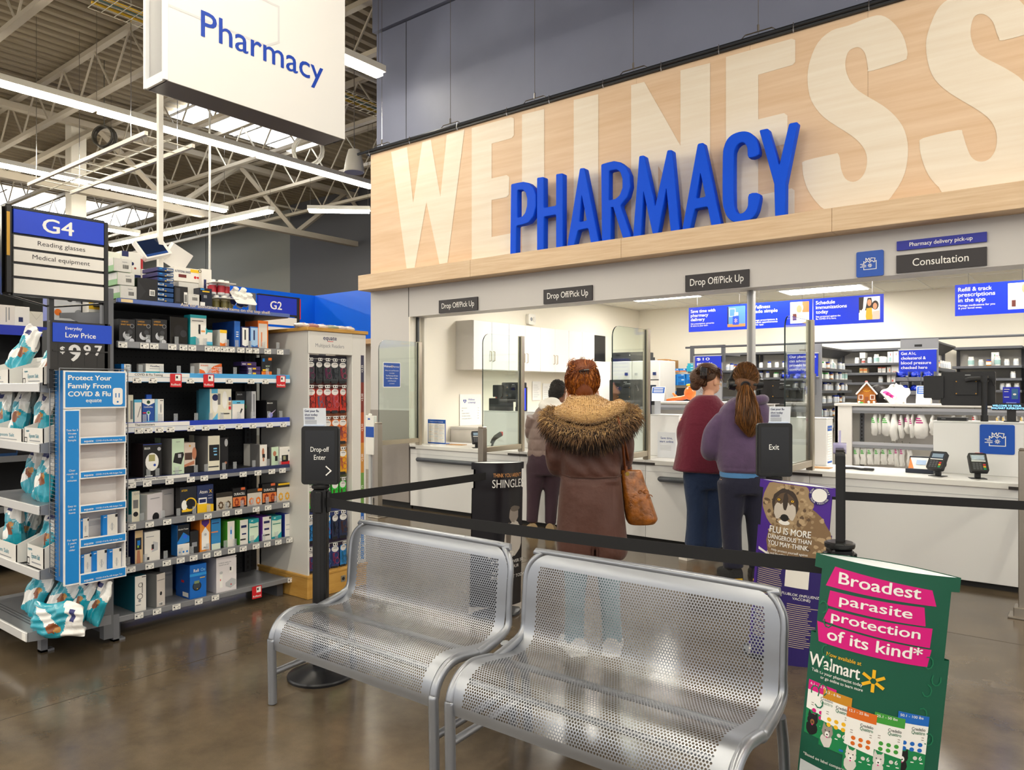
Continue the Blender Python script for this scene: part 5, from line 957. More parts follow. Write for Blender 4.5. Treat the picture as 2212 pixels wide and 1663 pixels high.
b.box(.02, .002, 0, .18, .07, .004, 0); b.build('counter_card', [mat('#dfe3ea', .4), mat('#1b3f8f'), LGREY], loc=(-3.52, 6.9, CT), label='pale card reading Save time, start online beside the maroon sweater', cat='sign')
def terminal(px, py, Y, label, rz=0, redtop=False):
    p = atY(px, py, Y); t = thing('card_terminal', label, 'card terminal', (p.x, Y, CT), rz, 'card terminals on the counter')
    b = MB(); b.box(-.055, -.045, 0, .055, .045, .004, 0, .001); b.box(-.02, -.01, .004, .02, .02, .09, 0, .004); b.cyl((-.045, .02, .1), (.045, .02, .1), .028, 12, 0); b.build('stand', BLK2, t, smooth=35)
    M_ = Matrix.Translation((0, -.01, .115)) @ Matrix.Rotation(-.62, 4, 'X')
    b = MB(); b.rrect(-.062, -.075, .062, .085, .012, -.02, .02, 0, M_); b.rect(-.048, .01, .048, .068, -.0208, 1, M_); b.rect(-.042, .028, .042, .062, -.0212, 2, M_); b.rect(-.048, .008, .048, .016, -.0212, 3, M_)
    for r_ in range(4):
        for c in range(3): b.rect(-.044 + .022 * c, -.062 + .016 * r_, -.027 + .022 * c, -.051 + .016 * r_, -.0212, 4, M_)
        if r_ < 3: b.rect(.026, -.062 + .018 * r_, .044, -.049 + .018 * r_, -.0212, [7, 6, 5][r_], M_)
    if redtop: b.box(-.01, -.01, .086, .045, .015, .094, 5, 0, M_)
    b.build('keypad', [BLK2, mat('#3a4656', .15), mat('#8fa3b8', .2), PAPER, mat('#55575c'), RED, YEL, mat('#20a060')], t); return t
terminal(1030, 968, 6.72, 'card terminal on the left counter, turned away', .9); terminal(2026, 1026, 6.78, 'left of the two card terminals by the blue bag emblem', -.3); terminal(2112, 1032, 6.78, 'right of the two card terminals, with red top', .35, True)
p = atY(1068, 958, 6.75); s = thing('barcode_scanner', 'black barcode scanner in a stand on the left counter', 'scanner', (p.x - .02, 6.75, CT), 2.6); b = MB(); b.cyl((0, 0, 0), (0, 0, .012), .05, 14, 0); b.tube([(0, .02, .012), (0, 0, .07), (0, -.02, .1)], .014, 8, 0); b.build('stand', BLK2, s, smooth=40)
b = MB(); b.tube([(0, .02, .06), (0, 0, .1), (0, -.03, .13), (0, -.1, .17)], [.018, .022, .028, .03], 10, 0); b.box(-.03, -.115, .15, .03, -.1, .195, 1, .004); b.build('gun', [BLK2, RED], s, smooth=40)
p = atY(1855, 998, 6.85); b = MB(); b.tube([(-.13, 0, .012), (-.05, .02, .014), (.02, -.01, .012), (.1, 0, .014)], .011, 7, 0); b.box(.04, -.02, .004, .12, .02, .024, 0, .004); b.build('barcode_scanner', BLK2, loc=(p.x, 6.85, CT), label='black scanner lying on the counter behind the sign post', cat='scanner', smooth=40)
p = atY(1772, 1003, 6.85); MB().box(-.09, -.06, 0, .09, .06, .006, 0).build('wood_board', CARD, loc=(p.x, 6.85, CT), label='thin brown board lying at the foot of the white riser', cat='board')
p = atY(985, 956, 6.9); MB().box(-.12, -.05, 0, .12, .07, .006, 0).build('wood_board', CARD, loc=(p.x, 6.9, CT), rz=.2, label='brown sheet lying on the left counter by the language sheet', cat='board')
p = atY(980, 952, 7.15)
p = atY(975, 1012, 6.9); a = atY(1958, 1012, 6.95); c = atY(2000, 1012, 6.95); t = thing('document_tray', 'navy tray with a leaning leaflet left of the card terminals', 'tray', (a.x, 6.9, CT)); w = max(c.x - a.x + .06, .2)
b = MB(); b.box(0, 0, 0, w, .16, .035, 0, .004); b.box(.01, .12, .03, w, .15, .13, 0, .004); b.build('body', mat('#1b2233', .4), t); b = MB(); b.add([(.02, .02, .036), (w - .01, .02, .036), (w - .01, .115, .12), (.02, .115, .12)], [(0, 1, 2, 3)], 0); b.add([(.02, .016, .038), (.06, .018, .038), (.02, .112, .122)], [(0, 1, 2)], 1); b.add([(.07, .05, .068), (w - .06, .05, .068), (w - .06, .09, .103), (.07, .09, .103)], [(0, 1, 2, 3)], 2); b.build('leaflet', [PAPER, ORANGE, mat('#a9c3e6')], t)
def monitor(px, pyt, pyb, w, Y, label, h=None, zoff=0, base=None, side=True):
    p = atY(px, (pyt + pyb) / 2, Y); z1, z0 = atY(px, pyt, Y).z, atY(px, pyb, Y).z; zb = CT + .432
    t = thing('register_monitor', label, 'monitor', (p.x, Y, zb), 0, 'register monitors seen from behind')
    b = MB(); b.rrect(-w / 2, z0 - zb, w / 2, z1 - zb, .012, -.012, .02, 0); b.rrect(-.09, (z0 + z1) / 2 - zb - .05, .07, (z0 + z1) / 2 - zb + .07, .006, -.03, -.012, 0); b.rect(-.02, z1 - zb - .03, .02, z1 - zb - .024, -.0126, 1)
    for sx in (-.08, .06):
        for sz in (-.04, .06): b.disc(sx, (z0 + z1) / 2 - zb + sz, .005, -.0306, 2, 8)
    b.build('screen_housing', [mat('#1d1d20', .45), LGREY, GOLD], t)
    if side: b = MB(); b.rrect(-w / 2 - .13, z0 - zb + .06, -w / 2 + .02, z1 - zb - .03, .01, -.03, -.013, 0); b.rrect(-w / 2 - .07, z0 - zb + .045, -w / 2 - .0, z0 - zb + .08, .015, -.028, -.014, 0); b.build('card_reader', mat('#1d1d20', .45), t)
    xp = w * .32; b = MB(); b.cyl((xp, -.075, 0), (xp, -.075, z1 - zb - .06), .021, 12, 0); b.cyl((xp, -.075, z1 - zb - .085), (xp, -.075, z1 - zb - .035), .03, 12, 0); b.tube([(xp, -.075, z1 - zb - .06), (xp - .1, -.06, z1 - zb - .06), (-.01, -.03, z1 - zb - .07)], .018, 8, 0); b.tube([(xp, -.08, z1 - zb - .05), (xp + .05, -.09, z1 - zb - .07), (xp + .07, -.09, z1 - zb - .12)], .009, 6, 0); b.cyl((xp, -.075, 0), (xp, -.075, .05), .028, 12, 0); b.build('arm', mat('#17171a', .35), t, smooth=40)
    return t
monitor(2091, 803, 876, .385, 7.2, 'large register monitor from behind, over the blue bag emblem'); monitor(1110, 826, 868, .36, 7.2, 'register monitor seen through the second glass partition'); monitor(1352, 820, 878, .4, 7.2, 'register monitor seen through the glass beside the parka', side=False); monitor(1690, 822, 872, .4, 7.2, 'register monitor beside the head of the purple hoodie', side=False)
def small_box(name, px0, px1, pyt, pyb, Y, d, m, label, cat, gfx=(), zb=None, rz=0):
    a, c = atY(px0, pyt, Y), atY(px1, pyb, Y); zb = c.z if zb is None else zb; mb, ms = carton(c.x - a.x, max(a.z - zb, .01), d, m, None, gfx); return mb.build(name, ms, loc=((a.x + c.x) / 2, Y, zb), rz=rz, label=label, cat=cat)
RZ = CT + .4325
small_box('receipt_printer', 1056, 1096, 860, 872, 7.08, .12, BLK2, 'flat black printer on the riser behind the second partition', 'printer', zb=RZ); small_box('supply_bag', 1070, 1100, 846, 860, 7.22, .05, mat('#d33a38'), 'red bag behind the register monitor on the left', 'bag', zb=RZ)
small_box('customer_display', 1127, 1137, 836, 856, 7.07, .02, mat('#1a1c24'), 'small blue-lit card screen beside the left register', 'screen', [('r', mat('#2438d8', .3, emit=.8), .1, .05, .9, .95), ('r', mat('#dfe6ff', .3, emit=.8), .2, .6, .6, .8)], zb=RZ)
small_box('customer_display', 1388, 1406, 838, 863, 7.07, .02, mat('#1a1c24'), 'small blue-lit screen at the right rim of the parka partition', 'screen', [('r', mat('#2438d8', .3, emit=.8), .05, .05, .95, .95), ('r', mat('#dfe6ff', .3, emit=.8), .1, .6, .5, .8), ('d', mat('#7fb0e8'), .7, .4, .15)], zb=RZ)
small_box('receipt_printer', 1390, 1414, 866, 895, 7.08, .14, mat('#9b9da0'), 'grey printer with black top on the riser beside the parka', 'printer', [('r', BLK, 0, .7, 1, 1)], zb=RZ)
small_box('receipt_printer', 2024, 2088, 901, 912, 7.08, .12, BLK2, 'flat black printer on the riser with the blue emblem', 'printer', [('r', GREY, .15, .5, .3, .65)], zb=RZ)
v = thing('pole_display', 'black pole display with blue glowing welcome text, at right', 'display', (atY(2185, 900, 7.15).x, 7.15, RZ)); b = MB(); a, c = atY(2158, 871, 7.15), atY(2212, 887, 7.15); hw = .13; z0, z1 = c.z - RZ, a.z - RZ
b.box(-hw, -.02, z0, hw, .02, z1, 0, .003); b.box(-.03, -.012, 0, .03, .015, z0, 0); b.box(-.05, -.03, 0, .05, .04, .008, 0); b.build('body', BLK2, v); b = MB(); b.text('WELCOME TO YOUR', -.03, z0 + (z1 - z0) * .55, .014, -.0206, 0, bold=.01); b.text('WALMART SUPERCENTER', -.02, z0 + (z1 - z0) * .2, .014, -.0206, 0, bold=.01); b.build('lettering', mat('#7fc8ff', .4, emit=1.6), v)
small_box('advert_card', 2166, 2203, 836, 869, 7.16, .01, mat('#1526c0', .4), 'blue delivery card standing on the pole display', 'card', [('r', mat('#3a6f9e'), .52, .25, .9, .9), ('d', PAPER, .7, .55, .1, .06), ('r', PAPER, .08, .84, .4, .88), ('r', PAPER, .08, .7, .34, .74), ('r', PAPER, .08, .36, .38, .4), ('r', mat('#8f9ff0'), .2, .0, .8, .06)], zb=atY(2185, 871, 7.15).z + .0005)
# ---------------------------------------------------------------- cabinets and left wall
H1 = mat('#f0eeea', .4)
for k in range(4):
    y0 = 7.47 + .757 * k; t = thing('wall_cabinet', 'white double-door wall cabinet, %s from the corridor side' % ['first', 'second', 'third', 'fourth'][k], 'cabinet', (-6.50, y0, 1.77), FX, 'white wall cabinets')
    MB().box(0, .018, 0, .755, .318, .66, 0).build('body', mat('#d7d3cb', .5), t)
    for s_ in (0, 1):
        d = MB().box(.003 + .378 * s_, 0, .003, .375 + .378 * s_, .018, .657, 0, .002).build('door', H1, t); x = .34 + .075 * s_
        MB().tube([(x, 0, .12), (x, -.025, .125), (x, -.025, .25), (x, 0, .255)], .006, 6, 0).build('handle', mat('#b9ab92', .3, .8), d)
bc = thing('base_cabinet', 'beige base cabinet along the left pharmacy wall', 'cabinet', (-6.3, 7.35, 0), FX); MB().box(0, .0, .1, 3.1, .5, .98, 0).build('body', mat('#d9d2c4', .5), bc); MB().box(-.01, -.02, .98, 3.1, .5, 1.01, 0, .003).build('worktop', mat('#c9c4ba', .4), bc)
t = thing('wellness_poster', 'white poster with blue heart reading Wellness screenings', 'poster', (-6.812, 7.54, 1.01), FX)
b = MB(); b.box(0, -.004, 0, .44, 0, .43, 0); b.build('sheet', PAPER, t); b = MB()
hp = [(.1 + .032 * (16 * math.sin(a) ** 3) / 16, .335 + .03 * (13 * math.cos(a) - 5 * math.cos(2 * a) - 2 * math.cos(3 * a) - math.cos(4 * a)) / 16) for a in [k * PI / 12 for k in range(24)]]
b.flat(hp, -.0046, 0); b.rect(.094, .32, .106, .352, -.005, 1); b.rect(.084, .33, .116, .342, -.005, 1); b.text('Wellness', .17, .345, .026, -.0046, 0, 'L', .012); b.text('screenings', .17, .305, .026, -.0046, 0, 'L', .012)
for k in range(6): b.text(['Blood pressure', 'BMI', 'Complete cholesterol', 'A1c diabetes monitoring', 'A1c & complete cholesterol', ''][k], .04, .235 - .036 * k, .012, -.0046, 2, 'L', .005) if k < 5 else None; b.text(['Free', 'Free', '$25', '$35', '$50', ''][k], .37, .235 - .036 * k, .012, -.0046, 2, 'L') if k < 5 else None
b.build('lettering', [mat('#1a43a8'), PAPER, mat('#55575a')], t)
for k, (y, z, w, h) in enumerate(((9.2, 1.34, .22, .29), (9.47, 1.28, .22, .32), (9.72, 1.3, .22, .3))):
    b = MB(); b.box(0, -.002, 0, w, 0, h, 0)
    for j in range(7): b.rect(.03, h - .06 - .03 * j, w * (.6 + .3 * ((j * 7) % 3) / 3), h - .054 - .03 * j, -.0026, 1)
    b.build('wall_notice', [PAPER, LGREY], loc=(-6.812, y, z), rz=FX, label='%s of three paper notices pinned under the cabinets' % ['left', 'middle', 'right'][k], cat='paper', group='paper notices under the wall cabinets')
p = atX(1144, 690, -6.815); b = MB(); b.rrect(-.09, -.08, .09, .08, .02, -.05, 0, 0); b.disc(-.02, .0, .03, -.0506, 1, 12); b.ell((.05, -.05, 0), (.04, .02, .04), 0); b.build('fire_strobe', [mat('#e9e6de', .4), GREY], loc=(-6.815, p.y, p.z), rz=FX, label='white fire strobe on the wall above the cabinets', cat='alarm')
# fridges and things on them
for k in range(2):
    x0 = -6.62 + .52 * k; t = thing('medicine_fridge', 'white medicine fridge, %s of the pair below the black printer' % ['left', 'right'][k], 'fridge', (x0, 11.0, 0), 0, 'white medicine fridges')
    MB().box(.005, .02, 0, .515, .6, 1.98, 0, .01).build('body', H1, t); b = MB(); b.box(.02, 0, .3, .5, .02, 1.66, 0, .004); b.box(.06, -.004, .36, .46, 0, 1.58, 1); b.box(.02, -.001, 1.655, .5, .02, 1.67, 2); b.build('door', [H1, mat('#24344e', .12), BLK], t)
    b = MB(); b.box(.40, -.004, 1.74, .45, .02, 1.79, 0); b.box(.07, -.01, 1.74, .11, .02, 1.78, 1); b.build('control_plate', [mat('#16306b'), LGREY], t)
ca = thing('tall_cabinet', 'tall white cabinet end beside the fridges under the black computer', 'cabinet', (-6.8, 10.52, 0)); MB().box(0, 0, 0, .32, .45, 1.97, 0, .003).build('body', H1, ca)
p = atY(1262, 778, 10.6); MB().box(0, 0, 0, .17, .38, .44, 0, .004).box(.02, -.003, .36, .15, 0, .40, 1).box(.13, -.004, .02, .14, 0, .42, 1).build('computer_tower', [mat('#19191b', .35), GREY], loc=(-6.72, 10.55, 1.9705), label='black computer tower on the tall white cabinet', cat='computer')
b = MB(); b.box(0, 0, 0, .62, .4, .07, 0, .004); b.box(.03, 0, .07, .6, .38, .15, 0, .004); b.box(.35, -.003, .02, .6, 0, .12, 1); b.disc(.36, .1, .01, -.004, 2, 8); b.build('printer', [mat('#2b2d30', .4), mat('#1f2124', .35), PAPER], loc=(-6.5, 11.03, 1.9805), label='wide black printer on top of the fridges', cat='printer')
# ---------------------------------------------------------------- back wall shelves, runs and stock
def bottle(kind):
    r, h, body, cap, lab = {'w': (.032, .09, BWHT, BWHT, mat('#cfd6de')), 'b': (.03, .1, BWHT, mat('#1a3aa0', .4), mat('#d9dde4')), 'o': (.032, .085, mat('#d98a1e', .3), mat('#1a3aa0', .4), BWHT), 'g': (.042, .08, BWHT, mat('#2f9a3c', .4), mat('#e4e9e0')), 's': (.025, .065, BWHT, BWHT, mat('#c45a50')), 't': (.038, .13, BWHT, BWHT, mat('#9fc4c0'))}[kind]
    return pill_bottle(r, h, body, cap, lab)
_bo = {}
KN = {'w': 'white pill bottle', 'b': 'blue-capped white pill bottle', 'o': 'amber pill bottle with blue cap', 'g': 'wide white jar with green lid', 's': 'small white bottle with red label', 't': 'tall white pill bottle'}
def put(kind, x, y, z, where):
    if kind not in _bo: m, ms = bottle(kind); o = m.build('pill_bottle', ms, smooth=40); _bo[kind] = o
    else: o = _bo[kind].copy(); COL.objects.link(o)
    o.location = (x, y, z); o.rotation_euler = (0, 0, R.uniform(0, 6)); return tag(o, KN[kind] + ' ' + where, 'bottle', 'pill bottles ' + where + ', ' + KN[kind])
SHM = [mat('#5a5c61', .45, .2), mat('#3a3b3f', .5)]
def bay(x0, x1, zs, label, Y=12.05):
    t = thing('wall_shelving', label, 'shelving', (x0, Y, 0), 0, 'grey shelving along the pharmacy back wall'); L = x1 - x0
    MB().box(0, .5, 0, L, .52, 2.1, 0).build('back_panel', mat('#d4d0c6', .6), t)
    for x in (0, L - .04): MB().box(x, .47, 0, x + .04, .5, 2.1, 0).build('upright', SHM[1], t)
    for k, z in enumerate(zs): MB().box(.005, 0 if k else .1, z - .035, L - .005, .5, z, 0, .002).build('shelf', SHM[0], t)
    return t
bay(-5.58, -4.5, (2.12, 1.82, 1.58, 1.3, 1.0, .5), 'grey back-wall shelving bay with cardboard and blue boxes'); bay(-4.48, -3.2, (2.12, 1.86, 1.7, 1.55, 1.3, 1.0), 'grey back-wall shelving bay behind the purple hoodie'); bay(-3.18, -1.75, (2.12, 1.9, 1.755, 1.61, 1.4, 1.1), 'grey back-wall shelving bay left of the hanging blue cholesterol sign'); bay(-1.6, -.78, (2.1, 1.83, 1.66, 1.5, 1.3), 'grey back-wall shelving bay right of the cholesterol sign'); bay(-.76, .6, (2.1, 1.82, 1.70, 1.53, 1.36), 'grey back-wall shelving bay at the right picture edge')
def box_at(px0, px1, yt, z, Y, d, m, label, gfx=(), side=None, name='storage_box', grp='boxes on the pharmacy shelves'):
    a, c = atY(px0, yt, Y), atY(px1, yt, Y); mb, ms = carton(c.x - a.x - .002, a.z - z, d, m, side, gfx); return mb.build(name, ms, loc=((a.x + c.x) / 2, Y, z + .0005), label=label, cat='box', group=grp)
KB = mat('#c08f58', .7); YB = 12.1
TP = [('r', mat('#d9b98a'), .45, 0, .55, 1)]
box_at(1437, 1452, 778, 1.82, YB, .25, KB, 'open brown carton on the upper back shelf', TP); box_at(1420, 1437, 776, 1.82, YB, .25, KB, 'brown carton with raised flap on the upper back shelf'); box_at(1420, 1438, 812, 1.58, YB, .25, KB, 'brown carton with white and yellow sticker', [('r', PAPER, .1, .2, .75, .75), ('r', YEL, .55, .3, .75, .6)])
BB = mat('#1f7fd0', .4); OB = [('r', ORANGE, 0, 0, 1, .3), ('r', PAPER, .6, .6, .85, .85)]
box_at(1453, 1467, 796, 1.82, YB, .2, BB, 'left flat blue and orange box on the upper back shelf', OB); box_at(1468, 1482, 796, 1.82, YB, .2, BB, 'right flat blue and orange box on the upper back shelf', OB)
for k, (a, c, yt) in enumerate(((1483, 1501, 797), (1483, 1501, 790.5), (1485, 1500, 785))): box_at(a, c, yt, atY(1490, [803.5, 797, 790.5][k], YB).z if k else 1.82, YB, .2, mat('#2aa0b8', .4), '%s turquoise box of three stacked on the back shelf' % ['lowest', 'middle', 'top'][k], [('r', PAPER, .5, .4, .8, .6)])
for k, (a, c, yt, zb) in enumerate(((1442, 1460, 818, 1.58), (1461, 1481, 818, 1.58), (1449, 1460, 809.5, 0), (1461, 1480, 808, 0), (1482, 1494, 808, 1.58))): box_at(a, c, yt, zb or atY(a, 818, YB).z + .001, YB, .2, BB, ['bottom left', 'bottom middle', 'upper left', 'upper middle', 'rightmost tall'][k] + ' blue box in the pile on the lower back shelf', [('r', PAPER, .55, .75, .85, .88), ('r', mat('#155fae'), .2, .1, .8, .5)])
box_at(1452, 1460, 845, 1.3, YB, .2, BB, 'small blue and red box over the orange toy', [('r', RED, 0, .45, 1, .6)])
box_at(1461, 1492, 838, 1.3, YB, .2, mat('#232428'), 'black box over the orange toy')
rr = random.Random(11)
def row(kinds, X0, X1, Y, z, where, jit=.05):
    n = len(kinds)
    for i, k in enumerate(kinds): put(k, X0 + (X1 - X0) * (i + .5) / n + rr.uniform(-.012, .012), Y + rr.uniform(0, jit), z + .0005, where)
row('wbwbwwbww', -4.4, -3.25, 12.14, 1.86, 'on the top shelf behind the hoodie'); row('bbgbobwbb', -4.4, -3.25, 12.14, 1.7, 'on the second shelf behind the hoodie'); row('wwwbwwbww', -4.4, -3.25, 12.14, 1.55, 'on the third shelf behind the hoodie'); row('wwbbwbowb', -4.4, -3.25, 12.14, 1.3, 'on the fourth shelf behind the hoodie')
row('wswtwt', -2.9, -2.35, 12.12, 1.9, 'on the top shelf left of the cholesterol sign'); row('w.w'.replace('.', 's'), -2.6, -2.15, 12.12, 1.61, 'on the third shelf left of the cholesterol sign')
for px0, px1, yt, z, c_, lab, gx in ((1857, 1869, 762, 1.975, '#eceae4', 'white carton on top of bottles on the upper shelf', []), (1892, 1901, 770, 1.9, '#efede8', 'left of two small white cartons on the upper shelf', [('r', LGREY, .2, .3, .8, .4)]), (1901, 1911, 770, 1.9, '#efede8', 'right of two small white cartons on the upper shelf', [('r', LGREY, .2, .3, .8, .4)]), (1917, 1929, 760, 1.9, '#efede8', 'tall white carton with red mark on the upper shelf', [('r', RED, .5, .65, .6, .85)]), (1930, 1941, 759, 1.9, '#efede8', 'tall white carton beside the blue cholesterol sign', [('r', RED, .5, .65, .6, .85)]), (1856, 1864, 795, 1.755, '#eecfa0', 'left of two orange-banded boxes on the second shelf', [('r', ORANGE, 0, .45, 1, .75), ('r', mat('#7fae3a'), 0, 0, .1, 1)]), (1865, 1873, 795, 1.755, '#eecfa0', 'right of two orange-banded boxes on the second shelf', [('r', ORANGE, 0, .45, 1, .75)]), (1896, 1904, 793, 1.755, '#eceae4', 'left of two red-topped white boxes on the second shelf', [('r', mat('#c8502f'), 0, .8, 1, 1), ('r', LGREY, .1, .4, .9, .5)]), (1905, 1913, 793, 1.755, '#eceae4', 'right of two red-topped white boxes on the second shelf', [('r', mat('#c8502f'), 0, .8, 1, 1), ('r', LGREY, .1, .4, .9, .5)]), (1916, 1924, 793, 1.61, '#e6e4de', 'white carton with orange label low beside the cholesterol sign', [('r', ORANGE, .6, .7, .8, .9)]), (1925, 1941, 789, 1.61, '#eceae6', 'white leaning carton beside the cholesterol sign', [('r', mat('#d98a84'), .2, .6, .7, .64)])):
    box_at(px0, px1, yt, z, 12.13, .15, mat(c_, .5), lab, gx)
row('twotww', -1.42, -.8, 12.12, 1.83, 'on the top shelf right of the cholesterol sign'); row('.'.replace('.', 'w'), -.95, -.85, 12.12, 1.66, 'alone on the second shelf right of the cholesterol sign'); row('www', -1.05, -.82, 12.12, 1.5, 'on the third shelf right of the cholesterol sign')
row('obobwb', -.7, -.05, 12.12, 1.82, 'on the top shelf at the right edge'); row('wtwtwb', -.7, -.05, 12.12, 1.70, 'on the second shelf at the right edge'); row('bwbbbb', -.7, -.05, 12.12, 1.53, 'on the third shelf at the right edge'); row('bwb', -.7, -.4, 12.12, 1.36, 'on the fourth shelf at the right edge')
box_at(2141, 2158, 761, 1.83, 12.2, .12, mat('#eceae4'), 'white carton with black tabs on the right top shelf', [('r', mat('#3f9a5a'), .4, .7, .5, .85), ('r', RED, .6, .7, .9, .74)])
def run(x0, x1, y0, y1, label, zs):
    t = thing('island_shelving', label, 'shelving', (x1, y0, 0), 0, 'grey island shelving runs'); w = x1 - x0
    b = MB(); b.box(-w, 0, 0, 0, .03, 2.07, 0, .003); b.box(-w * .62, -.002, 1.985, -w * .42, 0, 2.01, 1); b.build('end_panel', [mat('#8b8c90', .45, .1), BLK], t); MB().box(-w * .5 - .02, .03, 0, -w * .5 + .02, y1 - y0, 2.02, 0).build('spine', mat('#cfccc4', .6), t)
    b = MB(); b.add([(0, .03, 2.02), (0, y1 - y0, 2.02), (-w * .4, y1 - y0, 1.93), (-w * .4, .03, 1.93), (0, .03, 2.04), (0, y1 - y0, 2.04), (-w * .4, y1 - y0, 2.0), (-w * .4, .03, 2.0)], [(0, 1, 2, 3), (4, 5, 6, 7), (0, 1, 5, 4), (1, 2, 6, 5), (0, 3, 7, 4)], 0); b.build('canopy_shelf', SHM[1], t)
    for z in zs: MB().box(-w * .5 + .02, .035, z - .035, 0, y1 - y0, z, 0, .002).build('shelf', SHM[0], t)
    return t
ZR = (1.774, 1.637, 1.494, 1.33, 1.16, 1.0)
run(-3.1, -2.67, 9.6, 11.05, 'grey island shelving with a blue sign reading Our pharmacists', ZR); run(-1.755, -1.376, 9.4, 10.7, 'grey island shelving with the blue cholesterol sign', (1.75, 1.6, 1.45, 1.3))
rr = random.Random(3)
for k, (z, ks) in enumerate(zip(ZR, ('wgwowtwwbw', 'gwgwobwbtt', 'wwbwbwwobw', 'twwwwbbwow', 'twbwwobwbw', 'gtwobwwobw'))):
    for i, kd in enumerate(ks): put(kd, -2.72 + rr.uniform(-.05, .0), 9.70 + .135 * i, z + .0005, 'on the %s shelf of the Our pharmacists island' % ['top', 'second', 'third', 'fourth', 'fifth', 'sixth'][k])
for z, ks in ((1.75, 'oowwwww'), (1.6, 'wwwwwww')):
    for i, kd in enumerate(ks): put(kd, -1.43, 9.52 + .16 * i, z + .0005, 'on the %s shelf of the cholesterol island' % ('top' if z > 1.7 else 'second'))
for k, (y, z, w, h, lab) in enumerate(((9.9, 1.774, .14, .13, 'white carton among bottles, top island shelf'), (9.66, 1.494, .13, .12, 'white carton at the near end of the third island shelf'), (9.66, 1.33, .13, .14, 'white carton with black check mark at the near end of the fourth island shelf'))):
    mb, ms = carton(w, h, .12, mat('#eae7e1', .5), None, [('p', INK, [(.3, .4), (.6, .25), (.62, .3), (.36, .43), (.62, .55), (.6, .6)])] if k == 2 else []); mb.build('storage_box', ms, loc=(-2.79, y, z + .0005), rz=FX, label=lab, cat='box')
def blue_sign(px0, px1, yt, yb, Y, lines, label, name='hanging_card'):
    a, c = atY(px0, yt, Y), atY(px1, yb, Y); w, h = c.x - a.x, a.z - c.z; t = thing(name, label, 'sign', (a.x, Y, c.z)); b = MB(); b.box(0, -.004, 0, w, .006, h, 0); b.box(-.01, -.006, h, w + .01, .01, h + .012, 1); b.box(-.01, -.006, -.008, w + .01, .01, .002, 1); b.build('panel', [BLUE2, LGREY], t); b = MB()
    for k, l in enumerate(lines): b.text(l[0], w * .06, h * (.82 - .185 * k) - .0, h * .115, -.0046, 0, 'L', .02, w=w * l[1])
    b.build('lettering', PAPER, t); return t
blue_sign(1942, 2023, 757, 811, 9.385, (('Get A1c,', .4), ('cholesterol &', .66), ('blood pressure', .8), ('checked here', .7)), 'blue sign reading Get A1c, cholesterol and blood pressure checked here'); blue_sign(1702, 1767, 765, 813, 9.585, (('Our pharmacists', .88), ('can advise &', .68), ('provide birth', .72), ('control options', .82)), 'blue sign reading Our pharmacists can advise'); blue_sign(1502, 1558, 770, 818, 10.3, (('$10', .5), ('generic', .6), ('options', .6)), 'blue sign starting with ten dollars behind the maroon sweater')
q = atY(1530, 800, 10.4); t = thing('island_shelving', 'grey island shelving behind the maroon sweater', 'shelving', (q.x, 10.32, 0), 0); MB().box(-.2, 0, 0, .24, .03, 2.0, 0).build('end_panel', mat('#9b9ca0', .45), t); b = MB(); b.box(-.25, .03, 2.0, .28, .6, 2.03, 0); b.box(-.25, 0, 1.9, -.2, .04, 2.15, 0); b.box(.23, 0, 1.9, .28, .04, 2.15, 0); b.box(-.25, .0, 2.12, .28, .02, 2.15, 0); b.build('top_frame', SHM[0], t); b = MB()
for z in (1.78, 1.6, 1.4): b.box(.03, .035, z - .03, .5, .5, z, 0)
b.build('shelf', SHM[0], t)
for i, kd in enumerate('wbob'): put(kd, q.x + .29 + .06 * i, 10.42, 1.7805, 'on the island behind the maroon sweater')
box_at(1570, 1580, 770, 1.862, 10.41, .1, mat('#e4e1dc'), 'pinkish white box on the island behind the two heads', [('r', mat('#c87a94'), 0, .7, 1, .8)]) if False else None
MB().tube([(0, 0, 0), (5.2, 0, 0)], .014, 6, 0).build('shelf_rail', SHM[0], loc=(-4.5, 9.66, 2.085), label='thin grey rail spanning the tops of the island shelving', cat='rail')
row('twow', -4.35, -3.9, 12.3, 1.0, 'low behind the hoodie')
# blue bins below the signs
for x0, y0, n, lab in ((-1.76, 9.36, 3, 'blue plastic bags heaped in the wire bins under the cholesterol sign'), (-3.1, 9.56, 3, 'blue plastic bags heaped in the bins behind the fourth partition')):
    t = thing('bin_unit', ('wire bin unit under the cholesterol sign' if n and x0 > -2 else 'wire bin unit under the Our pharmacists sign'), 'bins', (x0, y0, 1.44), 0, 'wire bin units'); b = MB()
    for z in (0, .15): b.box(0, -.2, z, .38, .0, z + .006, 0); b.box(0, -.2, z, .38, -.195, z + .05, 0)
    for x in (0, .125, .25, .375): b.box(x, -.2, 0, x + .004, 0, .26, 0)
    b.build('shelf', mat('#6a6c72', .4, .4), t); k = 0
    for z in (.007, .157):
        for i in range(3):
            m = MB()
            for j in range(6): m.ell((rr.uniform(-.03, .03), rr.uniform(-.05, .03), .04 + rr.uniform(0, .04)), (rr.uniform(.03, .04), .035, rr.uniform(.025, .035)), 0, 9, 6)
            m.build('plastic_bag', mat('#1436c4', .2, coat=.5, bump=.4, bscale=60), loc=(x0 + .064 + .125 * i, y0 - .1, 1.44 + z + .001), smooth=60, label='%s, %s bin of the %s row' % (lab.split(' heaped')[0] + (' under the cholesterol sign' if x0 > -2 else ' behind the fourth partition'), ['left', 'middle', 'right'][i], 'lower' if z < .1 else 'upper'), cat='bag', group=lab)
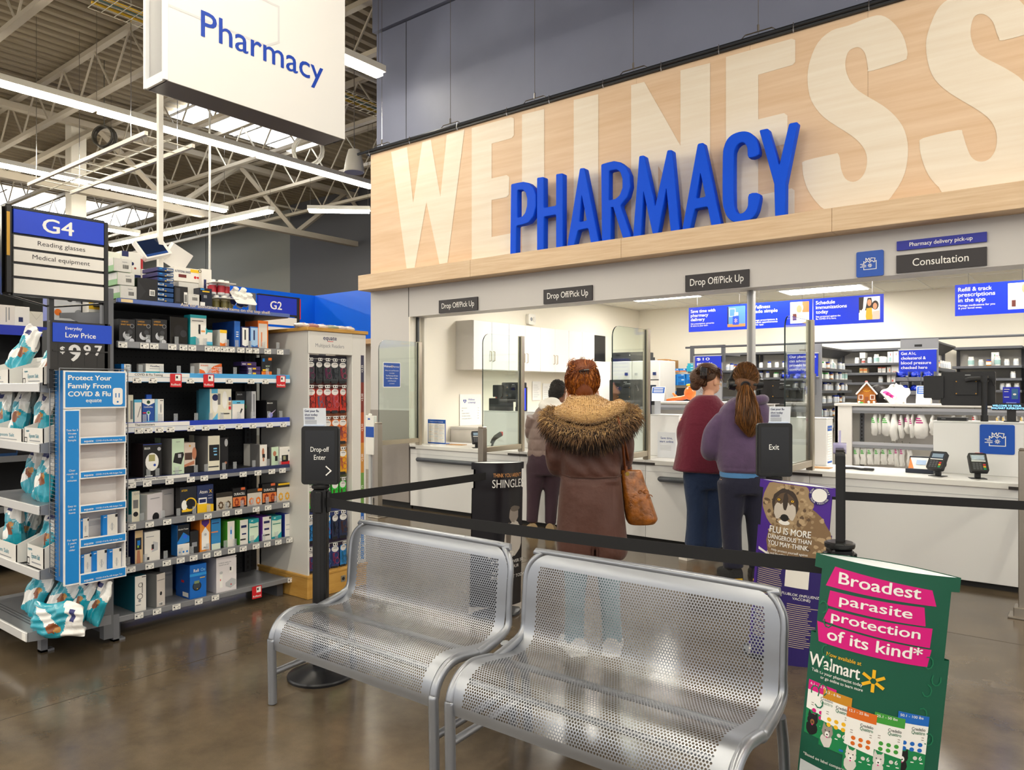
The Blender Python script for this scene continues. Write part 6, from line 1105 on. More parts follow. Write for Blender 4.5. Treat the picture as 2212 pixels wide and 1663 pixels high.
# ---------------------------------------------------------------- bag racks
def rack(x0, x1, label):
    t = thing('bag_rack', label, 'rack', (x0, 8.4, 0), 0, 'white racks for prescription bags'); L = x1 - x0
    b = MB(); b.box(0, 0, 0, .03, .5, 1.33, 0); b.box(.03, .32, .0, L, .34, 1.33, 0); b.box(0, 0, 0, .17, .03, 1.33, 0, .002); b.build('body', mat('#e6e3de', .45), t); MB().box(-.005, -.01, 1.33, L, .5, 1.357, 0, .003).build('top', mat('#dedbd6', .4), t)
    b = MB(); b.box(.18, .3, .2, .22, .32, 1.3, 0)
    for k in range(26): b.box(.195, .298, .24 + .04 * k, .205, .3, .262 + .04 * k, 1)
    b.build('upright', [mat('#77797f', .4, .3), BLK], t)
    for z in (1.285, .925): MB().box(.165, .02, z, L, .05, z + .03, 0).box(.165, .02, z - .03, L, .025, z, 1).tube([(.165, .06, z - .012), (L, .06, z - .012)], .008, 6, 0).build('hang_rail', [mat('#b9bac0', .35, .4), mat('#8a8c91', .4, .3)], t)
    return t
rack(-2.2, 1.2, 'white bag rack behind the counter with bags on hooks'); rack(-4.95, -2.95, 'white bag rack behind the counter, carrying the orange toy')
PLB = mat('#efeeea', .3, coat=.3, bump=.35, bscale=30)
def pbag(px0, px1, pyt, pyb, ink, label, seed, flat=False, Y=8.44):
    r = random.Random(seed); a, c = atY(px0, pyt, Y), atY(px1, pyb, Y); w, h = c.x - a.x, a.z - c.z; m = MB(); rings = []
    for k in range(9):
        v = k / 8; wd = w * ((.34 + .66 * min(1, v * 1.9)) if not flat else 1) * (1 if v < .85 else (1 - .45 * (v - .85) / .15 if not flat else 1)); d = (.012 + .05 * math.sin(min(1, v) * PI * .9)) * (.4 if flat else 1); off = r.uniform(-.006, .006)
        rings.append([(wd / 2 * math.copysign(abs(math.cos(t)) ** .8, math.cos(t)) + off, d * math.sin(t) + .006 * math.sin(5 * t + seed) * v, -h * (.12 + .88 * v)) for t in [2 * PI * j / 14 for j in range(14)]])
    m.loft(rings, 0)
    if ink: 
        for k in range(3): m.rect(-w * .28, -h * (.34 + .07 * k), w * (.02 + .08 * k), -h * (.30 + .07 * k), -.065 if not flat else -.034, 1); m.text('Rx', -w * .1, -h * .3, h * .08, -.065 if not flat else -.034, 1, bold=.02) if False else None
    m.tube([(0, .012, -h * .12), (0, .01, -h * .02), (.0, .005, .012), (.0, -.02, .006)], .003, 5, 2)
    return m.build('prescription_bag', [PLB, ink or PLB, mat('#9a9890', .4, .3)], loc=((a.x + c.x) / 2, Y + .02, a.z), smooth=60, label=label, cat='bag', group='prescription bags hung on the racks')
GI, MI, RI = mat('#3fae3a', .5), mat('#b5157a', .5), mat('#c4232c', .5); od = ['first', 'second', 'third', 'fourth', 'fifth', 'sixth', 'seventh', 'eighth', 'ninth', 'tenth', 'eleventh', 'twelfth']
for k, (a, c, t_, b_, ink) in enumerate(((1881, 1897, 886, 941, GI), (1896, 1904, 888, 938, GI), (1903, 1926, 887, 942, GI), (1921, 1941, 881, 953, None), (1940, 1953, 890, 947, MI), (1953, 1966, 887, 937, MI), (1964, 1975, 886, 946, MI), (1973, 2006, 883, 948, MI), (2007, 2020, 887, 940, None), (2050, 2068, 887, 940, RI), (2072, 2090, 886, 945, RI), (2098, 2112, 884, 940, RI))): pbag(a, c, t_, b_, ink, '%s white bag from the left on the upper rail, %s' % (od[k], {GI: 'green print', MI: 'magenta print', RI: 'red print', None: 'no print'}[ink]), k)
for k in range(5): pbag(2150 + 13 * k, 2162 + 13 * k, 886, 940, YEL, '%s white and yellow bag on the upper rail under the pole display' % od[k], 40 + k)
for k in range(6): pbag(1842 + 15 * k, 1856 + 15 * k, 958, 1004, GI, '%s small green-printed bag on the lower rail' % od[k], 20 + k, True)
for k, (a, c) in enumerate(((1931, 1941), (1942, 1954), (1958, 1970))): pbag(a, c, 952 + 3 * k, 1008, MI if k < 2 else None, ['small magenta-printed bag on the lower rail, left one', 'small magenta-printed bag on the lower rail, right one', 'small plain bag on the lower rail by the tray'][k], 30 + k, True)
for k in range(5): pbag(1470 + 9 * k, 1492 + 9 * k, 903 + k, 985, None if k % 2 else TEAL, '%s white bag on the rail left of the maroon sweater' % od[k], 60 + k)
t = atY(1905, 872, 8.6)
for k, (px, py, w, h, ink, lab, tilt) in enumerate(((1918, 872, .3, .12, MI, 'white bag with magenta print lying on the rack top', .9), (1940, 868, .22, .13, MI, 'white bag with magenta lettering standing behind the gingerbread house', .3), (1925, 858, .2, .16, INK, 'white bag with black arrow print at the back of the rack top', .5))):
    p = atY(px, py, 8.55 + .12 * k); m = salt_bag(w * .7, h * 1.3, .09, seed=50 + k); m.m = [0 if x != 3 else 1 for x in m.m]; o = m.build('prescription_bag', [PLB, ink], loc=(p.x, 8.5 + .12 * k, 1.372 + (.02 if k == 0 else 0)), smooth=70, label=lab, cat='bag', group='bags lying on the rack top'); o.rotation_euler = (-.3, tilt, 0)
# gingerbread house
GB = mat('#b26a1c', .7, bump=.3, bscale=80); ICE = mat('#f6eee8', .5); p = atY(1872, 872, 8.5)
g = thing('gingerbread_house', 'small gingerbread house with icing on the rack top', 'decoration', (p.x, 8.5, 1.3575), .25); b = MB(); b.prism([(-.085, 0), (.085, 0), (.085, .1), (0, .2), (-.085, .1)], 0, .14, 0); b.build('walls', GB, g)
b = MB()
for s_ in (-1, 1): b.add([(s_ * .1, -.015, .09), (s_ * .1, .155, .09), (0, .155, .212), (0, -.015, .212), (s_ * .1, -.015, .105), (s_ * .1, .155, .105), (0, .155, .228), (0, -.015, .228)], [(0, 1, 2, 3), (4, 5, 6, 7), (0, 1, 5, 4), (0, 3, 7, 4), (1, 2, 6, 5)], 0); b.tube([(s_ * .1, -.018, .096), (0, -.018, .22)], .008, 6, 1)
b.tube([(0, -.02, .228), (0, .155, .228)], .012, 6, 2); b.build('roof', [mat('#e5a27a', .6), ICE, mat('#e88f8f')], g); b = MB()
for x in (-.055, .055): b.rect(x - .022, .04, x + .022, .09, -.001, 0); b.rect(x - .016, .046, x + .016, .084, -.0015, 1)
b.rect(-.018, 0, .018, .07, -.001, 1)
for k in range(5): b.disc(-.03 + .015 * k, .135 - .008 * math.sin(k * PI / 4), .005, -.0015, 2, 8)
for x in (-.07, .02, .07): b.ell((x, -.02, .014), (.014, .012, .014), 0 if x else 3, 8, 6); b.ell((x + .012, -.022, .03), (.01, .01, .01), 1, 8, 6)
b.ell((-.05, -.03, .008), (.02, .014, .008), 3, 8, 6); b.build('icing', [ICE, BROWN, YEL, GREEN], g)
p = atY(1480, 860, 8.55)
b = MB(); OT = mat('#f0701c', .3, coat=.4); b.ell((0, 0, .1), (.075, .06, .085), 0, 14, 10); b.tube([(-.03, 0, .06), (-.1, -.01, .04), (-.2, -.02, .03), (-.3, -.03, .012)], [.03, .028, .026, .012], 8, 0); b.tube([(-.15, 0, .03), (-.2, .02, .06), (-.24, .02, .1)], [.02, .02, .01], 8, 0); b.tube([(.04, 0, .15), (.09, 0, .22), (.13, 0, .27), (.13, 0, .36)], [.03, .032, .028, .02], 8, 0); b.lathe([(.02, 0), (.035, .01), (.03, .07), (.015, .1)], 10, 1, (.13, 0, .3)); b.ell((-.0, -.03, .2), (.04, .02, .016), 2, 8, 6)
b.build('inflatable_toy', [OT, mat('#e6b25a', .3), YEL], loc=(p.x + .05, 8.58, 1.3595), smooth=60, label='orange inflatable toy sprawled on the left bag rack', cat='toy')
def tent(px0, px1, yt, Y, label, z=1.3575):
    a, c = atY(px0, yt, Y), atY(px1, yt, Y); w, h = c.x - a.x, a.z - z; t = thing('tent_card', label, 'card', (a.x, Y, z), 0, 'white tent cards on the racks'); b = MB(); b.add([(0, 0, 0), (w, 0, 0), (w, .05, h), (0, .05, h), (0, .1, 0), (w, .1, 0)], [(0, 1, 2, 3), (2, 3, 4, 5)], 0); b.add([(w * .05, .05 * .55 - .001, h * .55), (w * .95, .05 * .55 - .001, h * .55), (w * .95, .05 * .95 - .001, h * .95), (w * .05, .05 * .95 - .001, h * .95)], [(0, 1, 2, 3)], 1)
    for k in range(3): b.add([(w * .15, .05 * (.62 + .11 * k) - .002, h * (.62 + .11 * k)), (w * .85, .05 * (.62 + .11 * k) - .002, h * (.62 + .11 * k)), (w * .85, .05 * (.67 + .11 * k) - .002, h * (.67 + .11 * k)), (w * .15, .05 * (.67 + .11 * k) - .002, h * (.67 + .11 * k))], [(0, 1, 2, 3)], 0)
    b.build('card', [PAPER, mat('#1a5fc0')], t)
tent(1405, 1434, 835, 8.46, 'white tent card with blue panel beside the orange toy'); tent(1978, 2010, 833, 8.5, 'white tent card with blue panel left of the large register monitor')
# ---------------------------------------------------------------- ceiling panels, hung boards
PAN = mat('#fffaf0', .5, emit=PANEL_E); k = 0
for x, y in ((-5.5, 10.9), (-5.2, 8.3), (-3.3, 9.1), (-3.2, 11.6), (-1.9, 7.9), (-1.25, 10.35), (-.1, 8.7), (.6, 11.0), (2.0, 9.0)):
    t = thing('ceiling_panel', 'flat square ceiling light in the pharmacy, %s' % ['in the far left corner', 'over the left counter', 'behind the delivery board', 'far back behind the hoodie', 'over the riser with the language sheet', 'with glow by the air vent', 'behind the refill board', 'far back on the right', 'beyond the right picture edge'][k], 'ceiling light', (x, y, 2.985), 0, 'ceiling lights in the pharmacy'); k += 1
    MB().box(-.6, -.3, 0, .6, .3, .015, 0).build('frame', WHITE, t); MB().box(-.56, -.27, -.006, .56, .27, 0, 0).build('diffuser', PAN, t)
for x, y, lab in ((-4.1, 10.3, 'square ceiling vent behind the delivery board'), (-1.35, 9.1, 'square ceiling vent above the boards on the right')):
    t = thing('ceiling_vent', lab, 'vent', (x, y, 2.98), 0, 'ceiling vents in the pharmacy'); b = MB(); b.box(-.3, -.3, 0, .3, .3, .015, 0); b.build('frame', WHITE, t); b = MB()
    for j in range(7): b.box(-.2, -.16 + .05 * j, -.008, .2, -.14 + .05 * j, 0, 0)
    b.build('slat', mat('#5c5c5a', .5), t)
def board(px0, px1, YB_, lines, small, label, pic, cut=None):
    a, c = atY(px0, 700, YB_), atY(px1, 700, YB_); w = c.x - a.x; t = thing('hanging_board', label, 'sign', (a.x, YB_, 2.27), 0, 'blue boards hung over the pharmacy'); h = .325
    MB().box(0, -.003, 0, w, .003, h, 0).build('panel', BLUE2, t); b = MB()
    for k, l in enumerate(lines): b.text(l[0], .03, h * (.78 - .17 * k), h * .125, -.0036, 0, 'L', .02, w=l[1] * w)
    for k, l in enumerate(small): b.text(l[0], .03, h * (.3 - .085 * k), h * .062, -.0036, 0, 'L', .012, w=l[1] * w)
    b.build('lettering', PAPER, t); b = MB(); x0, x1, z0, z1 = w * .66, w * .95, h * .12, h * .93; b.rrect(x0, z0, x1, z1, .01, -.0036, -.003, 0); pic(b, x0, z0, x1 - x0, z1 - z0, -.0042); b.build('printed_picture', PICM, t)
    for x in (.12, w - .12): MB().tube([(x, 0, h), (x, 0, .715)], .002, 4, 0).build('hanging_wire', CHROME, t)
PICM = [mat('#e8d9c4'), mat('#4a7ab0'), mat('#1d3fc4'), YEL, mat('#b5794a'), mat('#c98f6a'), mat('#2a1c16'), mat('#d9a21f'), PAPER, mat('#d8b8a8'), mat('#c9c4bd'), mat('#5a2a24')]
def pr(b, x, z, w, h, y, L):
    for i, g in enumerate(L):
        yy = y - .0003 * i
        if g[0] == 'r': b.rect(x + g[2] * w, z + g[3] * h, x + g[4] * w, z + g[5] * h, yy, g[1])
        elif g[0] == 'd': b.disc(x + g[2] * w, z + g[3] * h, g[4] * w, yy, g[1], 16, rz=g[5] * h)
        else: b.flat([(x + a * w, z + c * h) for a, c in g[2]], yy, g[1])
door = lambda b, x, z, w, h, y: pr(b, x, z, w, h, y, [('r', 1, .0, .12, 1, 1), ('r', 6, 0, .12, .06, 1), ('r', 4, 0, 0, 1, .14), ('r', 10, .1, .5, .45, .9), ('r', 1, .13, .53, .42, .87), ('r', 8, .4, .55, .6, .7), ('r', 2, .3, .1, .65, .52)] + [('p', 3, [(.475, .3), (.475 + .09 * math.cos(a - .15), .3 + .11 * math.sin(a - .15)), (.475 + .09 * math.cos(a + .15), .3 + .11 * math.sin(a + .15))]) for a in [k * PI / 3 + PI / 6 for k in range(6)]])
woman = lambda b, x, z, w, h, y: pr(b, x, z, w, h, y, [('r', 0, 0, 0, 1, 1), ('r', 4, .65, .5, 1, 1), ('d', 10, .5, .72, .2, .22), ('d', 5, .48, .66, .14, .18), ('p', 8, [(.2, .1), (.3, .5), (.7, .5), (.9, .3), (.9, 0), (.2, 0)]), ('p', 7, [(.6, 0), (1, .1), (1, 0)]), ('p', 9, [(.1, .3), (.7, .25), (.75, .35), (.2, .42)]), ('r', 11, .14, .15, .34, .45)])
family = lambda b, x, z, w, h, y: pr(b, x, z, w, h, y, [('r', 8, 0, 0, 1, 1), ('p', 6, [(0, .3), (.2, .5), (.24, 1), (0, 1)]), ('p', 6, [(.3, .4), (.42, .95), (.6, .95), (.68, .5)]), ('d', 5, .5, .74, .1, .15), ('d', 6, .78, .62, .16, .2), ('d', 5, .77, .58, .1, .14), ('p', 7, [(.32, 0), (.36, .5), (.62, .52), (.66, 0)]), ('p', 9, [(.64, 0), (.66, .35), (.98, .38), (1, 0)]), ('p', 8, [(0, 0), (.05, .45), (.3, .3), (.36, 0)])])
man = lambda b, x, z, w, h, y: pr(b, x, z, w, h, y, [('r', 8, 0, 0, 1, 1), ('d', 5, .72, .78, .16, .2), ('p', 10, [(.2, 0), (.35, .45), (.9, .5), (1, 0)]), ('r', 11, .15, .1, .32, .35)])
board(1488, 1617, 9.3, (('Save time with', .42), ('pharmacy', .3), ('delivery', .24)), (('Get prescriptions, groceries', .4), ('& more to your door.', .3)), 'blue board reading Save time with pharmacy delivery', door); board(1619, 1755, 9.3, (('Wellness', .3), ('made simple', .42)), (('Manage prescriptions &', .42), ('schedule appointments', .42), ('in the app.', .2)), 'blue board reading Wellness made simple behind the mullion', woman); board(1757, 1909, 9.3, (('Schedule', .28), ('immunizations', .45), ('today', .18)), (('Stay protected against the', .36), ('flu, COVID-19 & more.', .3)), 'blue board reading Schedule immunizations today', family); board(2063, 2240, 9.0, (('Refill & track', .42), ('prescriptions', .46), ('in the app', .34)), (('Manage medications for you', .46), ('& your loved ones.', .3)), 'blue board reading Refill and track prescriptions at the picture edge', man)
# brochure stand by the pillar
p = atZ(798, 1118); t = thing('brochure_stand', 'slim white brochure stand with blue band beside the steel post', 'stand', (atY(797, 900, 6.2).x, 6.2, 0)); b = MB(); z0, z1 = atY(798, 982, 6.2).z, atY(798, 898, 6.2).z; b.box(-.09, 0, z0, .09, .05, z1, 0, .003); b.box(-.09, -.001, z0 + (z1 - z0) * .45, .09, 0, z0 + (z1 - z0) * .72, 1); b.disc(.07, z0 + (z1 - z0) * .2, .09, -.0008, 1, 20, rz=.12) if False else None; b.rect(-.02, z1 - .05, .02, z1 - .03, -.001, 1); b.ell((0, .02, z1 + .01), (.03, .02, .02), 0, 10, 6); b.build('holder', [PAPER, mat('#1450b4')], t); MB().box(-.02, .01, .02, .02, .04, z0, 0).box(-.14, -.1, 0, .14, .14, .02, 0).build('stand', LGREY, t)
# ================================================================ people
def fuse(mb, voxel=.012, smooth=6, tail=None):
    """melt overlapping shapes into one continuous surface"""
    me = bpy.data.meshes.new('fuse'); me.from_pydata(mb.v, [], mb.f); o = bpy.data.objects.new('fuse', me); COL.objects.link(o)
    bm = bmesh.new(); bm.from_mesh(me); bmesh.ops.recalc_face_normals(bm, faces=bm.faces); bm.to_mesh(me); bm.free()
    r = o.modifiers.new('r', 'REMESH'); r.mode = 'VOXEL'; r.voxel_size = voxel
    s = o.modifiers.new('s', 'SMOOTH'); s.factor = .5; s.iterations = smooth
    dg = bpy.context.evaluated_depsgraph_get(); e = o.evaluated_get(dg); m2 = e.to_mesh()
    out = MB(); out.v = [tuple(v.co) for v in m2.vertices]; out.f = [tuple(p.vertices) for p in m2.polygons]; out.m = [0] * len(out.f)
    e.to_mesh_clear(); bpy.data.objects.remove(o); bpy.data.meshes.remove(me); return out
class PX:
    """a figure's own frame: x to the right of the view, y away from it, z up"""
    def __init__(s, px0, d): s.px0 = px0; s.k = d / F; s.d = d; r = ray(px0, 842); s.loc = Vector((r[0] * d, r[1] * d, 0)); s.rz = math.atan2(.61677, .78714)
    def P(s, px, py, y=0.0): return ((px - s.px0) * s.k, y, EYE - (py - CY) * s.k)
    def rings(s, L, n=24, e=.85):
        out = []
        for q in L:
            py, xl, xr, dp = q[:4]; yc = q[4] if len(q) > 4 else 0.0; cx, z = ((xl + xr) / 2 - s.px0) * s.k, EYE - (py - CY) * s.k; w = (xr - xl) / 2 * s.k
            out.append([(cx + w * math.copysign(abs(math.cos(t)) ** e, math.cos(t)), yc + dp / 2 * math.copysign(abs(math.sin(t)) ** e, math.sin(t)), z) for t in [2 * PI * j / n for j in range(n)]])
        return out
def limb(mb, pts, rad, k=4, n=12):
    P = catmull(pts, k); m = len(P); rr = []
    for i in range(m):
        t = i / (m - 1) * (len(rad) - 1); a = min(int(t), len(rad) - 2); rr.append(rad[a] + (rad[a + 1] - rad[a]) * (t - a))
    mb.tube(P, rr, n, 0)
def hand(mb, w, d, up=(0, 0, 1), sc=1.0, side=1):
    """five separate, bent fingers on a palm; w wrist, d pointing direction"""
    w, d = Vector(w), Vector(d).normalized(); u = Vector(up); s_ = d.cross(u).normalized() * side; u = s_.cross(d).normalized() * side
    mb.loft([[tuple(w + d * a + s_ * (b * math.cos(t)) * sc + u * (c * math.sin(t)) * sc) for t in [2 * PI * j / 10 for j in range(10)]] for a, b, c in ((-.02, .026, .02), (.02, .034, .018), (.06, .042, .016), (.088, .04, .014))], 0)
    for i, (o, L) in enumerate(((-.03, .06), (-.011, .075), (.009, .07), (.027, .055))):
        b = w + d * .085 * sc + s_ * o * sc; mb.tube([b, b + d * L * .45 * sc - u * .004, b + d * L * .8 * sc - u * .018, b + d * L * sc - u * .034], [.009, .0085, .008, .006], 8, 0)
    b = w + d * .03 * sc - s_ * .034 * sc; mb.tube([b, b + d * .03 - s_ * .022, b + d * .06 - s_ * .026 - u * .01], [.011, .01, .007], 8, 0)
def body(f, root, skin, headc, hr, yaw, neck, torso, arms, legs, name='body'):
    """one continuous body: torso, limbs, five-fingered hands, neck, head with face and ears"""
    m = MB(); m.loft(f.rings(torso), 0)
    for pts, rad, hd in arms: limb(m, [tuple(Vector(pts[0]).lerp(Vector(pts[1]), .45))] + list(pts[1:]), rad)
    for pts, rad in legs: limb(m, pts, rad)
    limb(m, neck, [.06, .052, .05])
    c = Vector(headc); M_ = Matrix.Translation(c) @ Matrix.Rotation(yaw, 4, 'Z'); rx, ry, rz_ = hr
    m.ell((0, 0, 0), (rx * .95, ry * .95, rz_), 0, 20, 14, M_); m.ell((0, ry * .35, -rz_ * .5), (rx * .68, ry * .6, rz_ * .52), 0, 16, 10, M_)
    g = fuse(m, .011, 4)
    for sx in (-1, 1): g.ell((sx * rx * .96, -ry * .02, -rz_ * .12), (.011, .018, .032), 0, 10, 8, M_)
    g.loft([[(-.008, ry * .93, .012), (.008, ry * .93, .012), (.004, ry * .98, .012)], [(-.016, ry * .9, -.04), (.016, ry * .9, -.04), (0, ry * 1.14, -.036)]], 0, True, M_)
    for sx in (-1, 1): g.ell((sx * .032, ry * .86, .012), (.015, .01, .009), 1, 10, 7, M_); g.ell((sx * .032, ry * .91, .012), (.006, .006, .006), 2, 8, 6, M_)
    g.ell((0, ry * .88, -.07), (.022, .012, .007), 3, 10, 6, M_)
    for pts, rad, hd in arms: hand(g, pts[-1], hd[0], hd[1], 1.0, hd[2])
    return g.build(name, [mat(skin, .5, bump=.1, bscale=90), PAPER, mat('#2b1d14', .3), mat('#a8584e', .5)], root, smooth=70), M_
def strands(n, fn, w=.0022, seg=5, mats=3, seed=0, mb=None):
    r = random.Random(seed); mb = mb or MB()
    for i in range(n):
        P, k = fn(r, i)
        if P is None: continue
        P = [Vector(p) for p in P]; ax = Vector((r.uniform(-1, 1), r.uniform(-1, 1), r.uniform(-1, 1))).normalized(); V = []
        for j, p in enumerate(P):
            t = (P[min(j + 1, len(P) - 1)] - P[max(j - 1, 0)]); s_ = t.cross(ax); s_ = s_.normalized() if s_.length > 1e-9 else ax
            ww = w * (1 - .85 * (j / (len(P) - 1)) ** 1.5); V += [tuple(p - s_ * ww), tuple(p + s_ * ww)]
        mb.add(V, [(2 * j, 2 * j + 1, 2 * j + 3, 2 * j + 2) for j in range(len(P) - 1)], k)
    return mb
def shoe(f, px, py, L, W, y, yaw, name_par, up, sole, acc=None, hgt=.085):
    x, _, z0 = f.P(px, py); M_ = Matrix.Translation((x, y, 0)) @ Matrix.Rotation(yaw, 4, 'Z'); m = MB()
    prof_ = [(-.38, .5, 1.0), (-.2, .52, .95), (.0, .5, .9), (.2, .55, .72), (.4, .58, .52), (.55, .4, .38), (.62, .1, .25)]
    m.loft([[(W * b * math.cos(t), L * a, .02 + hgt * c * (max(0, math.sin(t)) ** .7)) for t in [PI * j / 10 for j in range(11)]] for a, b, c in prof_], 0, True, M_)
    m.prism([(W * b * s_, L * a) for s_, pr in ((1, prof_), (-1, prof_[::-1])) for a, b, c in pr], 0, .024, 1, M_ @ Matrix.Rotation(PI / 2, 4, 'X') @ Matrix.Scale(-1, 4, (0, 1, 0)) if False else M_ @ Matrix(((1, 0, 0, 0), (0, 0, 1, 0), (0, 1, 0, 0), (0, 0, 0, 1))))
    if acc: m.box(-W * .42, -L * .4, .004, W * .42, -L * .34, .02, 2, 0, M_)
    return m.build('shoe', [up, sole, acc or sole], name_par, smooth=50)
def cloth(h, **k): return mat(h, k.pop('rough', .85), bump=k.pop('bump', .7), bscale=k.pop('bscale', 9), sheen=k.pop('sheen', .15), **k)
def legs_px(f, hips, knees, ankles, rad):
    m = MB()
    for h, k, a in zip(hips, knees, ankles): limb(m, [h, ((h[0] + k[0]) / 2, (h[1] + k[1]) / 2, (h[2] + k[2]) / 2), k, ((k[0] + a[0]) / 2, (k[1] + a[1]) / 2, (k[2] + a[2]) / 2), a], rad, 4, 16)
    return m
# ---- woman in the brown parka
f = PX(1278, 4.254); A = f.P
per = thing('person', 'person in long brown parka with fur-edged hood and red hair pinned up', 'person', f.loc, f.rz)
arms = [([A(1226, 905), A(1203, 960, .02), A(1206, 1010, .07), A(1228, 1012, .28)], [.05, .045, .04, .03], ((.35, 1, .1), (0, 0, 1), 1)), ([A(1332, 905), A(1347, 960, .02), A(1345, 1005, .08), A(1325, 1012, .28)], [.05, .045, .04, .03], ((-.35, 1, .1), (0, 0, 1), -1))]
body(f, per, '#d9a081', A(1258, 836, .02), (.078, .098, .118), -.35, [A(1268, 905, .0), A(1264, 880, .005), A(1260, 858, .01)], [(885, 1235, 1325, .14), (920, 1215, 1340, .18), (1000, 1222, 1330, .18), (1060, 1218, 1335, .2), (1100, 1220, 1335, .2)], arms, [([A(1248, 1085), A(1243, 1250), A(1242, 1385, -.01)], [.08, .05, .036]), ([A(1308, 1085), A(1316, 1250), A(1322, 1385, -.01)], [.08, .05, .036])])
m = MB(); m.loft(f.rings([(880, 1232, 1326, .16), (893, 1214, 1342, .22), (910, 1204, 1350, .26), (935, 1203, 1350, .29), (965, 1207, 1346, .30), (1000, 1211, 1342, .28), (1022, 1213, 1340, .27), (1030, 1211, 1341, .275), (1060, 1208, 1344, .29), (1110, 1204, 1349, .31), (1160, 1201, 1354, .33), (1190, 1203, 1355, .33), (1203, 1212, 1348, .31)]), 0)
for s_, pts in ((1, arms[0][0]), (-1, arms[1][0])): limb(m, [pts[0], pts[1], pts[2], tuple(Vector(pts[2]).lerp(Vector(pts[3]), .8))], [.074, .066, .06, .045], 5, 14)
g = fuse(m, .011, 5); nv = []
for x, y, z in g.v:                                     # quilted seams and creases
    wz = (1.03 - z); cr = .004 * math.sin(38 * z + 6 * x) * math.exp(-((z - 1.12) / .16) ** 2) + .006 * math.exp(-((z - 1.015) / .012) ** 2) * -1 + (.006 * math.sin(14 * x + 9 * z) + .003 * math.sin(31 * x - 14 * z + 2)) * (z < .98) + .004 * math.sin(55 * z + 9 * math.sin(8 * x)) * (1.02 < z < 1.3)
    seam = -.004 * math.exp(-((abs(x + .0) - 0) / .006) ** 2) * (z < 1.3) - .003 * math.exp(-((abs(x) - .105) / .006) ** 2); n_ = -1 if y < 0 else 1
    if z < .62 and y < 0 and abs(x) < .012: y = y + .05
    nv.append((x, y + n_ * (cr + seam), z))
g.v = nv; PKA = mat('#4e2c21', .6, bump=1, bscale=9, vary=.08, vscale=5, sheen=.1)
g.build('parka', [PKA], per, smooth=80)
m = MB()
for s_ in (-1, 1): m.tube([A(1278 + 4 * s_, 1165, -.172), A(1278 + 5 * s_, 1205, -.165)], .006, 6, 0)
m.tube([A(1213, 1024, -.03), A(1230, 1025, -.12), A(1278, 1026, -.145), A(1325, 1025, -.12), A(1341, 1024, -.03)], .0035, 6, 0); m.build('waist_seam', mat('#43251b', .6), per)
# hood: fleece lining and long fur edge
FLE = [mat('#cba46c', .9, bump=1, bscale=70, sheen=.4), mat('#dcbc8a', .9, sheen=.4), mat('#b08a55', .9)]
m = MB(); m.ell(A(1272, 884, -.03), (.165, .15, .062), 0, 24, 12); m.ell(A(1262, 872, -.05), (.12, .1, .055), 0, 20, 10); limb(m, [A(1210, 893, .03), A(1216, 890, -.10), A(1268, 898, -.165), A(1325, 880, -.12), A(1336, 876, .02)], [.035, .042, .045, .042, .035])
g = fuse(m, .012, 3); base = [Vector(v) for v in g.v]; cc = Vector(A(1270, 886, -.02))
def fz(r, i):
    p = r.choice(base); n_ = (p - cc).normalized(); a = n_ + Vector((r.uniform(-.6, .6), r.uniform(-.6, .6), r.uniform(-.6, .6))); return [p - n_ * .004, p + a * .004, p + a * .008], r.choice((0, 1, 1, 2))
strands(8000, fz, .002, seed=3, mb=g); g.build('hood_lining', FLE, per, smooth=80)
path = catmull([A(1197, 888, .07), A(1186, 906, -.02), A(1203, 926, -.12), A(1240, 938, -.175), A(1280, 940, -.19), A(1320, 925, -.165), A(1350, 903, -.10), A(1362, 893, .0), A(1352, 884, .07)], 6)
m = MB(); m.tube(path, [.03 + .02 * math.sin(PI * i / (len(path) - 1)) for i in range(len(path))], 12, 3)
def fur(r, i):
    k = r.randrange(len(path) - 1); p = path[k].lerp(path[k + 1], r.random()); d = (path[k + 1] - path[k]).normalized(); u = d.orthogonal().normalized(); w = d.cross(u); a = r.uniform(0, 2 * PI); o = u * math.cos(a) + w * math.sin(a); rr = .03 + .018 * math.sin(PI * k / (len(path) - 1)); L = r.uniform(.02, .04); s_ = p + o * rr
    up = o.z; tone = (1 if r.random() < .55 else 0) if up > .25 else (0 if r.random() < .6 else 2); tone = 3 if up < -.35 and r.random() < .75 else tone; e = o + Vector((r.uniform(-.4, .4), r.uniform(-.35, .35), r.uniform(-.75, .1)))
    return [s_ - o * .01, s_ + e * L * .4, s_ + e * L * .75 + Vector((0, 0, -.006)), s_ + e * L + Vector((0, 0, -.016))], tone
strands(11000, fur, .0019, seed=5, mb=m); m.build('fur_trim', [mat('#7a5833', .8, sheen=.3), mat('#b8935c', .8, sheen=.3), mat('#4a3220', .8), mat('#2a1b12', .85)], per)
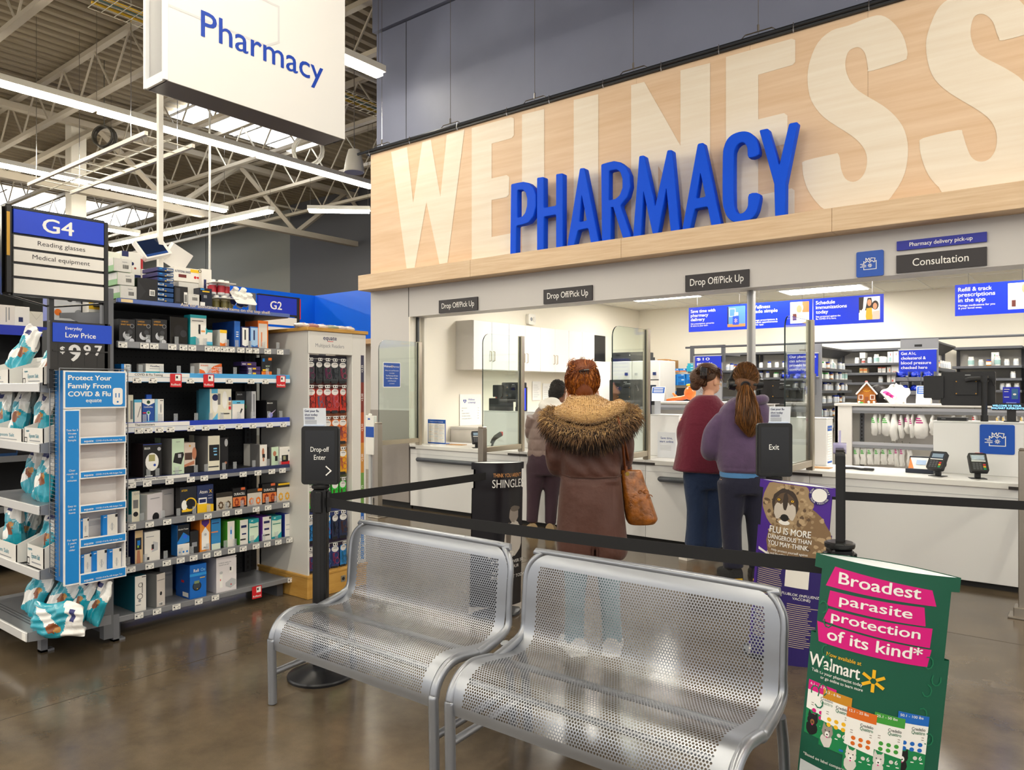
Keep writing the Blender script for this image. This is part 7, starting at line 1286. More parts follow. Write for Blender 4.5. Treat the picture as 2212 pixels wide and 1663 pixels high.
# hair pinned up
HR = [mat('#74380e', .5, bump=1, bscale=70, stretch=(1, 1, .2)), mat('#b86c22', .45), mat('#642d0b', .5)]
hc = Vector(A(1258, 822, .0)); m = MB(); m.ell(tuple(hc), (.094, .104, .1), 0, 20, 14); m.ell(A(1256, 797, -.02), (.08, .085, .058), 0, 18, 10); m.ell(A(1270, 792, -.05), (.045, .045, .04), 0, 12, 8); m.ell(A(1240, 797, -.03), (.04, .05, .042), 0, 12, 8); limb(m, [A(1262, 864, -.02), A(1259, 842, -.055), A(1257, 812, -.065)], [.045, .055, .05]); g = fuse(m, .01, 4)
def updo(r, i):
    a = r.uniform(-1.75, 1.75); z0 = r.uniform(-.115, -.02) if i % 3 else r.uniform(-.04, .06); c0 = math.sqrt(max(.05, 1 - (z0 / .125) ** 2)); P = []
    top = Vector(A(1256 + r.uniform(-16, 16), 800 + r.uniform(-8, 6), -.05))
    for j in range(6):
        t = j / 5; z = z0 + (.085 - z0) * t; c = math.sqrt(max(.04, 1 - (z / .13) ** 2)); aa = a * (1 - .55 * t); nr = min(1, .72 + (z + .12) * 3); q = hc + Vector((.1 * nr * c * math.sin(aa), -.112 * nr * c * math.cos(aa), z)); P.append(q.lerp(top, t ** 3 * .9) + Vector((r.uniform(-.003, .003), -.004 * math.sin(PI * t), r.uniform(-.003, .003))))
    return P, r.choice((0, 0, 1, 1, 2))
strands(2200, updo, .002, seed=8, mb=g)
def curl(r, i):
    c = Vector(A(1256 + r.uniform(-24, 24), 795 + r.uniform(-7, 9), r.uniform(-.08, .05))); rad = r.uniform(.014, .03); a0 = r.uniform(0, 6); u = Vector((r.uniform(-1, 1), r.uniform(-1, 1), r.uniform(-.5, 1))).normalized(); v = u.orthogonal().normalized(); return [c + (u * math.cos(a0 + j * .8) + v * math.sin(a0 + j * .8)) * rad + Vector((0, 0, .004 * j)) for j in range(6)], r.choice((0, 1, 1, 2))
strands(900, curl, .002, seed=9, mb=g)
def wisp(r, i):
    s_ = -1 if i % 3 else 1; b = Vector(A(1258 + s_ * r.uniform(24, 31), r.uniform(815, 850), r.uniform(-.02, .05))); return [b + Vector((s_ * .004 * j + r.uniform(-.004, .004), 0, -.016 * j)) for j in range(6)], 1
strands(60, wisp, .0014, seed=10, mb=g); g.build('hair', HR, per, smooth=80)
m = MB(); m.tube([A(1248, 803, -.095), A(1258, 801, -.11), A(1268, 800, -.1)], .008, 8, 0)
for k in range(4): m.tube([A(1250 + 5 * k, 801, -.105), A(1251 + 5 * k, 808, -.112)], .003, 5, 0)
m.build('hair_clip', mat('#2c1b16', .25), per)
g = fuse(legs_px(f, [A(1250, 1130), A(1310, 1130)], [A(1243, 1275, .01), A(1317, 1275, .01)], [A(1240, 1385, .0), A(1323, 1385, .0)], [.105, .078, .06, .056, .058]), .012, 4); g.build('jeans', cloth('#7f989e', bscale=20), per, smooth=80)
for k, (px, yw) in enumerate(((1240, .25), (1325, -.2))): shoe(f, px, 1408, .27, .1, .04, yw, per, mat('#d9d7d2', .6, bump=.3, bscale=60), mat('#eceae6', .5))
# handbag on the right shoulder
hb = thing('handbag', 'amber embossed leather handbag hanging at the side of the brown parka', 'bag', f.loc, f.rz); LEA = mat('#8f5212', .35, coat=.5, bump=1.0, bscale=22, vary=.45, vscale=22)
m = MB(); m.loft(f.rings([(1014, 1341, 1386, .06, .0), (1040, 1342, 1393, .09, .0), (1070, 1345, 1404, .12, .0), (1100, 1348, 1414, .13, .0), (1120, 1351, 1421, .13, .0), (1131, 1357, 1414, .1, .0), (1133, 1364, 1400, .07, .0)], 20, .75), 0); g = fuse(m, .008, 3)
for k in range(9):
    c = A(1376 + R.uniform(-18, 24), 1060 + 10 * (k % 6), -.045); g.tube([(c[0] + .014 * math.cos(t) * (1 - t / 9), c[1] - .012, c[2] + .014 * math.sin(t) * (1 - t / 9)) for t in [j * .7 for j in range(9)]], .003, 5, 0)
g.build('body', LEA, hb, smooth=80)
for dx, yy in ((0, -.02), (16, .06)):
    m = MB(); m.tube(catmull([A(1352 + dx * .9, 1026, yy), A(1349 + dx * .9, 1010, yy), A(1338 + dx * .5, 965, -.13 + yy * .4), A(1330 + dx * .2, 925, -.2 + yy * .2), A(1326, 902, -.17 + yy * .2), A(1326, 888, .0), A(1332, 900, .09)], 5), .0075, 8, 0); m.tube([A(1353 + dx * .9, 1030, yy), A(1350 + dx * .9, 1006, yy)], [.012, .009], 8, 0); m.cyl(A(1353 + dx * .9, 1022, yy - .016), A(1353 + dx * .9, 1022, yy + .016), .012, 12, 1); m.build('strap', [mat('#6e3712', .4), mat('#c9a04a', .25, 1.0)], hb, smooth=60)
# ---- man in the quilted vest
f = PX(1176, 7.72); A = f.P
per = thing('person', 'person in taupe quilted vest, white hood and plum trousers leaning on the counter', 'person', f.loc, f.rz)
arms = [([A(1152, 900), A(1146, 930, .05), A(1150, 955, .14), A(1162, 958, .30)], [.055, .048, .042, .032], ((.3, 1, 0), (0, 0, 1), 1)), ([A(1205, 900), A(1212, 930, .05), A(1212, 955, .14), A(1204, 958, .30)], [.055, .048, .042, .032], ((-.3, 1, 0), (0, 0, 1), -1))]
body(f, per, '#7b4d36', A(1207, 848, .12), (.078, .098, .115), -.75, [A(1196, 895, .05), A(1200, 880, .08), A(1204, 862, .10)], [(885, 1165, 1212, .16, .04), (910, 1152, 1216, .2, .03), (950, 1150, 1214, .22, .02), (985, 1146, 1214, .24), (1005, 1146, 1212, .24)], arms, [([A(1160, 1000), A(1154, 1065, .01), A(1151, 1130, .0)], [.095, .06, .04]), ([A(1196, 1000), A(1192, 1065, .01), A(1190, 1130, .0)], [.095, .06, .04])])
m = MB(); m.loft(f.rings([(872, 1170, 1210, .16, .06), (885, 1158, 1218, .22, .05), (903, 1148, 1222, .27, .04), (930, 1143, 1223, .3, .03), (960, 1140, 1222, .31, .02), (983, 1139, 1220, .31, .01), (989, 1142, 1218, .29, .01)]), 0); limb(m, [arms[0][0][0], arms[0][0][1], arms[0][0][2]], [.075, .062, .055]); limb(m, [arms[1][0][0], arms[1][0][1], arms[1][0][2]], [.075, .062, .055])
g = fuse(m, .009, 4); qb = lambda x, z: 1 - .09 * (1 - min(abs(math.sin(PI * z / .11)), abs(math.sin(PI * (x + .02) / .11))) ** .35); g.v = [(x * (.5 + .5 * qb(x, z)), .03 + (y - .03) * qb(x, z), z) for x, y, z in g.v]; g.build('quilted_vest', mat('#78645d', .6, bump=.35, bscale=16, sheen=.2), per, smooth=80)
m = MB(); limb(m, [A(1178, 868, .1), A(1172, 876, .0), A(1190, 884, -.08), A(1212, 879, -.04), A(1222, 874, .06)], [.03, .045, .05, .045, .03]); m.ell(A(1192, 868, .03), (.09, .09, .05), 0, 16, 10); fuse(m, .012, 4).build('hood', cloth('#e3dfd8', bscale=20), per, smooth=80)
m = MB()
for a_ in arms: limb(m, [a_[0][1], a_[0][2], tuple(Vector(a_[0][2]).lerp(Vector(a_[0][3]), .85))], [.058, .056, .04])
fuse(m, .014, 3).build('sleeve', cloth('#e0dcd4'), per, smooth=80)
m = MB(); m.ell(A(1206, 841, .11), (.084, .104, .105), 0, 20, 12, None); m.ell(A(1200, 850, .09), (.07, .07, .09), 0, 14, 10); g = fuse(m, .01, 3); hcv = Vector(A(1206, 843, .11)); bs = [Vector(v) for v in g.v]
strands(1500, lambda r, i: ((lambda p, n_: [p, p + n_ * .005, p + n_ * .009])(*(lambda p: (p, ((p - hcv).normalized() + Vector((r.uniform(-.7, .7), r.uniform(-.7, .7), r.uniform(-.7, .7)))).normalized()))(r.choice(bs))), 0), .003, mb=g); g.build('hair', mat('#1c1614', .75), per, smooth=80)
m = legs_px(f, [A(1160, 1005), A(1198, 1005)], [A(1153, 1070, .01), A(1192, 1070, .02)], [A(1149, 1128, -.0), A(1189, 1132, .0)], [.115, .095, .075, .066, .06]); m.loft(f.rings([(978, 1141, 1219, .28), (1000, 1139, 1219, .3), (1025, 1143, 1214, .26)]), 0); g = fuse(m, .014, 4); g.build('trousers', cloth('#38222e', bscale=14), per, smooth=80)
for px, py, yw in ((1149, 1143, .15), (1190, 1147, -.15)): shoe(f, px, py, .27, .1, .04, yw, per, mat('#a8906c', .8, bump=.3, bscale=50), mat('#e3dccb', .5), hgt=.11)
# ---- woman in the maroon sweater
f = PX(1513, 6.62); A = f.P
per = thing('person', 'person in loose maroon sweater and dark jeans with brown hair clipped up', 'person', f.loc, f.rz)
arms = [([A(1488, 885, .0), A(1478, 930, .05), A(1486, 965, .12), A(1505, 968, .3)], [.055, .046, .042, .032], ((.3, 1, 0), (0, 0, 1), 1)), ([A(1562, 885, .03), A(1576, 930, .1), A(1574, 965, .16), A(1560, 965, .33)], [.055, .046, .042, .032], ((-.2, 1, 0), (0, 0, 1), -1))]
body(f, per, '#d8a184', A(1537, 822, .05), (.075, .1, .118), -1.15, [A(1526, 880, .0), A(1530, 862, .02), A(1533, 846, .04)], [(872, 1492, 1556, .16, .02), (900, 1480, 1568, .2, .02), (950, 1482, 1566, .22, .02), (1000, 1478, 1566, .24, .01), (1025, 1480, 1562, .24)], arms, [([A(1500, 1025), A(1504, 1110, .0), A(1506, 1190, .0)], [.1, .06, .04]), ([A(1545, 1025), A(1540, 1110, .02), A(1538, 1190, .02)], [.1, .06, .04])])
m = MB(); m.loft(f.rings([(853, 1508, 1548, .15, .02), (862, 1495, 1556, .2, .02), (878, 1482, 1570, .26, .03), (905, 1474, 1580, .31, .03), (950, 1467, 1582, .33, .03), (985, 1461, 1581, .34, .02), (1010, 1456, 1580, .36, .02), (1020, 1454, 1578, .36, .02)]), 0)
for a_ in arms: limb(m, [tuple(Vector(a_[0][0]) + Vector((0, 0, -.045)))] + a_[0][1:], [.05, .06, .058, .042])
g = fuse(m, .013, 4); g.v = [(x, y + .006 * math.sin(26 * x + 3 * z) * (z < 1.2), z + (.02 * (x + .1) * 0 if z > .8 else -.05 * (x - .05))) for x, y, z in g.v]; g.build('sweater', mat('#640f2b', .9, bump=.5, bscale=40, sheen=.3), per, smooth=80)
HB = [mat('#4a2e1b', .55, bump=1, bscale=70, stretch=(.3, 1, 1)), mat('#6b4528', .5), mat('#2f1b10', .55)]
hc = Vector(A(1526, 811, .05)); m = MB(); m.ell(tuple(hc), (.105, .1, .085), 0, 20, 14); m.ell(A(1510, 815, .02), (.08, .085, .085), 0, 16, 10); m.ell(A(1530, 797, .04), (.1, .095, .06), 0, 16, 10); m.ell(A(1504, 832, .03), (.05, .06, .05), 0, 12, 8); g = fuse(m, .01, 4)
def up2(r, i):
    a = r.uniform(-2.4, .9); z0 = r.uniform(-.10, .02) if a < 0 else r.uniform(0, .04); P = []; tgt = Vector(A(1505 + r.uniform(-6, 10), 806 + r.uniform(-8, 8), -.07))
    for j in range(6):
        t = j / 5; z = z0 + (.07 - z0) * t; c = math.sqrt(max(.04, 1 - (z / .118) ** 2)); q = hc + Vector((-.008 + .108 * c * math.sin(a * (1 - .5 * t)), -.112 * c * math.cos(a * (1 - .5 * t)), z)); P.append(q.lerp(tgt, t ** 2.5 * .8) + (Vector((0, 0, .02)) if a > .2 else Vector()) + Vector((r.uniform(-.003, .003), r.uniform(-.003, .003), r.uniform(-.003, .003))))
    return P, r.choice((0, 0, 1, 2))
strands(1500, up2, .0034, seed=21, mb=g)
def fringe(r, i):
    b = Vector(A(1540 + r.uniform(-4, 12), 800 + r.uniform(-6, 6), r.uniform(-.02, .08))); return [b + Vector((.011 * j + r.uniform(-.003, .003), .002 * j, .006 - .0035 * j * j)) for j in range(6)], r.choice((0, 1))
strands(200, fringe, .0026, seed=22, mb=g)
strands(60, lambda r, i: ((lambda b: [b + Vector((r.uniform(-.012, .004) * j, -.002 * j, .014 * math.sin(j * .9) * (1 if i % 2 else -1) - .008 * j)) for j in range(5)])(Vector(A(r.uniform(1496, 1520), r.uniform(785, 845), -.08))), 1), .0015, seed=23, mb=g); g.build('hair', HB, per, smooth=80)
m = MB(); m.box(-.03, -.02, -.022, .03, .02, .022, 0, .008, Matrix.Translation(A(1514, 799, -.08)) @ Matrix.Rotation(.3, 4, 'Y'))
for k in range(5): m.tube([A(1508 + 3 * k, 801, -.1), A(1507 + 3 * k, 812, -.105), A(1508 + 3 * k, 818, -.09)], .004, 5, 0)
m.build('hair_clip', mat('#17131a', .3), per)
m = MB(); gx = A(1562, 830, .09); m.tube([A(1545, 829, -.03), A(1556, 830, .02), A(1561, 831, .06)], .002, 5, 0); m.tube([(gx[0] + .003 * math.cos(t), gx[1] - .025 + .022 * math.cos(t), gx[2] - .004 + .018 * math.sin(t)) for t in [j * PI / 6 for j in range(12)]], .002, 5, 0, closed=True); m.build('glasses', mat('#c9a86a', .3, .8), per)
m = MB(); 
for h_, k_, a_, rd_ in (((A(1503, 1025)), A(1506, 1100), A(1503, 1178), None), (A(1545, 1025, .02), A(1541, 1100, .02), A(1537, 1182, .02), None)): limb(m, [h_, tuple((Vector(h_) + Vector(k_)) / 2), k_, tuple((Vector(k_) + Vector(a_)) / 2), a_], [.115, .105, .092, .09, .1], 4, 16)
m.loft(f.rings([(1005, 1470, 1570, .28), (1030, 1480, 1566, .28), (1055, 1484, 1562, .24)]), 0); g = fuse(m, .013, 4); g.build('jeans', cloth('#182d50', bscale=24), per, smooth=80)
for px, yw in ((1492, -.9), (1532, -.9)): shoe(f, px, 1213, .27, .09, .02 if px < 1500 else .05, yw, per, mat('#d8c9bd', .7, bump=.3, bscale=60), mat('#eee8e0', .5))
# ---- person in the purple hoodie
f = PX(1610, 5.9); A = f.P
per = thing('person', 'person in purple hoodie and headphones with a long brown ponytail', 'person', f.loc, f.rz)
arms = [([A(1562, 890), A(1543, 935, .03), A(1540, 975, .08), A(1558, 985, .3)], [.058, .05, .045, .034], ((.3, 1, 0), (0, 0, 1), 1)), ([A(1654, 890), A(1674, 935, .03), A(1678, 975, .08), A(1662, 985, .3)], [.058, .05, .045, .034], ((-.3, 1, 0), (0, 0, 1), -1))]
body(f, per, '#d9a488', A(1612, 824, .04), (.078, .1, .12), -.2, [A(1611, 885, .0), A(1612, 862, .015), A(1612, 845, .03)], [(872, 1575, 1648, .17), (900, 1560, 1660, .21), (950, 1562, 1656, .23), (1010, 1560, 1656, .25), (1040, 1560, 1652, .25)], arms, [([A(1582, 1035), A(1580, 1130, .0), A(1583, 1225, .0)], [.1, .062, .042]), ([A(1632, 1035), A(1634, 1130, .02), A(1640, 1225, .02)], [.1, .062, .042])])
m = MB(); m.loft(f.rings([(858, 1585, 1640, .17, .01), (868, 1572, 1652, .22, .01), (882, 1558, 1664, .27, .01), (905, 1550, 1668, .31, .01), (940, 1548, 1666, .33, .01), (980, 1548, 1660, .33), (1003, 1550, 1655, .32), (1016, 1554, 1652, .29), (1020, 1555, 1651, .28)]), 0)
for a_ in arms: limb(m, [tuple(Vector(a_[0][0]) + Vector((0, 0, -.04))), a_[0][1], a_[0][2], tuple(Vector(a_[0][2]).lerp(Vector(a_[0][3]), .85))], [.06, .078, .08, .05], 5, 16)
g = fuse(m, .013, 5); g.v = [(x, y + .007 * math.sin(22 * x + 5 * z) * math.exp(-((z - .98) / .2) ** 2) + (-.006 if z < .885 else 0) * (1 if y < 0 else -1), z) for x, y, z in g.v]; HOOD = mat('#544060', .9, bump=.5, bscale=22, sheen=.3, vary=.1, vscale=14); g.build('hoodie', HOOD, per, smooth=80)
m = MB(); limb(m, [A(1640, 868, .1), A(1650, 864, .0), A(1640, 862, -.08), A(1615, 866, -.12), A(1590, 868, -.09), A(1582, 870, .05)], [.025, .035, .04, .04, .035, .025]); fuse(m, .011, 3).build('hood', HOOD, per, smooth=80)
m = MB(); m.loft(f.rings([(1008, 1556, 1650, .27), (1024, 1556, 1650, .28), (1029, 1557, 1648, .275)]), 0); m.build('shirt_hem', cloth('#4d83b8'), per, smooth=60)
HP = [mat('#5f3a1a', .55, bump=1, bscale=70, stretch=(1, 1, .25)), mat('#8f5d29', .5), mat('#432a10', .5)]
hc = Vector(A(1612, 814, .02)); m = MB(); m.ell(tuple(hc), (.098, .112, .118), 0, 22, 14); m.ell(A(1608, 830, -.03), (.085, .075, .085), 0, 16, 10); g = fuse(m, .01, 4); tie = Vector(A(1600, 832, -.115))
def back(r, i):
    a = r.uniform(-1.7, 1.7); el = r.uniform(-.7, 1.45); P = []
    s0 = Vector((math.sin(a) * math.cos(el), -math.cos(a) * math.cos(el), math.sin(el))); td = Vector(((tie - hc).x / .1, (tie - hc).y / .114, (tie - hc).z / .12)).normalized()
    for j in range(6):
        t = j / 5; d = s0.lerp(td, t).normalized(); P.append(hc + Vector((.101 * d.x, .115 * d.y, .121 * d.z)) * (1 + .02 * r.random()))
    return P, r.choice((0, 0, 1, 2))
strands(1700, back, .0034, seed=31, mb=g); g.build('hair', HP, per, smooth=80)
spine = catmull([tie, Vector(A(1597, 850, -.16)), Vector(A(1598, 875, -.185)), Vector(A(1600, 900, -.19)), Vector(A(1603, 920, -.19)), Vector(A(1606, 940, -.185))], 6)
m = MB(); N_ = len(spine) - 1; wid = lambda t: (.03 + .058 * math.sin(min(1, t * 1.5) * PI / 2)) * (1 if t < .7 else 1 - (t - .7) / .3 * .85); m.loft([[(p.x + wid(i / N_) * math.cos(a), p.y + .45 * wid(i / N_) * math.sin(a), p.z) for a in [2 * PI * j / 14 for j in range(14)]] for i, p in enumerate(spine)], 2)
def tail(r, i):
    a = r.uniform(0, 2 * PI); q = r.uniform(.75, 1.12); ph = r.uniform(0, 6); am = r.uniform(.004, .022); e = r.uniform(.7, 1); P = []
    for j in range(12):
        t = j / 11 * e; k = min(int(t * N_), N_ - 1); p = spine[k].lerp(spine[k + 1], t * N_ - k); w_ = wid(t); P.append(p + Vector((w_ * q * math.cos(a) + am * t * math.sin(9 * t + ph), .45 * w_ * q * math.sin(a) + .5 * am * math.cos(8 * t + ph), -.01 * t * r.random())))
    return P, r.choice((0, 0, 1, 1, 2))
strands(1700, tail, .0026, seed=33, mb=m); m.build('ponytail', HP, per, smooth=80)
m = MB(); m.tube([tuple(tie + Vector((.03 * math.cos(t), -.01, .024 * math.sin(t)))) for t in [j * PI / 7 for j in range(14)]], .009, 7, 0, closed=True); m.build('hair_tie', mat('#19171b', .8), per)
hp = MB(); c = Vector(A(1612, 826, .03))
for s_ in (-1, 1): hp.cyl(tuple(c + Vector((s_ * .085, 0, -.012))), tuple(c + Vector((s_ * .135, -.0, -.012))), .052, 20, 0, .042); hp.cyl(tuple(c + Vector((s_ * .13, 0, -.012))), tuple(c + Vector((s_ * .138, -.0, -.012))), .03, 16, 1)
hp.tube([tuple(c + Vector((.118 * math.sin(a), -.05, .02 + .09 * math.cos(a)))) for a in [-1.7 + 3.4 * k / 14 for k in range(15)]], .009, 8, 0) if False else None
hp.tube([tuple(c + Vector((.122 * math.sin(a), .0, .0 + .135 * math.cos(a)))) for a in [-1.75 + 3.5 * k / 16 for k in range(17)]], .011, 8, 0); hp.tube([tuple(c + Vector((.11 * math.sin(a), -.105 * math.cos(a) - .01, -.03 + .012 * math.cos(a)))) for a in [-1.45 + 2.0 * k / 12 for k in range(13)]], .012, 8, 0); hp.build('headphones', [mat('#141416', .35), mat('#4a4a50', .25, .6)], per, smooth=50)
m = legs_px(f, [A(1582, 1040), A(1634, 1040)], [A(1580, 1130, .01), A(1636, 1130, .02)], [A(1584, 1226, .0), A(1642, 1228, .02)], [.12, .1, .082, .075, .08]); m.loft(f.rings([(1018, 1558, 1652, .27), (1040, 1556, 1654, .28), (1065, 1558, 1650, .26)]), 0); fuse(m, .013, 4).build('trousers', cloth('#14152e', bscale=12), per, smooth=80)
for px, yw in ((1582, .2), (1640, -.2)): shoe(f, px, 1247, .28, .105, .05, yw, per, mat('#1b1b1d', .6, bump=.4, bscale=50), mat('#2a2a2c', .5), mat('#e3b51c', .5), hgt=.1)
# ---- pharmacist whose dark hair shows over the bag rack
r_ = ray(1899, 842); dd = 9.45; f = PX(1899, dd); A = f.P
per = thing('person', 'person behind the bag rack, only dark hair showing beside the gingerbread house', 'person', f.loc, f.rz + .6)
zc = 1.43; arms = [([(-.17, 0, 1.2), (-.22, .03, 1.0), (-.2, .1, .92), (-.1, .25, .95)], [.05, .045, .04, .03], ((.3, 1, 0), (0, 0, 1), 1)), ([(.17, 0, 1.2), (.22, .03, 1.0), (.2, .1, .92), (.1, .25, .95)], [.05, .045, .04, .03], ((-.3, 1, 0), (0, 0, 1), -1))]
py = lambda z: CY - (z - EYE) / f.k
qx = lambda x: f.px0 + x / f.k
body(f, per, '#8a5a40', (0, .03, zc - .01), (.078, .1, .115), 0, [(0, 0, 1.22), (0, .01, 1.3), (0, .02, 1.36)], [(py(1.25), qx(-.12), qx(.12), .14), (py(1.15), qx(-.19), qx(.19), .2), (py(.9), qx(-.16), qx(.16), .2), (py(.75), qx(-.18), qx(.18), .22)], arms, [([(-.09, 0, .76), (-.09, .01, .4), (-.09, 0, .06)], [.09, .06, .04]), ([(.09, 0, .76), (.09, .01, .4), (.09, 0, .06)], [.09, .06, .04])])
m = MB(); m.loft(f.rings([(py(1.27), qx(-.12), qx(.12), .16), (py(1.2), qx(-.2), qx(.2), .23), (py(1.0), qx(-.19), qx(.19), .25), (py(.7), qx(-.2), qx(.2), .28)]), 0)
for a_ in arms: limb(m, a_[0][:3], [.07, .06, .055])
fuse(m, .015, 3).build('coat', cloth('#e8e8e6'), per, smooth=80); m = legs_px(f, [(-.09, 0, .76), (.09, 0, .76)], [(-.09, .01, .4), (.09, .01, .4)], [(-.09, 0, .1), (.09, 0, .1)], [.1, .09, .07, .065, .06]); fuse(m, .015, 3).build('trousers', cloth('#2a2b33'), per, smooth=80)
m = MB(); m.ell((0, .01, zc + .03), (.1, .115, .108), 0, 18, 12); m.ell((0, -.04, zc - .02), (.09, .08, .1), 0, 14, 10); fuse(m, .011, 3).build('hair', mat('#1d1512', .5, bump=.8, bscale=40, stretch=(1, 1, .2)), per, smooth=80)
for x in (-.09, .09): shoe(f, f.px0 + x / f.k, 1000, .26, .1, .03, 0, per, BLK2, BLACK)
# ================================================================ foreground: benches, stanchions, cardboard displays
BEN = mat('#999da5', .32, .7)
PROF = catmull([(0, .262), (-.004, .31), (.012, .365), (.055, .412), (.12, .434), (.2, .428), (.30, .414), (.375, .412), (.425, .432), (.452, .475), (.462, .54), (.468, .62), (.482, .70), (.512, .765), (.553, .798)][0:], 5) if False else None
_pp = catmull([(0, 0, .262), (0, -.004, .31), (0, .012, .365), (0, .055, .412), (0, .12, .434), (0, .2, .428), (0, .30, .414), (0, .375, .412), (0, .425, .432), (0, .452, .475), (0, .462, .54), (0, .468, .62), (0, .478, .70), (0, .492, .76), (0, .512, .80)], 8)
_cum = [0.0]
for a, b in zip(_pp, _pp[1:]): _cum.append(_cum[-1] + (b - a).length)
PL = _cum[-1]
def prof(s):
    s = min(max(s, 0), PL); i = 1
    while i < len(_cum) - 1 and _cum[i] < s: i += 1
    t = (s - _cum[i - 1]) / max(_cum[i] - _cum[i - 1], 1e-9); return _pp[i - 1].lerp(_pp[i], t)
def bench(x0, BW, label):
    t = thing('waiting_bench', label, 'bench', (x0, 2.095, 0), 0, 'perforated metal benches')
    p, hh, r = .0118, .0103, .0042; mx, m0, m1 = .05, .042, .055
    nx = int((BW - 2 * mx) / p); nr = int((PL - m0 - m1) / hh); ox = (BW - nx * p) / 2; V = {}; VL = []; Fc = []; lut = [prof(PL * k / 900) for k in range(901)]
    def pt(x, s):
        k = (round(x * 1e6), round(s * 1e6))
        if k not in V:
            f = s / PL * 900; i = min(int(f), 899); q = lut[i].lerp(lut[i + 1], f - i); V[k] = len(VL)
            # round the upper corners of the back by pulling the rim in
            c = .12; xx = x; over = s - (PL - c)
            if over > 0:
                d = c - math.sqrt(max(c * c - over * over, 0))
                if x < c: xx = d + (x) * (c - d) / c
                elif x > BW - c: xx = BW - (d + (BW - x) * (c - d) / c)
            VL.append((xx, q.y, q.z))
        return V[k]
    for j in range(nr):
        s0 = m0 + j * hh; off = 0 if j % 2 == 0 else p / 2; n = nx if j % 2 == 0 else nx - 1
        if j % 2: Fc += [tuple(pt(*q) for q in ((ox, s0), (ox + p / 4, s0), (ox + p / 2, s0), (ox + p / 2, s0 + hh), (ox + p / 4, s0 + hh), (ox, s0 + hh))), tuple(pt(*q) for q in ((ox + nx * p - p / 2, s0), (ox + nx * p - p / 4, s0), (ox + nx * p, s0), (ox + nx * p, s0 + hh), (ox + nx * p - p / 4, s0 + hh), (ox + nx * p - p / 2, s0 + hh)))]
        for i in range(n):
            a = ox + off + i * p; cx, cs = a + p / 2, s0 + hh / 2
            O = [(a + p * k / 4, s0) for k in range(4)] + [(a + p, s0 + hh * k / 2) for k in range(2)] + [(a + p - p * k / 4, s0 + hh) for k in range(4)] + [(a, s0 + hh - hh * k / 2) for k in range(2)]
            H = []
            for q in O:
                an = math.atan2((q[1] - cs) / hh, (q[0] - cx) / p); H.append((cx + r * math.cos(an), cs + r * math.sin(an)))
            o_ = [pt(*q) for q in O]; h_ = [pt(*q) for q in H]
            Fc += [(o_[k], o_[(k + 1) % 12], h_[(k + 1) % 12], h_[k]) for k in range(12)]
    # solid rim: bottom lip, top edge and the two flanks
    def strip(xs, ss):
        for a, b in zip(xs, xs[1:]):
            for c, d in zip(ss, ss[1:]): Fc.append((pt(a, c), pt(b, c), pt(b, d), pt(a, d)))
    xs = [ox + p * k / 4 for k in range(nx * 4 + 1)]; e0 = [0, .3 * mx, .6 * mx, ox] ; e1 = [BW - q for q in e0[::-1]]
    sb = [m0 * k / 6 for k in range(7)]; s_t = m0 + nr * hh; st = [s_t + (PL - s_t) * k / 6 for k in range(7)]; sm = [m0 + hh * k / 2 for k in range(2 * nr + 1)]; sm = [m0 + j * hh + q for j in range(nr) for q in (0, hh / 2)] + [s_t]
    for e in (e0, e1): strip(e, sb); strip(e, sm); strip(e, st)
    strip(xs, sb); strip(xs, st)
    m = MB(); m.v = VL; m.f = Fc; m.m = [0] * len(Fc); m.build('perforated_seat', BEN, t, smooth=60)
    # tubes
    r0 = .021; fr = MB(); prs = [(q.y, q.z) for q in _pp[16:]]
    for s_, x in ((-1, -.012), (1, BW + .012)):
        P = [(x, .004, .004), (x, .0, .2), (x, -.002, .30)] + [(x, q.y + .004, q.z - .016) for q in _pp[10:48:3]] + [(x, q.y + .008, q.z - .004) for q in (prof(PL * .62), prof(PL * .72), prof(PL - .17))] + [(x - s_ * .12 * (1 - math.cos(a)), q.y + .008, q.z + .004) for a, q in ((a, prof(PL - .12 + .12 * math.sin(a))) for a in (.0, .35, .7, 1.05, 1.4))]
        if s_ < 0: PA = P
        else: PB = P
    PP = catmull(PA + PB[::-1], 4); fr.tube(PP, [r0 if p.z < .40 or p.y < .4 else max(.014, r0 - (p.z - .40) * .06) for p in PP], 12, 0); fr.build('side_tube', BEN, t, smooth=60)
    for x in (-.012, BW + .012):
        l = MB(); l.cyl((x, .004, 0), (x, .004, .02), .017, 10, 1); l.tube(catmull([(x, .44, .40), (x, .47, .30), (x, .49, .15), (x, .50, .0)], 5), .019, 10, 0); l.build('rear_leg', [BEN, BLK2], t, smooth=60); MB().tube([(x, .01, .15), (x, .49, .18)], .016, 10, 0).build('stretcher', BEN, t, smooth=60)
    b = MB(); b.tube([(-.012, .3, .385), (BW + .012, .3, .385)], .014, 8, 0); b.tube([(-.012, .05, .385), (BW + .012, .05, .385)], .012, 8, 0); b.build('cross_bar', BEN, t, smooth=60)
    return t
bench(-3.085, 1.045, 'left of the two silver perforated metal benches'); bench(-1.93, 1.08, 'right, nearer one of the two silver perforated metal benches')
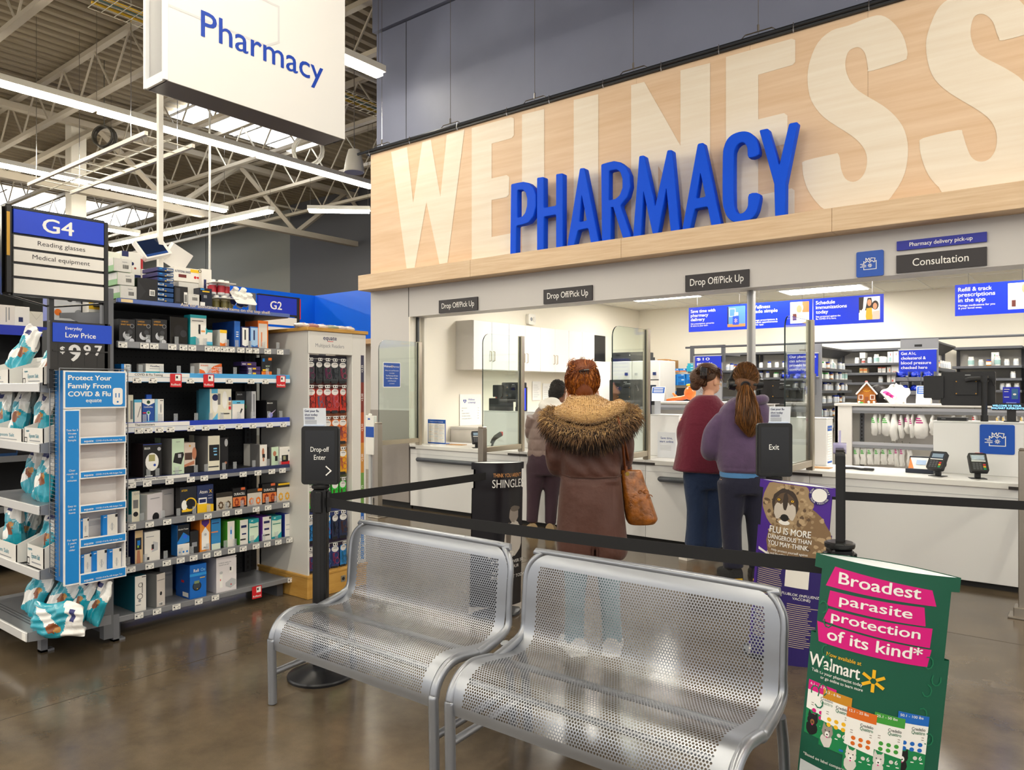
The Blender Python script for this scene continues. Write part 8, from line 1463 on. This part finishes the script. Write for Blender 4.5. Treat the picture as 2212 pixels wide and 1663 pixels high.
# ---------------------------------------------------------------- stanchions
ST = mat('#0b0b0d', .4); BELT = mat('#131316', .8)
FLU = [mat('#dfe5ee', .25), NAVY, GREY, mat('#c7d4ea', .2)]
def stanchion(px, py, d, label, sign=None, srz=0, tilt=0, post_rz=.6, card=True, lines=()):
    r = ray(px, py); x, y = r[0] * d, r[1] * d; t = thing('queue_stanchion', label, 'stanchion', (x, y, 0), 0, 'black belt stanchions')
    b = MB(); b.lathe([(.17, 0), (.172, .012), (.168, .02), (.1, .05), (.05, .062)], 28, 0); b.build('base', mat('#1d1e22', .3), t, smooth=30)
    RZ_ = Matrix.Rotation(post_rz, 4, 'Z'); b = MB(); b.box(-.035, -.035, .05, .035, .035, .985, 0, .008, RZ_)
    for k in range(4):
        M_ = Matrix.Rotation(post_rz + k * PI / 2, 4, 'Z'); b.box(-.008, -.036, .06, .008, -.034, .97, 1, 0, M_); b.box(-.018, -.05, .86, .018, -.034, .97, 0, .004, M_)
    b.build('post', [ST, BLACK], t, smooth=30)
    b = MB(); b.lathe([(.045, .985), (.047, .99), (.047, 1.0), (.04, 1.004)], 20, 0); b.build('head', ST, t, smooth=30)
    w, h = .2, .305; f = MB(); f.rrect(-w / 2, 0, w / 2, h, .018, -.012, .012, 0); f.rrect(-w / 2 + .006, .006, w / 2 - .006, h - .006, .014, -.016, -.012, 0); f.rrect(-w / 2 + .022, .022, w / 2 - .022, h - .022, .002, -.0166, -.016, 1, seg=2); f.box(-.018, -.012, -.02, .018, .012, .01, 0)
    fo = f.build('sign_frame', [mat('#070708', .4), mat('#0a0b10', .15)], t, loc=(0, 0, 1.005), rz=srz); fo.rotation_euler = (0, tilt, srz)
    if lines:
        l = MB()
        for s_, cx, cz, sz, ww in lines: l.text(s_, cx, cz, sz, -.0172, 0, w=ww, bold=.004)
        if sign == 'drop': ln(l, [(.035, .095), (.06, .073), (.035, .051)], .006, -.0172)
        l.build('lettering', PAPER, fo)
    if card:
        c = MB(); M_ = Matrix.Translation((0, 0, h - .005)) @ Matrix.Rotation(.12, 4, 'X'); x0 = .0 if sign != 'drop' else -.06
        c.box(x0 - .06 + .03, -.002, 0, x0 + .03 + .06, .002, .1, 0, 0, M_); c.text('Get your flu', x0 - .022, .08, .0125, -.0028, 1, 'L', .018, w=.075, M=M_); c.text('shot today', x0 - .022, .06, .0125, -.0028, 1, 'L', .018, w=.068, M=M_)
        for k in range(2): c.rect(x0 - .022, .05 - .007 * k, x0 + .03, .053 - .007 * k, -.0028, 1, M_)
        for k in range(4): c.rect(x0 - .022, .034 - .006 * k, x0 + .04, .0365 - .006 * k, -.0028, 2, M_)
        c.box(x0 - .03, -.006, -.01, x0 + .08, .008, .012, 3, 0, M_); c.build('card_holder', FLU, fo)
    return t, Vector((x, y, 0))
s1, P1 = stanchion(693, 1460, 3.91, 'black stanchion with Drop-off Enter sign beside the glasses display', 'drop', .6, lines=(('Drop-off', 0, .172, .026, .098), ('Enter', 0, .13, .026, .062)))
s2, P2 = stanchion(1672, 1200, 4.26, 'black stanchion with Exit sign inside the purple flu display', 'exit', .64, lines=(('Exit', -.005, .155, .03, .056),))
s3, P3 = stanchion(1814, 1200, 2.44, 'near black stanchion with sign seen edge-on above the green display', None, .97 + PI / 2 + .33, tilt=-.05, card=False)
s4, P4 = stanchion(1070, 1250, 5.05, 'black stanchion hidden inside the dark shingles display', None, 1.2, card=False)
for o in list(s4.children):
    if o.name.startswith('sign_frame') or o.name.startswith('head'): bpy.data.objects.remove(o)
for o in s3.children:
    if o.name.startswith('sign_frame'):
        o.rotation_euler = (0, 0, math.atan2(P3.y, P3.x)); c = MB(); c.rrect(.0, .285, .05, .32, .006, -.02, .02, 0); c.box(.02, -.004, .31, .05, .004, .36, 0); c.build('clip', mat('#b9b4e0', .1, alpha=.55), o)
def belt(st, root, A, B, zA, zB, sag=.015, label=None):
    pts = []; n = 14
    for k in range(n + 1):
        t = k / n; p = A.lerp(B, t); pts.append(Vector((p.x, p.y, zA + (zB - zA) * t - sag * 4 * t * (1 - t))) - root)
    d = (B - A).normalized(); nn = Vector((-d.y, d.x, 0)) * .0012; m = MB(); m.loft([[tuple(p - nn + Vector((0, 0, -.024))), tuple(p + nn + Vector((0, 0, -.024))), tuple(p + nn + Vector((0, 0, .024))), tuple(p - nn + Vector((0, 0, .024)))] for p in pts], 0); return m.build('belt', BELT, st)
d13 = (P3 - P1).normalized(); d14 = (P4 - P1).normalized()
belt(s1, P1, P1 + d13 * .045, P3 - d13 * .045, .915, .915); belt(s1, P1, P1 + d14 * .045, P4 - d14 * .02, .925, .925, .0)
PR = atY(2260, 1110, 0.1 + 3.0); r_ = ray(2330, 1105); PR = Vector((r_[0] * 3.9, r_[1] * 3.9, 0)); d2r = (PR - P2).normalized(); belt(s2, P2, P2 + d2r * .045, PR, .915, .88, .0)
# ---------------------------------------------------------------- cardboard tower displays
def tower(name, label, cat, loc, rz, lean, w, H, bow, base, mats, draw, lid=True, step=.74, shoulders=True):
    t = thing(name, label, cat, loc, rz); t.rotation_euler = (0, lean, rz)
    hw = w / 2
    def bend(m, dy=0.0):
        m.v = [(x, y - bow * (1 - min(1, (x / hw) ** 2)), z) for x, y, z in m.v]; return m
    def half(z):
        if not shoulders: return hw
        return hw if z > H * .955 else (hw - .022 if z > step * H else hw - .008)
    zs = sorted({0, H * .3, step * H, step * H + .0001, H * .9549, H * .9551, H} | {H * k / 10 for k in range(11)}); m = MB(); rings = [[(-half(z) + 2 * half(z) * k / 20, 0, z) for k in range(21)] for z in zs]
    m.loft(rings, 0, False, closed=False); bend(m); m.build('front_panel', base, t, smooth=50)
    m = MB(); m.loft([[(x, -2 * y * 0 + 0, z) for x, y, z in r] for r in rings], 0, False, closed=False); m.v = [(x, bow * (1 - min(1, (x / hw) ** 2)) + .003, z) for x, y, z in m.v]; m.build('back_panel', base, t, smooth=50)
    if lid:
        m = MB(); ang = [-hw + w * k / 20 for k in range(21)]; m.add([(x, -bow * (1 - (x / hw) ** 2), H - .002) for x in ang] + [(x, bow * (1 - (x / hw) ** 2), H - .002) for x in ang], [(k, k + 1, 22 + k, 21 + k) for k in range(20)], 0); m.build('lid', mat('#dfe6ea', .4), t)
    m = MB(); draw(m); bend(m); m.build('printed_graphics', mats, t); return t
def strip4(m, a, b, c, d, y, k, n=14):            # quad a-b (lower), d-c (upper), sliced so that it can follow the bow
    L = [tuple(a[i] + (b[i] - a[i]) * q / n for i in (0, 1)) for q in range(n + 1)]; U = [tuple(d[i] + (c[i] - d[i]) * q / n for i in (0, 1)) for q in range(n + 1)]
    m.add([(p[0], y, p[1]) for p in L + U], [(q, q + 1, n + 2 + q, n + 1 + q) for q in range(n)], k)
def blob(m, cx, cz, rx, rz_, y, k, n=22, wob=0.0, seed=0, rings=4):
    r = random.Random(seed); f = [1 + (r.uniform(-wob, wob) if wob else 0) for _ in range(n)]; v = [(cx, y, cz)]; Fc = []
    for q in range(1, rings + 1): v += [(cx + rx * q / rings * f[i] * math.cos(2 * PI * i / n), y, cz + rz_ * q / rings * f[i] * math.sin(2 * PI * i / n)) for i in range(n)]
    Fc += [(0, 1 + i, 1 + (i + 1) % n) for i in range(n)]
    for q in range(rings - 1): a, b = 1 + q * n, 1 + (q + 1) * n; Fc += [(a + i, a + (i + 1) % n, b + (i + 1) % n, b + i) for i in range(n)]
    m.add(v, Fc, k)
GM = [MAG, PAPER, mat('#f0b81e'), mat('#d9d4cf'), mat('#c98a1e'), mat('#d96a1c'), mat('#3f9a3a'), mat('#1866c0'), mat('#14804a'), BLK, mat('#9a8f88'), mat('#e8e2da'), mat('#8a5a30'), mat('#16704e', .5), mat('#cfd5d8', .5), INK]
def green(m):
    y = -.0012
    for (BLc, BRc, TRc, TLc, tx, sz, tw, tc) in (((-.162, .872), (.143, .873), (.128, .92), (-.14, .938), 'Broadest', .05, .225, -.013), ((-.153, .811), (.12, .81), (.112, .866), (-.148, .86), 'parasite', .042, .2, -.018), ((-.161, .759), (.137, .747), (.139, .806), (-.148, .802), 'protection', .042, .245, -.014), ((-.167, .691), (.135, .689), (.142, .742), (-.177, .753), 'of its kind*', .05, .262, -.012)):
        strip4(m, BLc, BRc, TRc, TLc, y, 0); m.text(tx, tc, (BLc[1] + BRc[1]) / 2 + .017, sz * .72, y - .0006, 1, bold=.022, w=tw)
    m.text('Now available at', -.09, .655, .0125, y, 2, bold=.012, w=.1); m.text('Walmart', -.115, .61, .04, y, 1, bold=.018, w=.148); m.text('Talk to your pharmacist today', -.105, .592, .0095, y, 1, bold=.01, w=.148); m.text('or go online to learn more', -.09, .577, .0095, y, 1, bold=.01, w=.122)
    for k in range(6): a = k * PI / 3 + PI / 2; ln(m, [(-.003 + .013 * math.cos(a), .618 + .013 * math.sin(a)), (-.003 + .03 * math.cos(a), .618 + .03 * math.sin(a))], .0095, y, 2)
    bxs = [(-.184, .562, .39, 0, '6.1 - 12 lbs', 9), (-.138, .552, .37, 4, '3.3 - 6 lbs', 10), (-.066, .522, .325, 5, '12.1 - 25 lbs', 11), (.01, .528, .335, 6, '25.1 - 50 lbs', 3), (.072, .545, .36, 7, '50.1 - 100 lbs', 9)]
    for i in (0, 1, 4, 3, 2):
        x, zt, zb, c, tx, dg = bxs[i]; w = .083; yy = y - .0006 * (1 + [0, 1, 4, 3, 2].index(i)); d = -.004
        strip4(m, (x, zb), (x + w, zb + d), (x + w, zt + d), (x, zt), yy, 1, 5); strip4(m, (x, zt - .032), (x + w, zt - .03 + d), (x + w, zt + d), (x, zt), yy - .0002, c, 5); strip4(m, (x, zb), (x + w, zb + d), (x + w, zb + .07 + d), (x, zb + .08), yy - .0002, 8, 5)
        m.text(tx, x + .006, zt - .014, .008, yy - .0004, 1, 'L', .016); m.text('Credelio', x + .058, zt - .05, .0095, yy - .0004, 15, bold=.004, w=.036); m.text('Quattro', x + .058, zt - .061, .01, yy - .0004, 13, bold=.012, w=.036)
        for r_ in range(2): m.rect(x + .014, zt - .071 - .007 * r_, x + .074, zt - .0685 - .007 * r_, yy - .0004, 10)
        for r_ in range(2):
            for q in range(3): m.disc(x + .024 + .021 * q, zt - .092 - .017 * r_, .0064, yy - .0004, c if c != 4 else 2, 12)
        m.text('6', x + .07, zb + .046, .013, yy - .0004, 1, bold=.02); m.disc(x + .056, zb + .051, .006, yy - .0004, 3, 10); m.rect(x + .045, zb + .036, x + .078, zb + .039, yy - .0004, 1); m.rect(x + .06, zb + .004, x + .078, zb + .011, yy - .0004, 7)
        hx, hz = x + .022, zb + .036; q4 = yy - .00042; blob(m, hx - .001, hz - .014, .017, .022, q4, 9 if i in (0, 4) else 3, 14, .1, i); blob(m, hx, hz + .013, .016, .018, q4 - .00002, dg, 14, .08, i + 5); m.flat([(hx - .015, hz + .02), (hx - .012, hz + .042), (hx - .004, hz + .028)], q4 - .00003, dg); m.flat([(hx + .015, hz + .02), (hx + .013, hz + .04), (hx + .004, hz + .028)], q4 - .00003, dg)
        blob(m, hx, hz + .006, .0065, .009, q4 - .00005, 1 if i else 12, 10); m.disc(hx, hz + .005, .0026, q4 - .00008, 9, 8); m.disc(hx - .006, hz + .017, .002, q4 - .00008, 15, 8); m.disc(hx + .006, hz + .017, .002, q4 - .00008, 15, 8); m.disc(hx, hz - .003, .0024, q4 - .00008, 0, 8)
    m.text('*Based on label comparison of the number of parasites covered', -.18, .318, .009, y, 1, 'L', .004, w=.31, rot=-.0)
    strip4(m, (-.187, 0), (.187, 0), (.187, .275), (-.187, .3), y, 14, 16)
    for k, s_ in enumerate(('Consumer Brief Summary for Credelio Quattro chewable tablets', 'Credelio Quattro is a chewable flavored tablet', 'moxidectin, praziquantel and pyrantel', 'for dogs and puppies')): m.text(s_, -.175, .255 - .02 * k, .0105, y - .0006, 15, 'L', .004)
    rr = random.Random(4)
    for k in range(16):                                  # faint worm and tick doodles
        x, z = rr.choice((-1, 1)) * rr.uniform(.135, .168), rr.uniform(.4, .9); a = rr.uniform(0, 6); ln(m, [(x + .012 * math.cos(a + q * .7), z + .018 * math.sin(a + q * .7)) for q in range(7)], .0035, y, 13)
tower('floor_display', 'green cardboard display reading Broadest parasite protection, at right front', 'display', (-.595, 2.50, 0), .2, .09, .4, .965, .05, mat('#0d5540', .5), GM, green)
PM = [mat('#3f2589', .5), mat('#a08868', .8), mat('#83694c', .8), mat('#3a2f28', .7), mat('#b9a893', .7), mat('#16130f', .6), mat('#e0b030', .4), PAPER, mat('#2a1c66', .5), mat('#efece6', .5), mat('#5f4c3a', .8), mat('#b59c7a', .8), mat('#c9bfb3', .7)]
def purple(m0):
    m = MB()
    y = -.0012; r = random.Random(2)
    blob(m, .03, .56, .165, .22, y - .0001, 2, 30, .04, 1, 6); blob(m, -.04, .78, .13, .17, y - .0002, 1, 30, .05, 2, 6)
    for k in range(230):                                 # curls of fleece
        a, q = r.uniform(0, 6.28), math.sqrt(r.random()); top = k % 2; cx, cz, rx, rz_ = (-.04, .78, .125, .165) if top else (.03, .56, .16, .21); blob(m, cx + rx * q * math.cos(a), cz + rz_ * q * math.sin(a), r.uniform(.008, .015), r.uniform(.007, .012), y - .0003 - k * 2e-6, r.choice((1, 11, 10, 2, 11)), 8, .2, k, 1)
    blob(m, -.05, .775, .07, .085, y - .0012, 3, 24, .04, 3); blob(m, -.05, .765, .058, .07, y - .0014, 10, 24, .05, 4); blob(m, -.048, .735, .03, .055, y - .0016, 12, 20, .05, 5); blob(m, -.085, .735, .022, .045, y - .0015, 12, 16, .08, 6); blob(m, -.012, .735, .022, .045, y - .0015, 12, 16, .08, 7); blob(m, -.049, .79, .014, .05, y - .0017, 3, 16, .06, 8); blob(m, -.048, .70, .022, .02, y - .0018, 5, 16); blob(m, -.048, .674, .03, .014, y - .0017, 9, 14)
    for s_ in (-1, 1): blob(m, -.049 + .036 * s_, .795, .013, .008, y - .0019, 5, 12, 0, 0, 2); blob(m, -.049 + .036 * s_, .795, .0085, .0062, y - .0021, 6, 12, 0, 0, 2); m.disc(-.049 + .036 * s_, .795, .003, y - .0024, 5, 8)
    m.flat([(-.135, .885), (-.125, .955), (-.085, .92)], y - .0012, 3); m.flat([(.04, .895), (.055, .95), (.005, .93)], y - .0012, 3)
    blob(m, .118, .845, .052, .052, y - .002, 8, 26); blob(m, .118, .845, .037, .037, y - .0022, 7, 26)
    for k, ch in enumerate('SCAN TO SCHEDULE'): a = PI * .93 - k * PI * .86 / 15; m.text(ch, .118 + .041 * math.cos(a), .845 + .041 * math.sin(a), .0085, y - .0026, 7, bold=.012, rot=a - PI / 2)
    for k, ch in enumerate('YOUR VACCINE'): a = PI * 1.14 + k * PI * .72 / 11; m.text(ch, .118 + .048 * math.cos(a), .845 + .048 * math.sin(a), .0085, y - .0026, 7, bold=.012, rot=a + PI / 2)
    m.text('FLU IS MORE', -.015, .61, .036, y - .0026, 7, bold=.018, w=.215); m.text('DANGEROUS THAN', -.015, .575, .024, y - .0026, 7, bold=.018, w=.225); m.text('YOU MAY THINK.', -.02, .54, .026, y - .0026, 7, bold=.018, w=.215)
    for k, s_ in enumerate(('Help protect yourself against', 'flu and flu-related complications with', 'a higher-dose Sanofi flu shot today.')): m.text(s_, -.01, .51 - .02 * k, .0125, y - .0026, 7, bold=.01, w=[.19, .24, .225][k])
    m0.add([(x, y_, min((z - .56) * 1.0 + .66, .985)) for x, y_, z in m.v], m.f, m.m); m = m0
    strip4(m, (-.178, 0), (.178, 0), (.178, .585), (-.178, .585), y - .0012, 8, 16); strip4(m, (-.178, .6), (-.06, .56), (-.06, .566), (-.178, .615), y - .0013, 7, 8); strip4(m, (-.02, .43), (.1, .43), (.1, .53), (-.02, .53), y - .0016, 9, 6); strip4(m, (-.19, 0), (.19, 0), (.19, .055), (-.19, .055), y - .001, 9, 16); strip4(m, (-.19, .055), (.19, .055), (.19, .1), (-.19, .1), y - .001, 0, 16)
    mr = lambda a, b, c, d: strip4(m, (a, b), (c, b), (c, d), (a, d), y - .0016, 4, 7)
    for k in range(14): mr(-.17, .55 - .011 * k - .004, r.uniform(-.06, -.03), .55 - .011 * k)
    for k in range(22): mr(-.0, .34 - .011 * k - .004, r.uniform(.1, .16), .34 - .011 * k)
    for k in range(24): mr(-.17, .38 - .011 * k - .004, r.uniform(-.08, -.03), .38 - .011 * k)
    m.text('FLUBLOK (INFLUENZA', .07, .385, .014, y - .0016, 7, bold=.012); m.text('VACCINE)', .07, .365, .014, y - .0016, 7, bold=.012)
tower('floor_display', 'purple cardboard flu display with an animal in fleece, under the Exit sign', 'display', (-1.36, 4.17, 0), .15, .075, .4, .99, .05, mat('#4a2390', .5), PM, purple)
SHM2 = [PAPER, mat('#e0a060', .5), mat('#6a6058', .6), mat('#9a9088', .6), mat('#c9c2ba', .6)]
def shing(m):
    y = -.0012; m.text("THINK YOU AREN'T", .05, .915, .026, y, 1, w=.22); m.text('SHINGLES', .06, .845, .055, y, 0, w=.25); m.text('AT RISK', .02, .80, .02, y, 0) if False else None
    blob(m, .1, .66, .04, .055, y, 3, 18, .05, 1); blob(m, .11, .70, .04, .02, y - .0003, 2, 14, .1, 2); blob(m, .1, .5, .075, .12, y - .0001, 4, 18, .06, 3); blob(m, .06, .52, .02, .1, y - .0004, 2, 14, .1, 4)
    m.text('HARMLESS?', .0, .375, .04, y, 0, w=.2)
    for k, s_ in enumerate(("IF YOU'RE OVER 50", 'TALK TO YOUR', 'WALMART', 'PHARMACIST TODAY')): m.text(s_, -.06, .335 - .034 * k, .021, y, 0, 'L', .004)
    strip4(m, (-.19, 0), (.19, 0), (.19, .05), (-.19, .05), y, 4, 16)
tower('floor_display', 'dark cardboard shingles display with a photo, by the second steel post', 'display', (P4.x, P4.y, 0), 1.05, .02, .38, 1.01, .075, mat('#17141a', .3), SHM2, shing, step=.83)
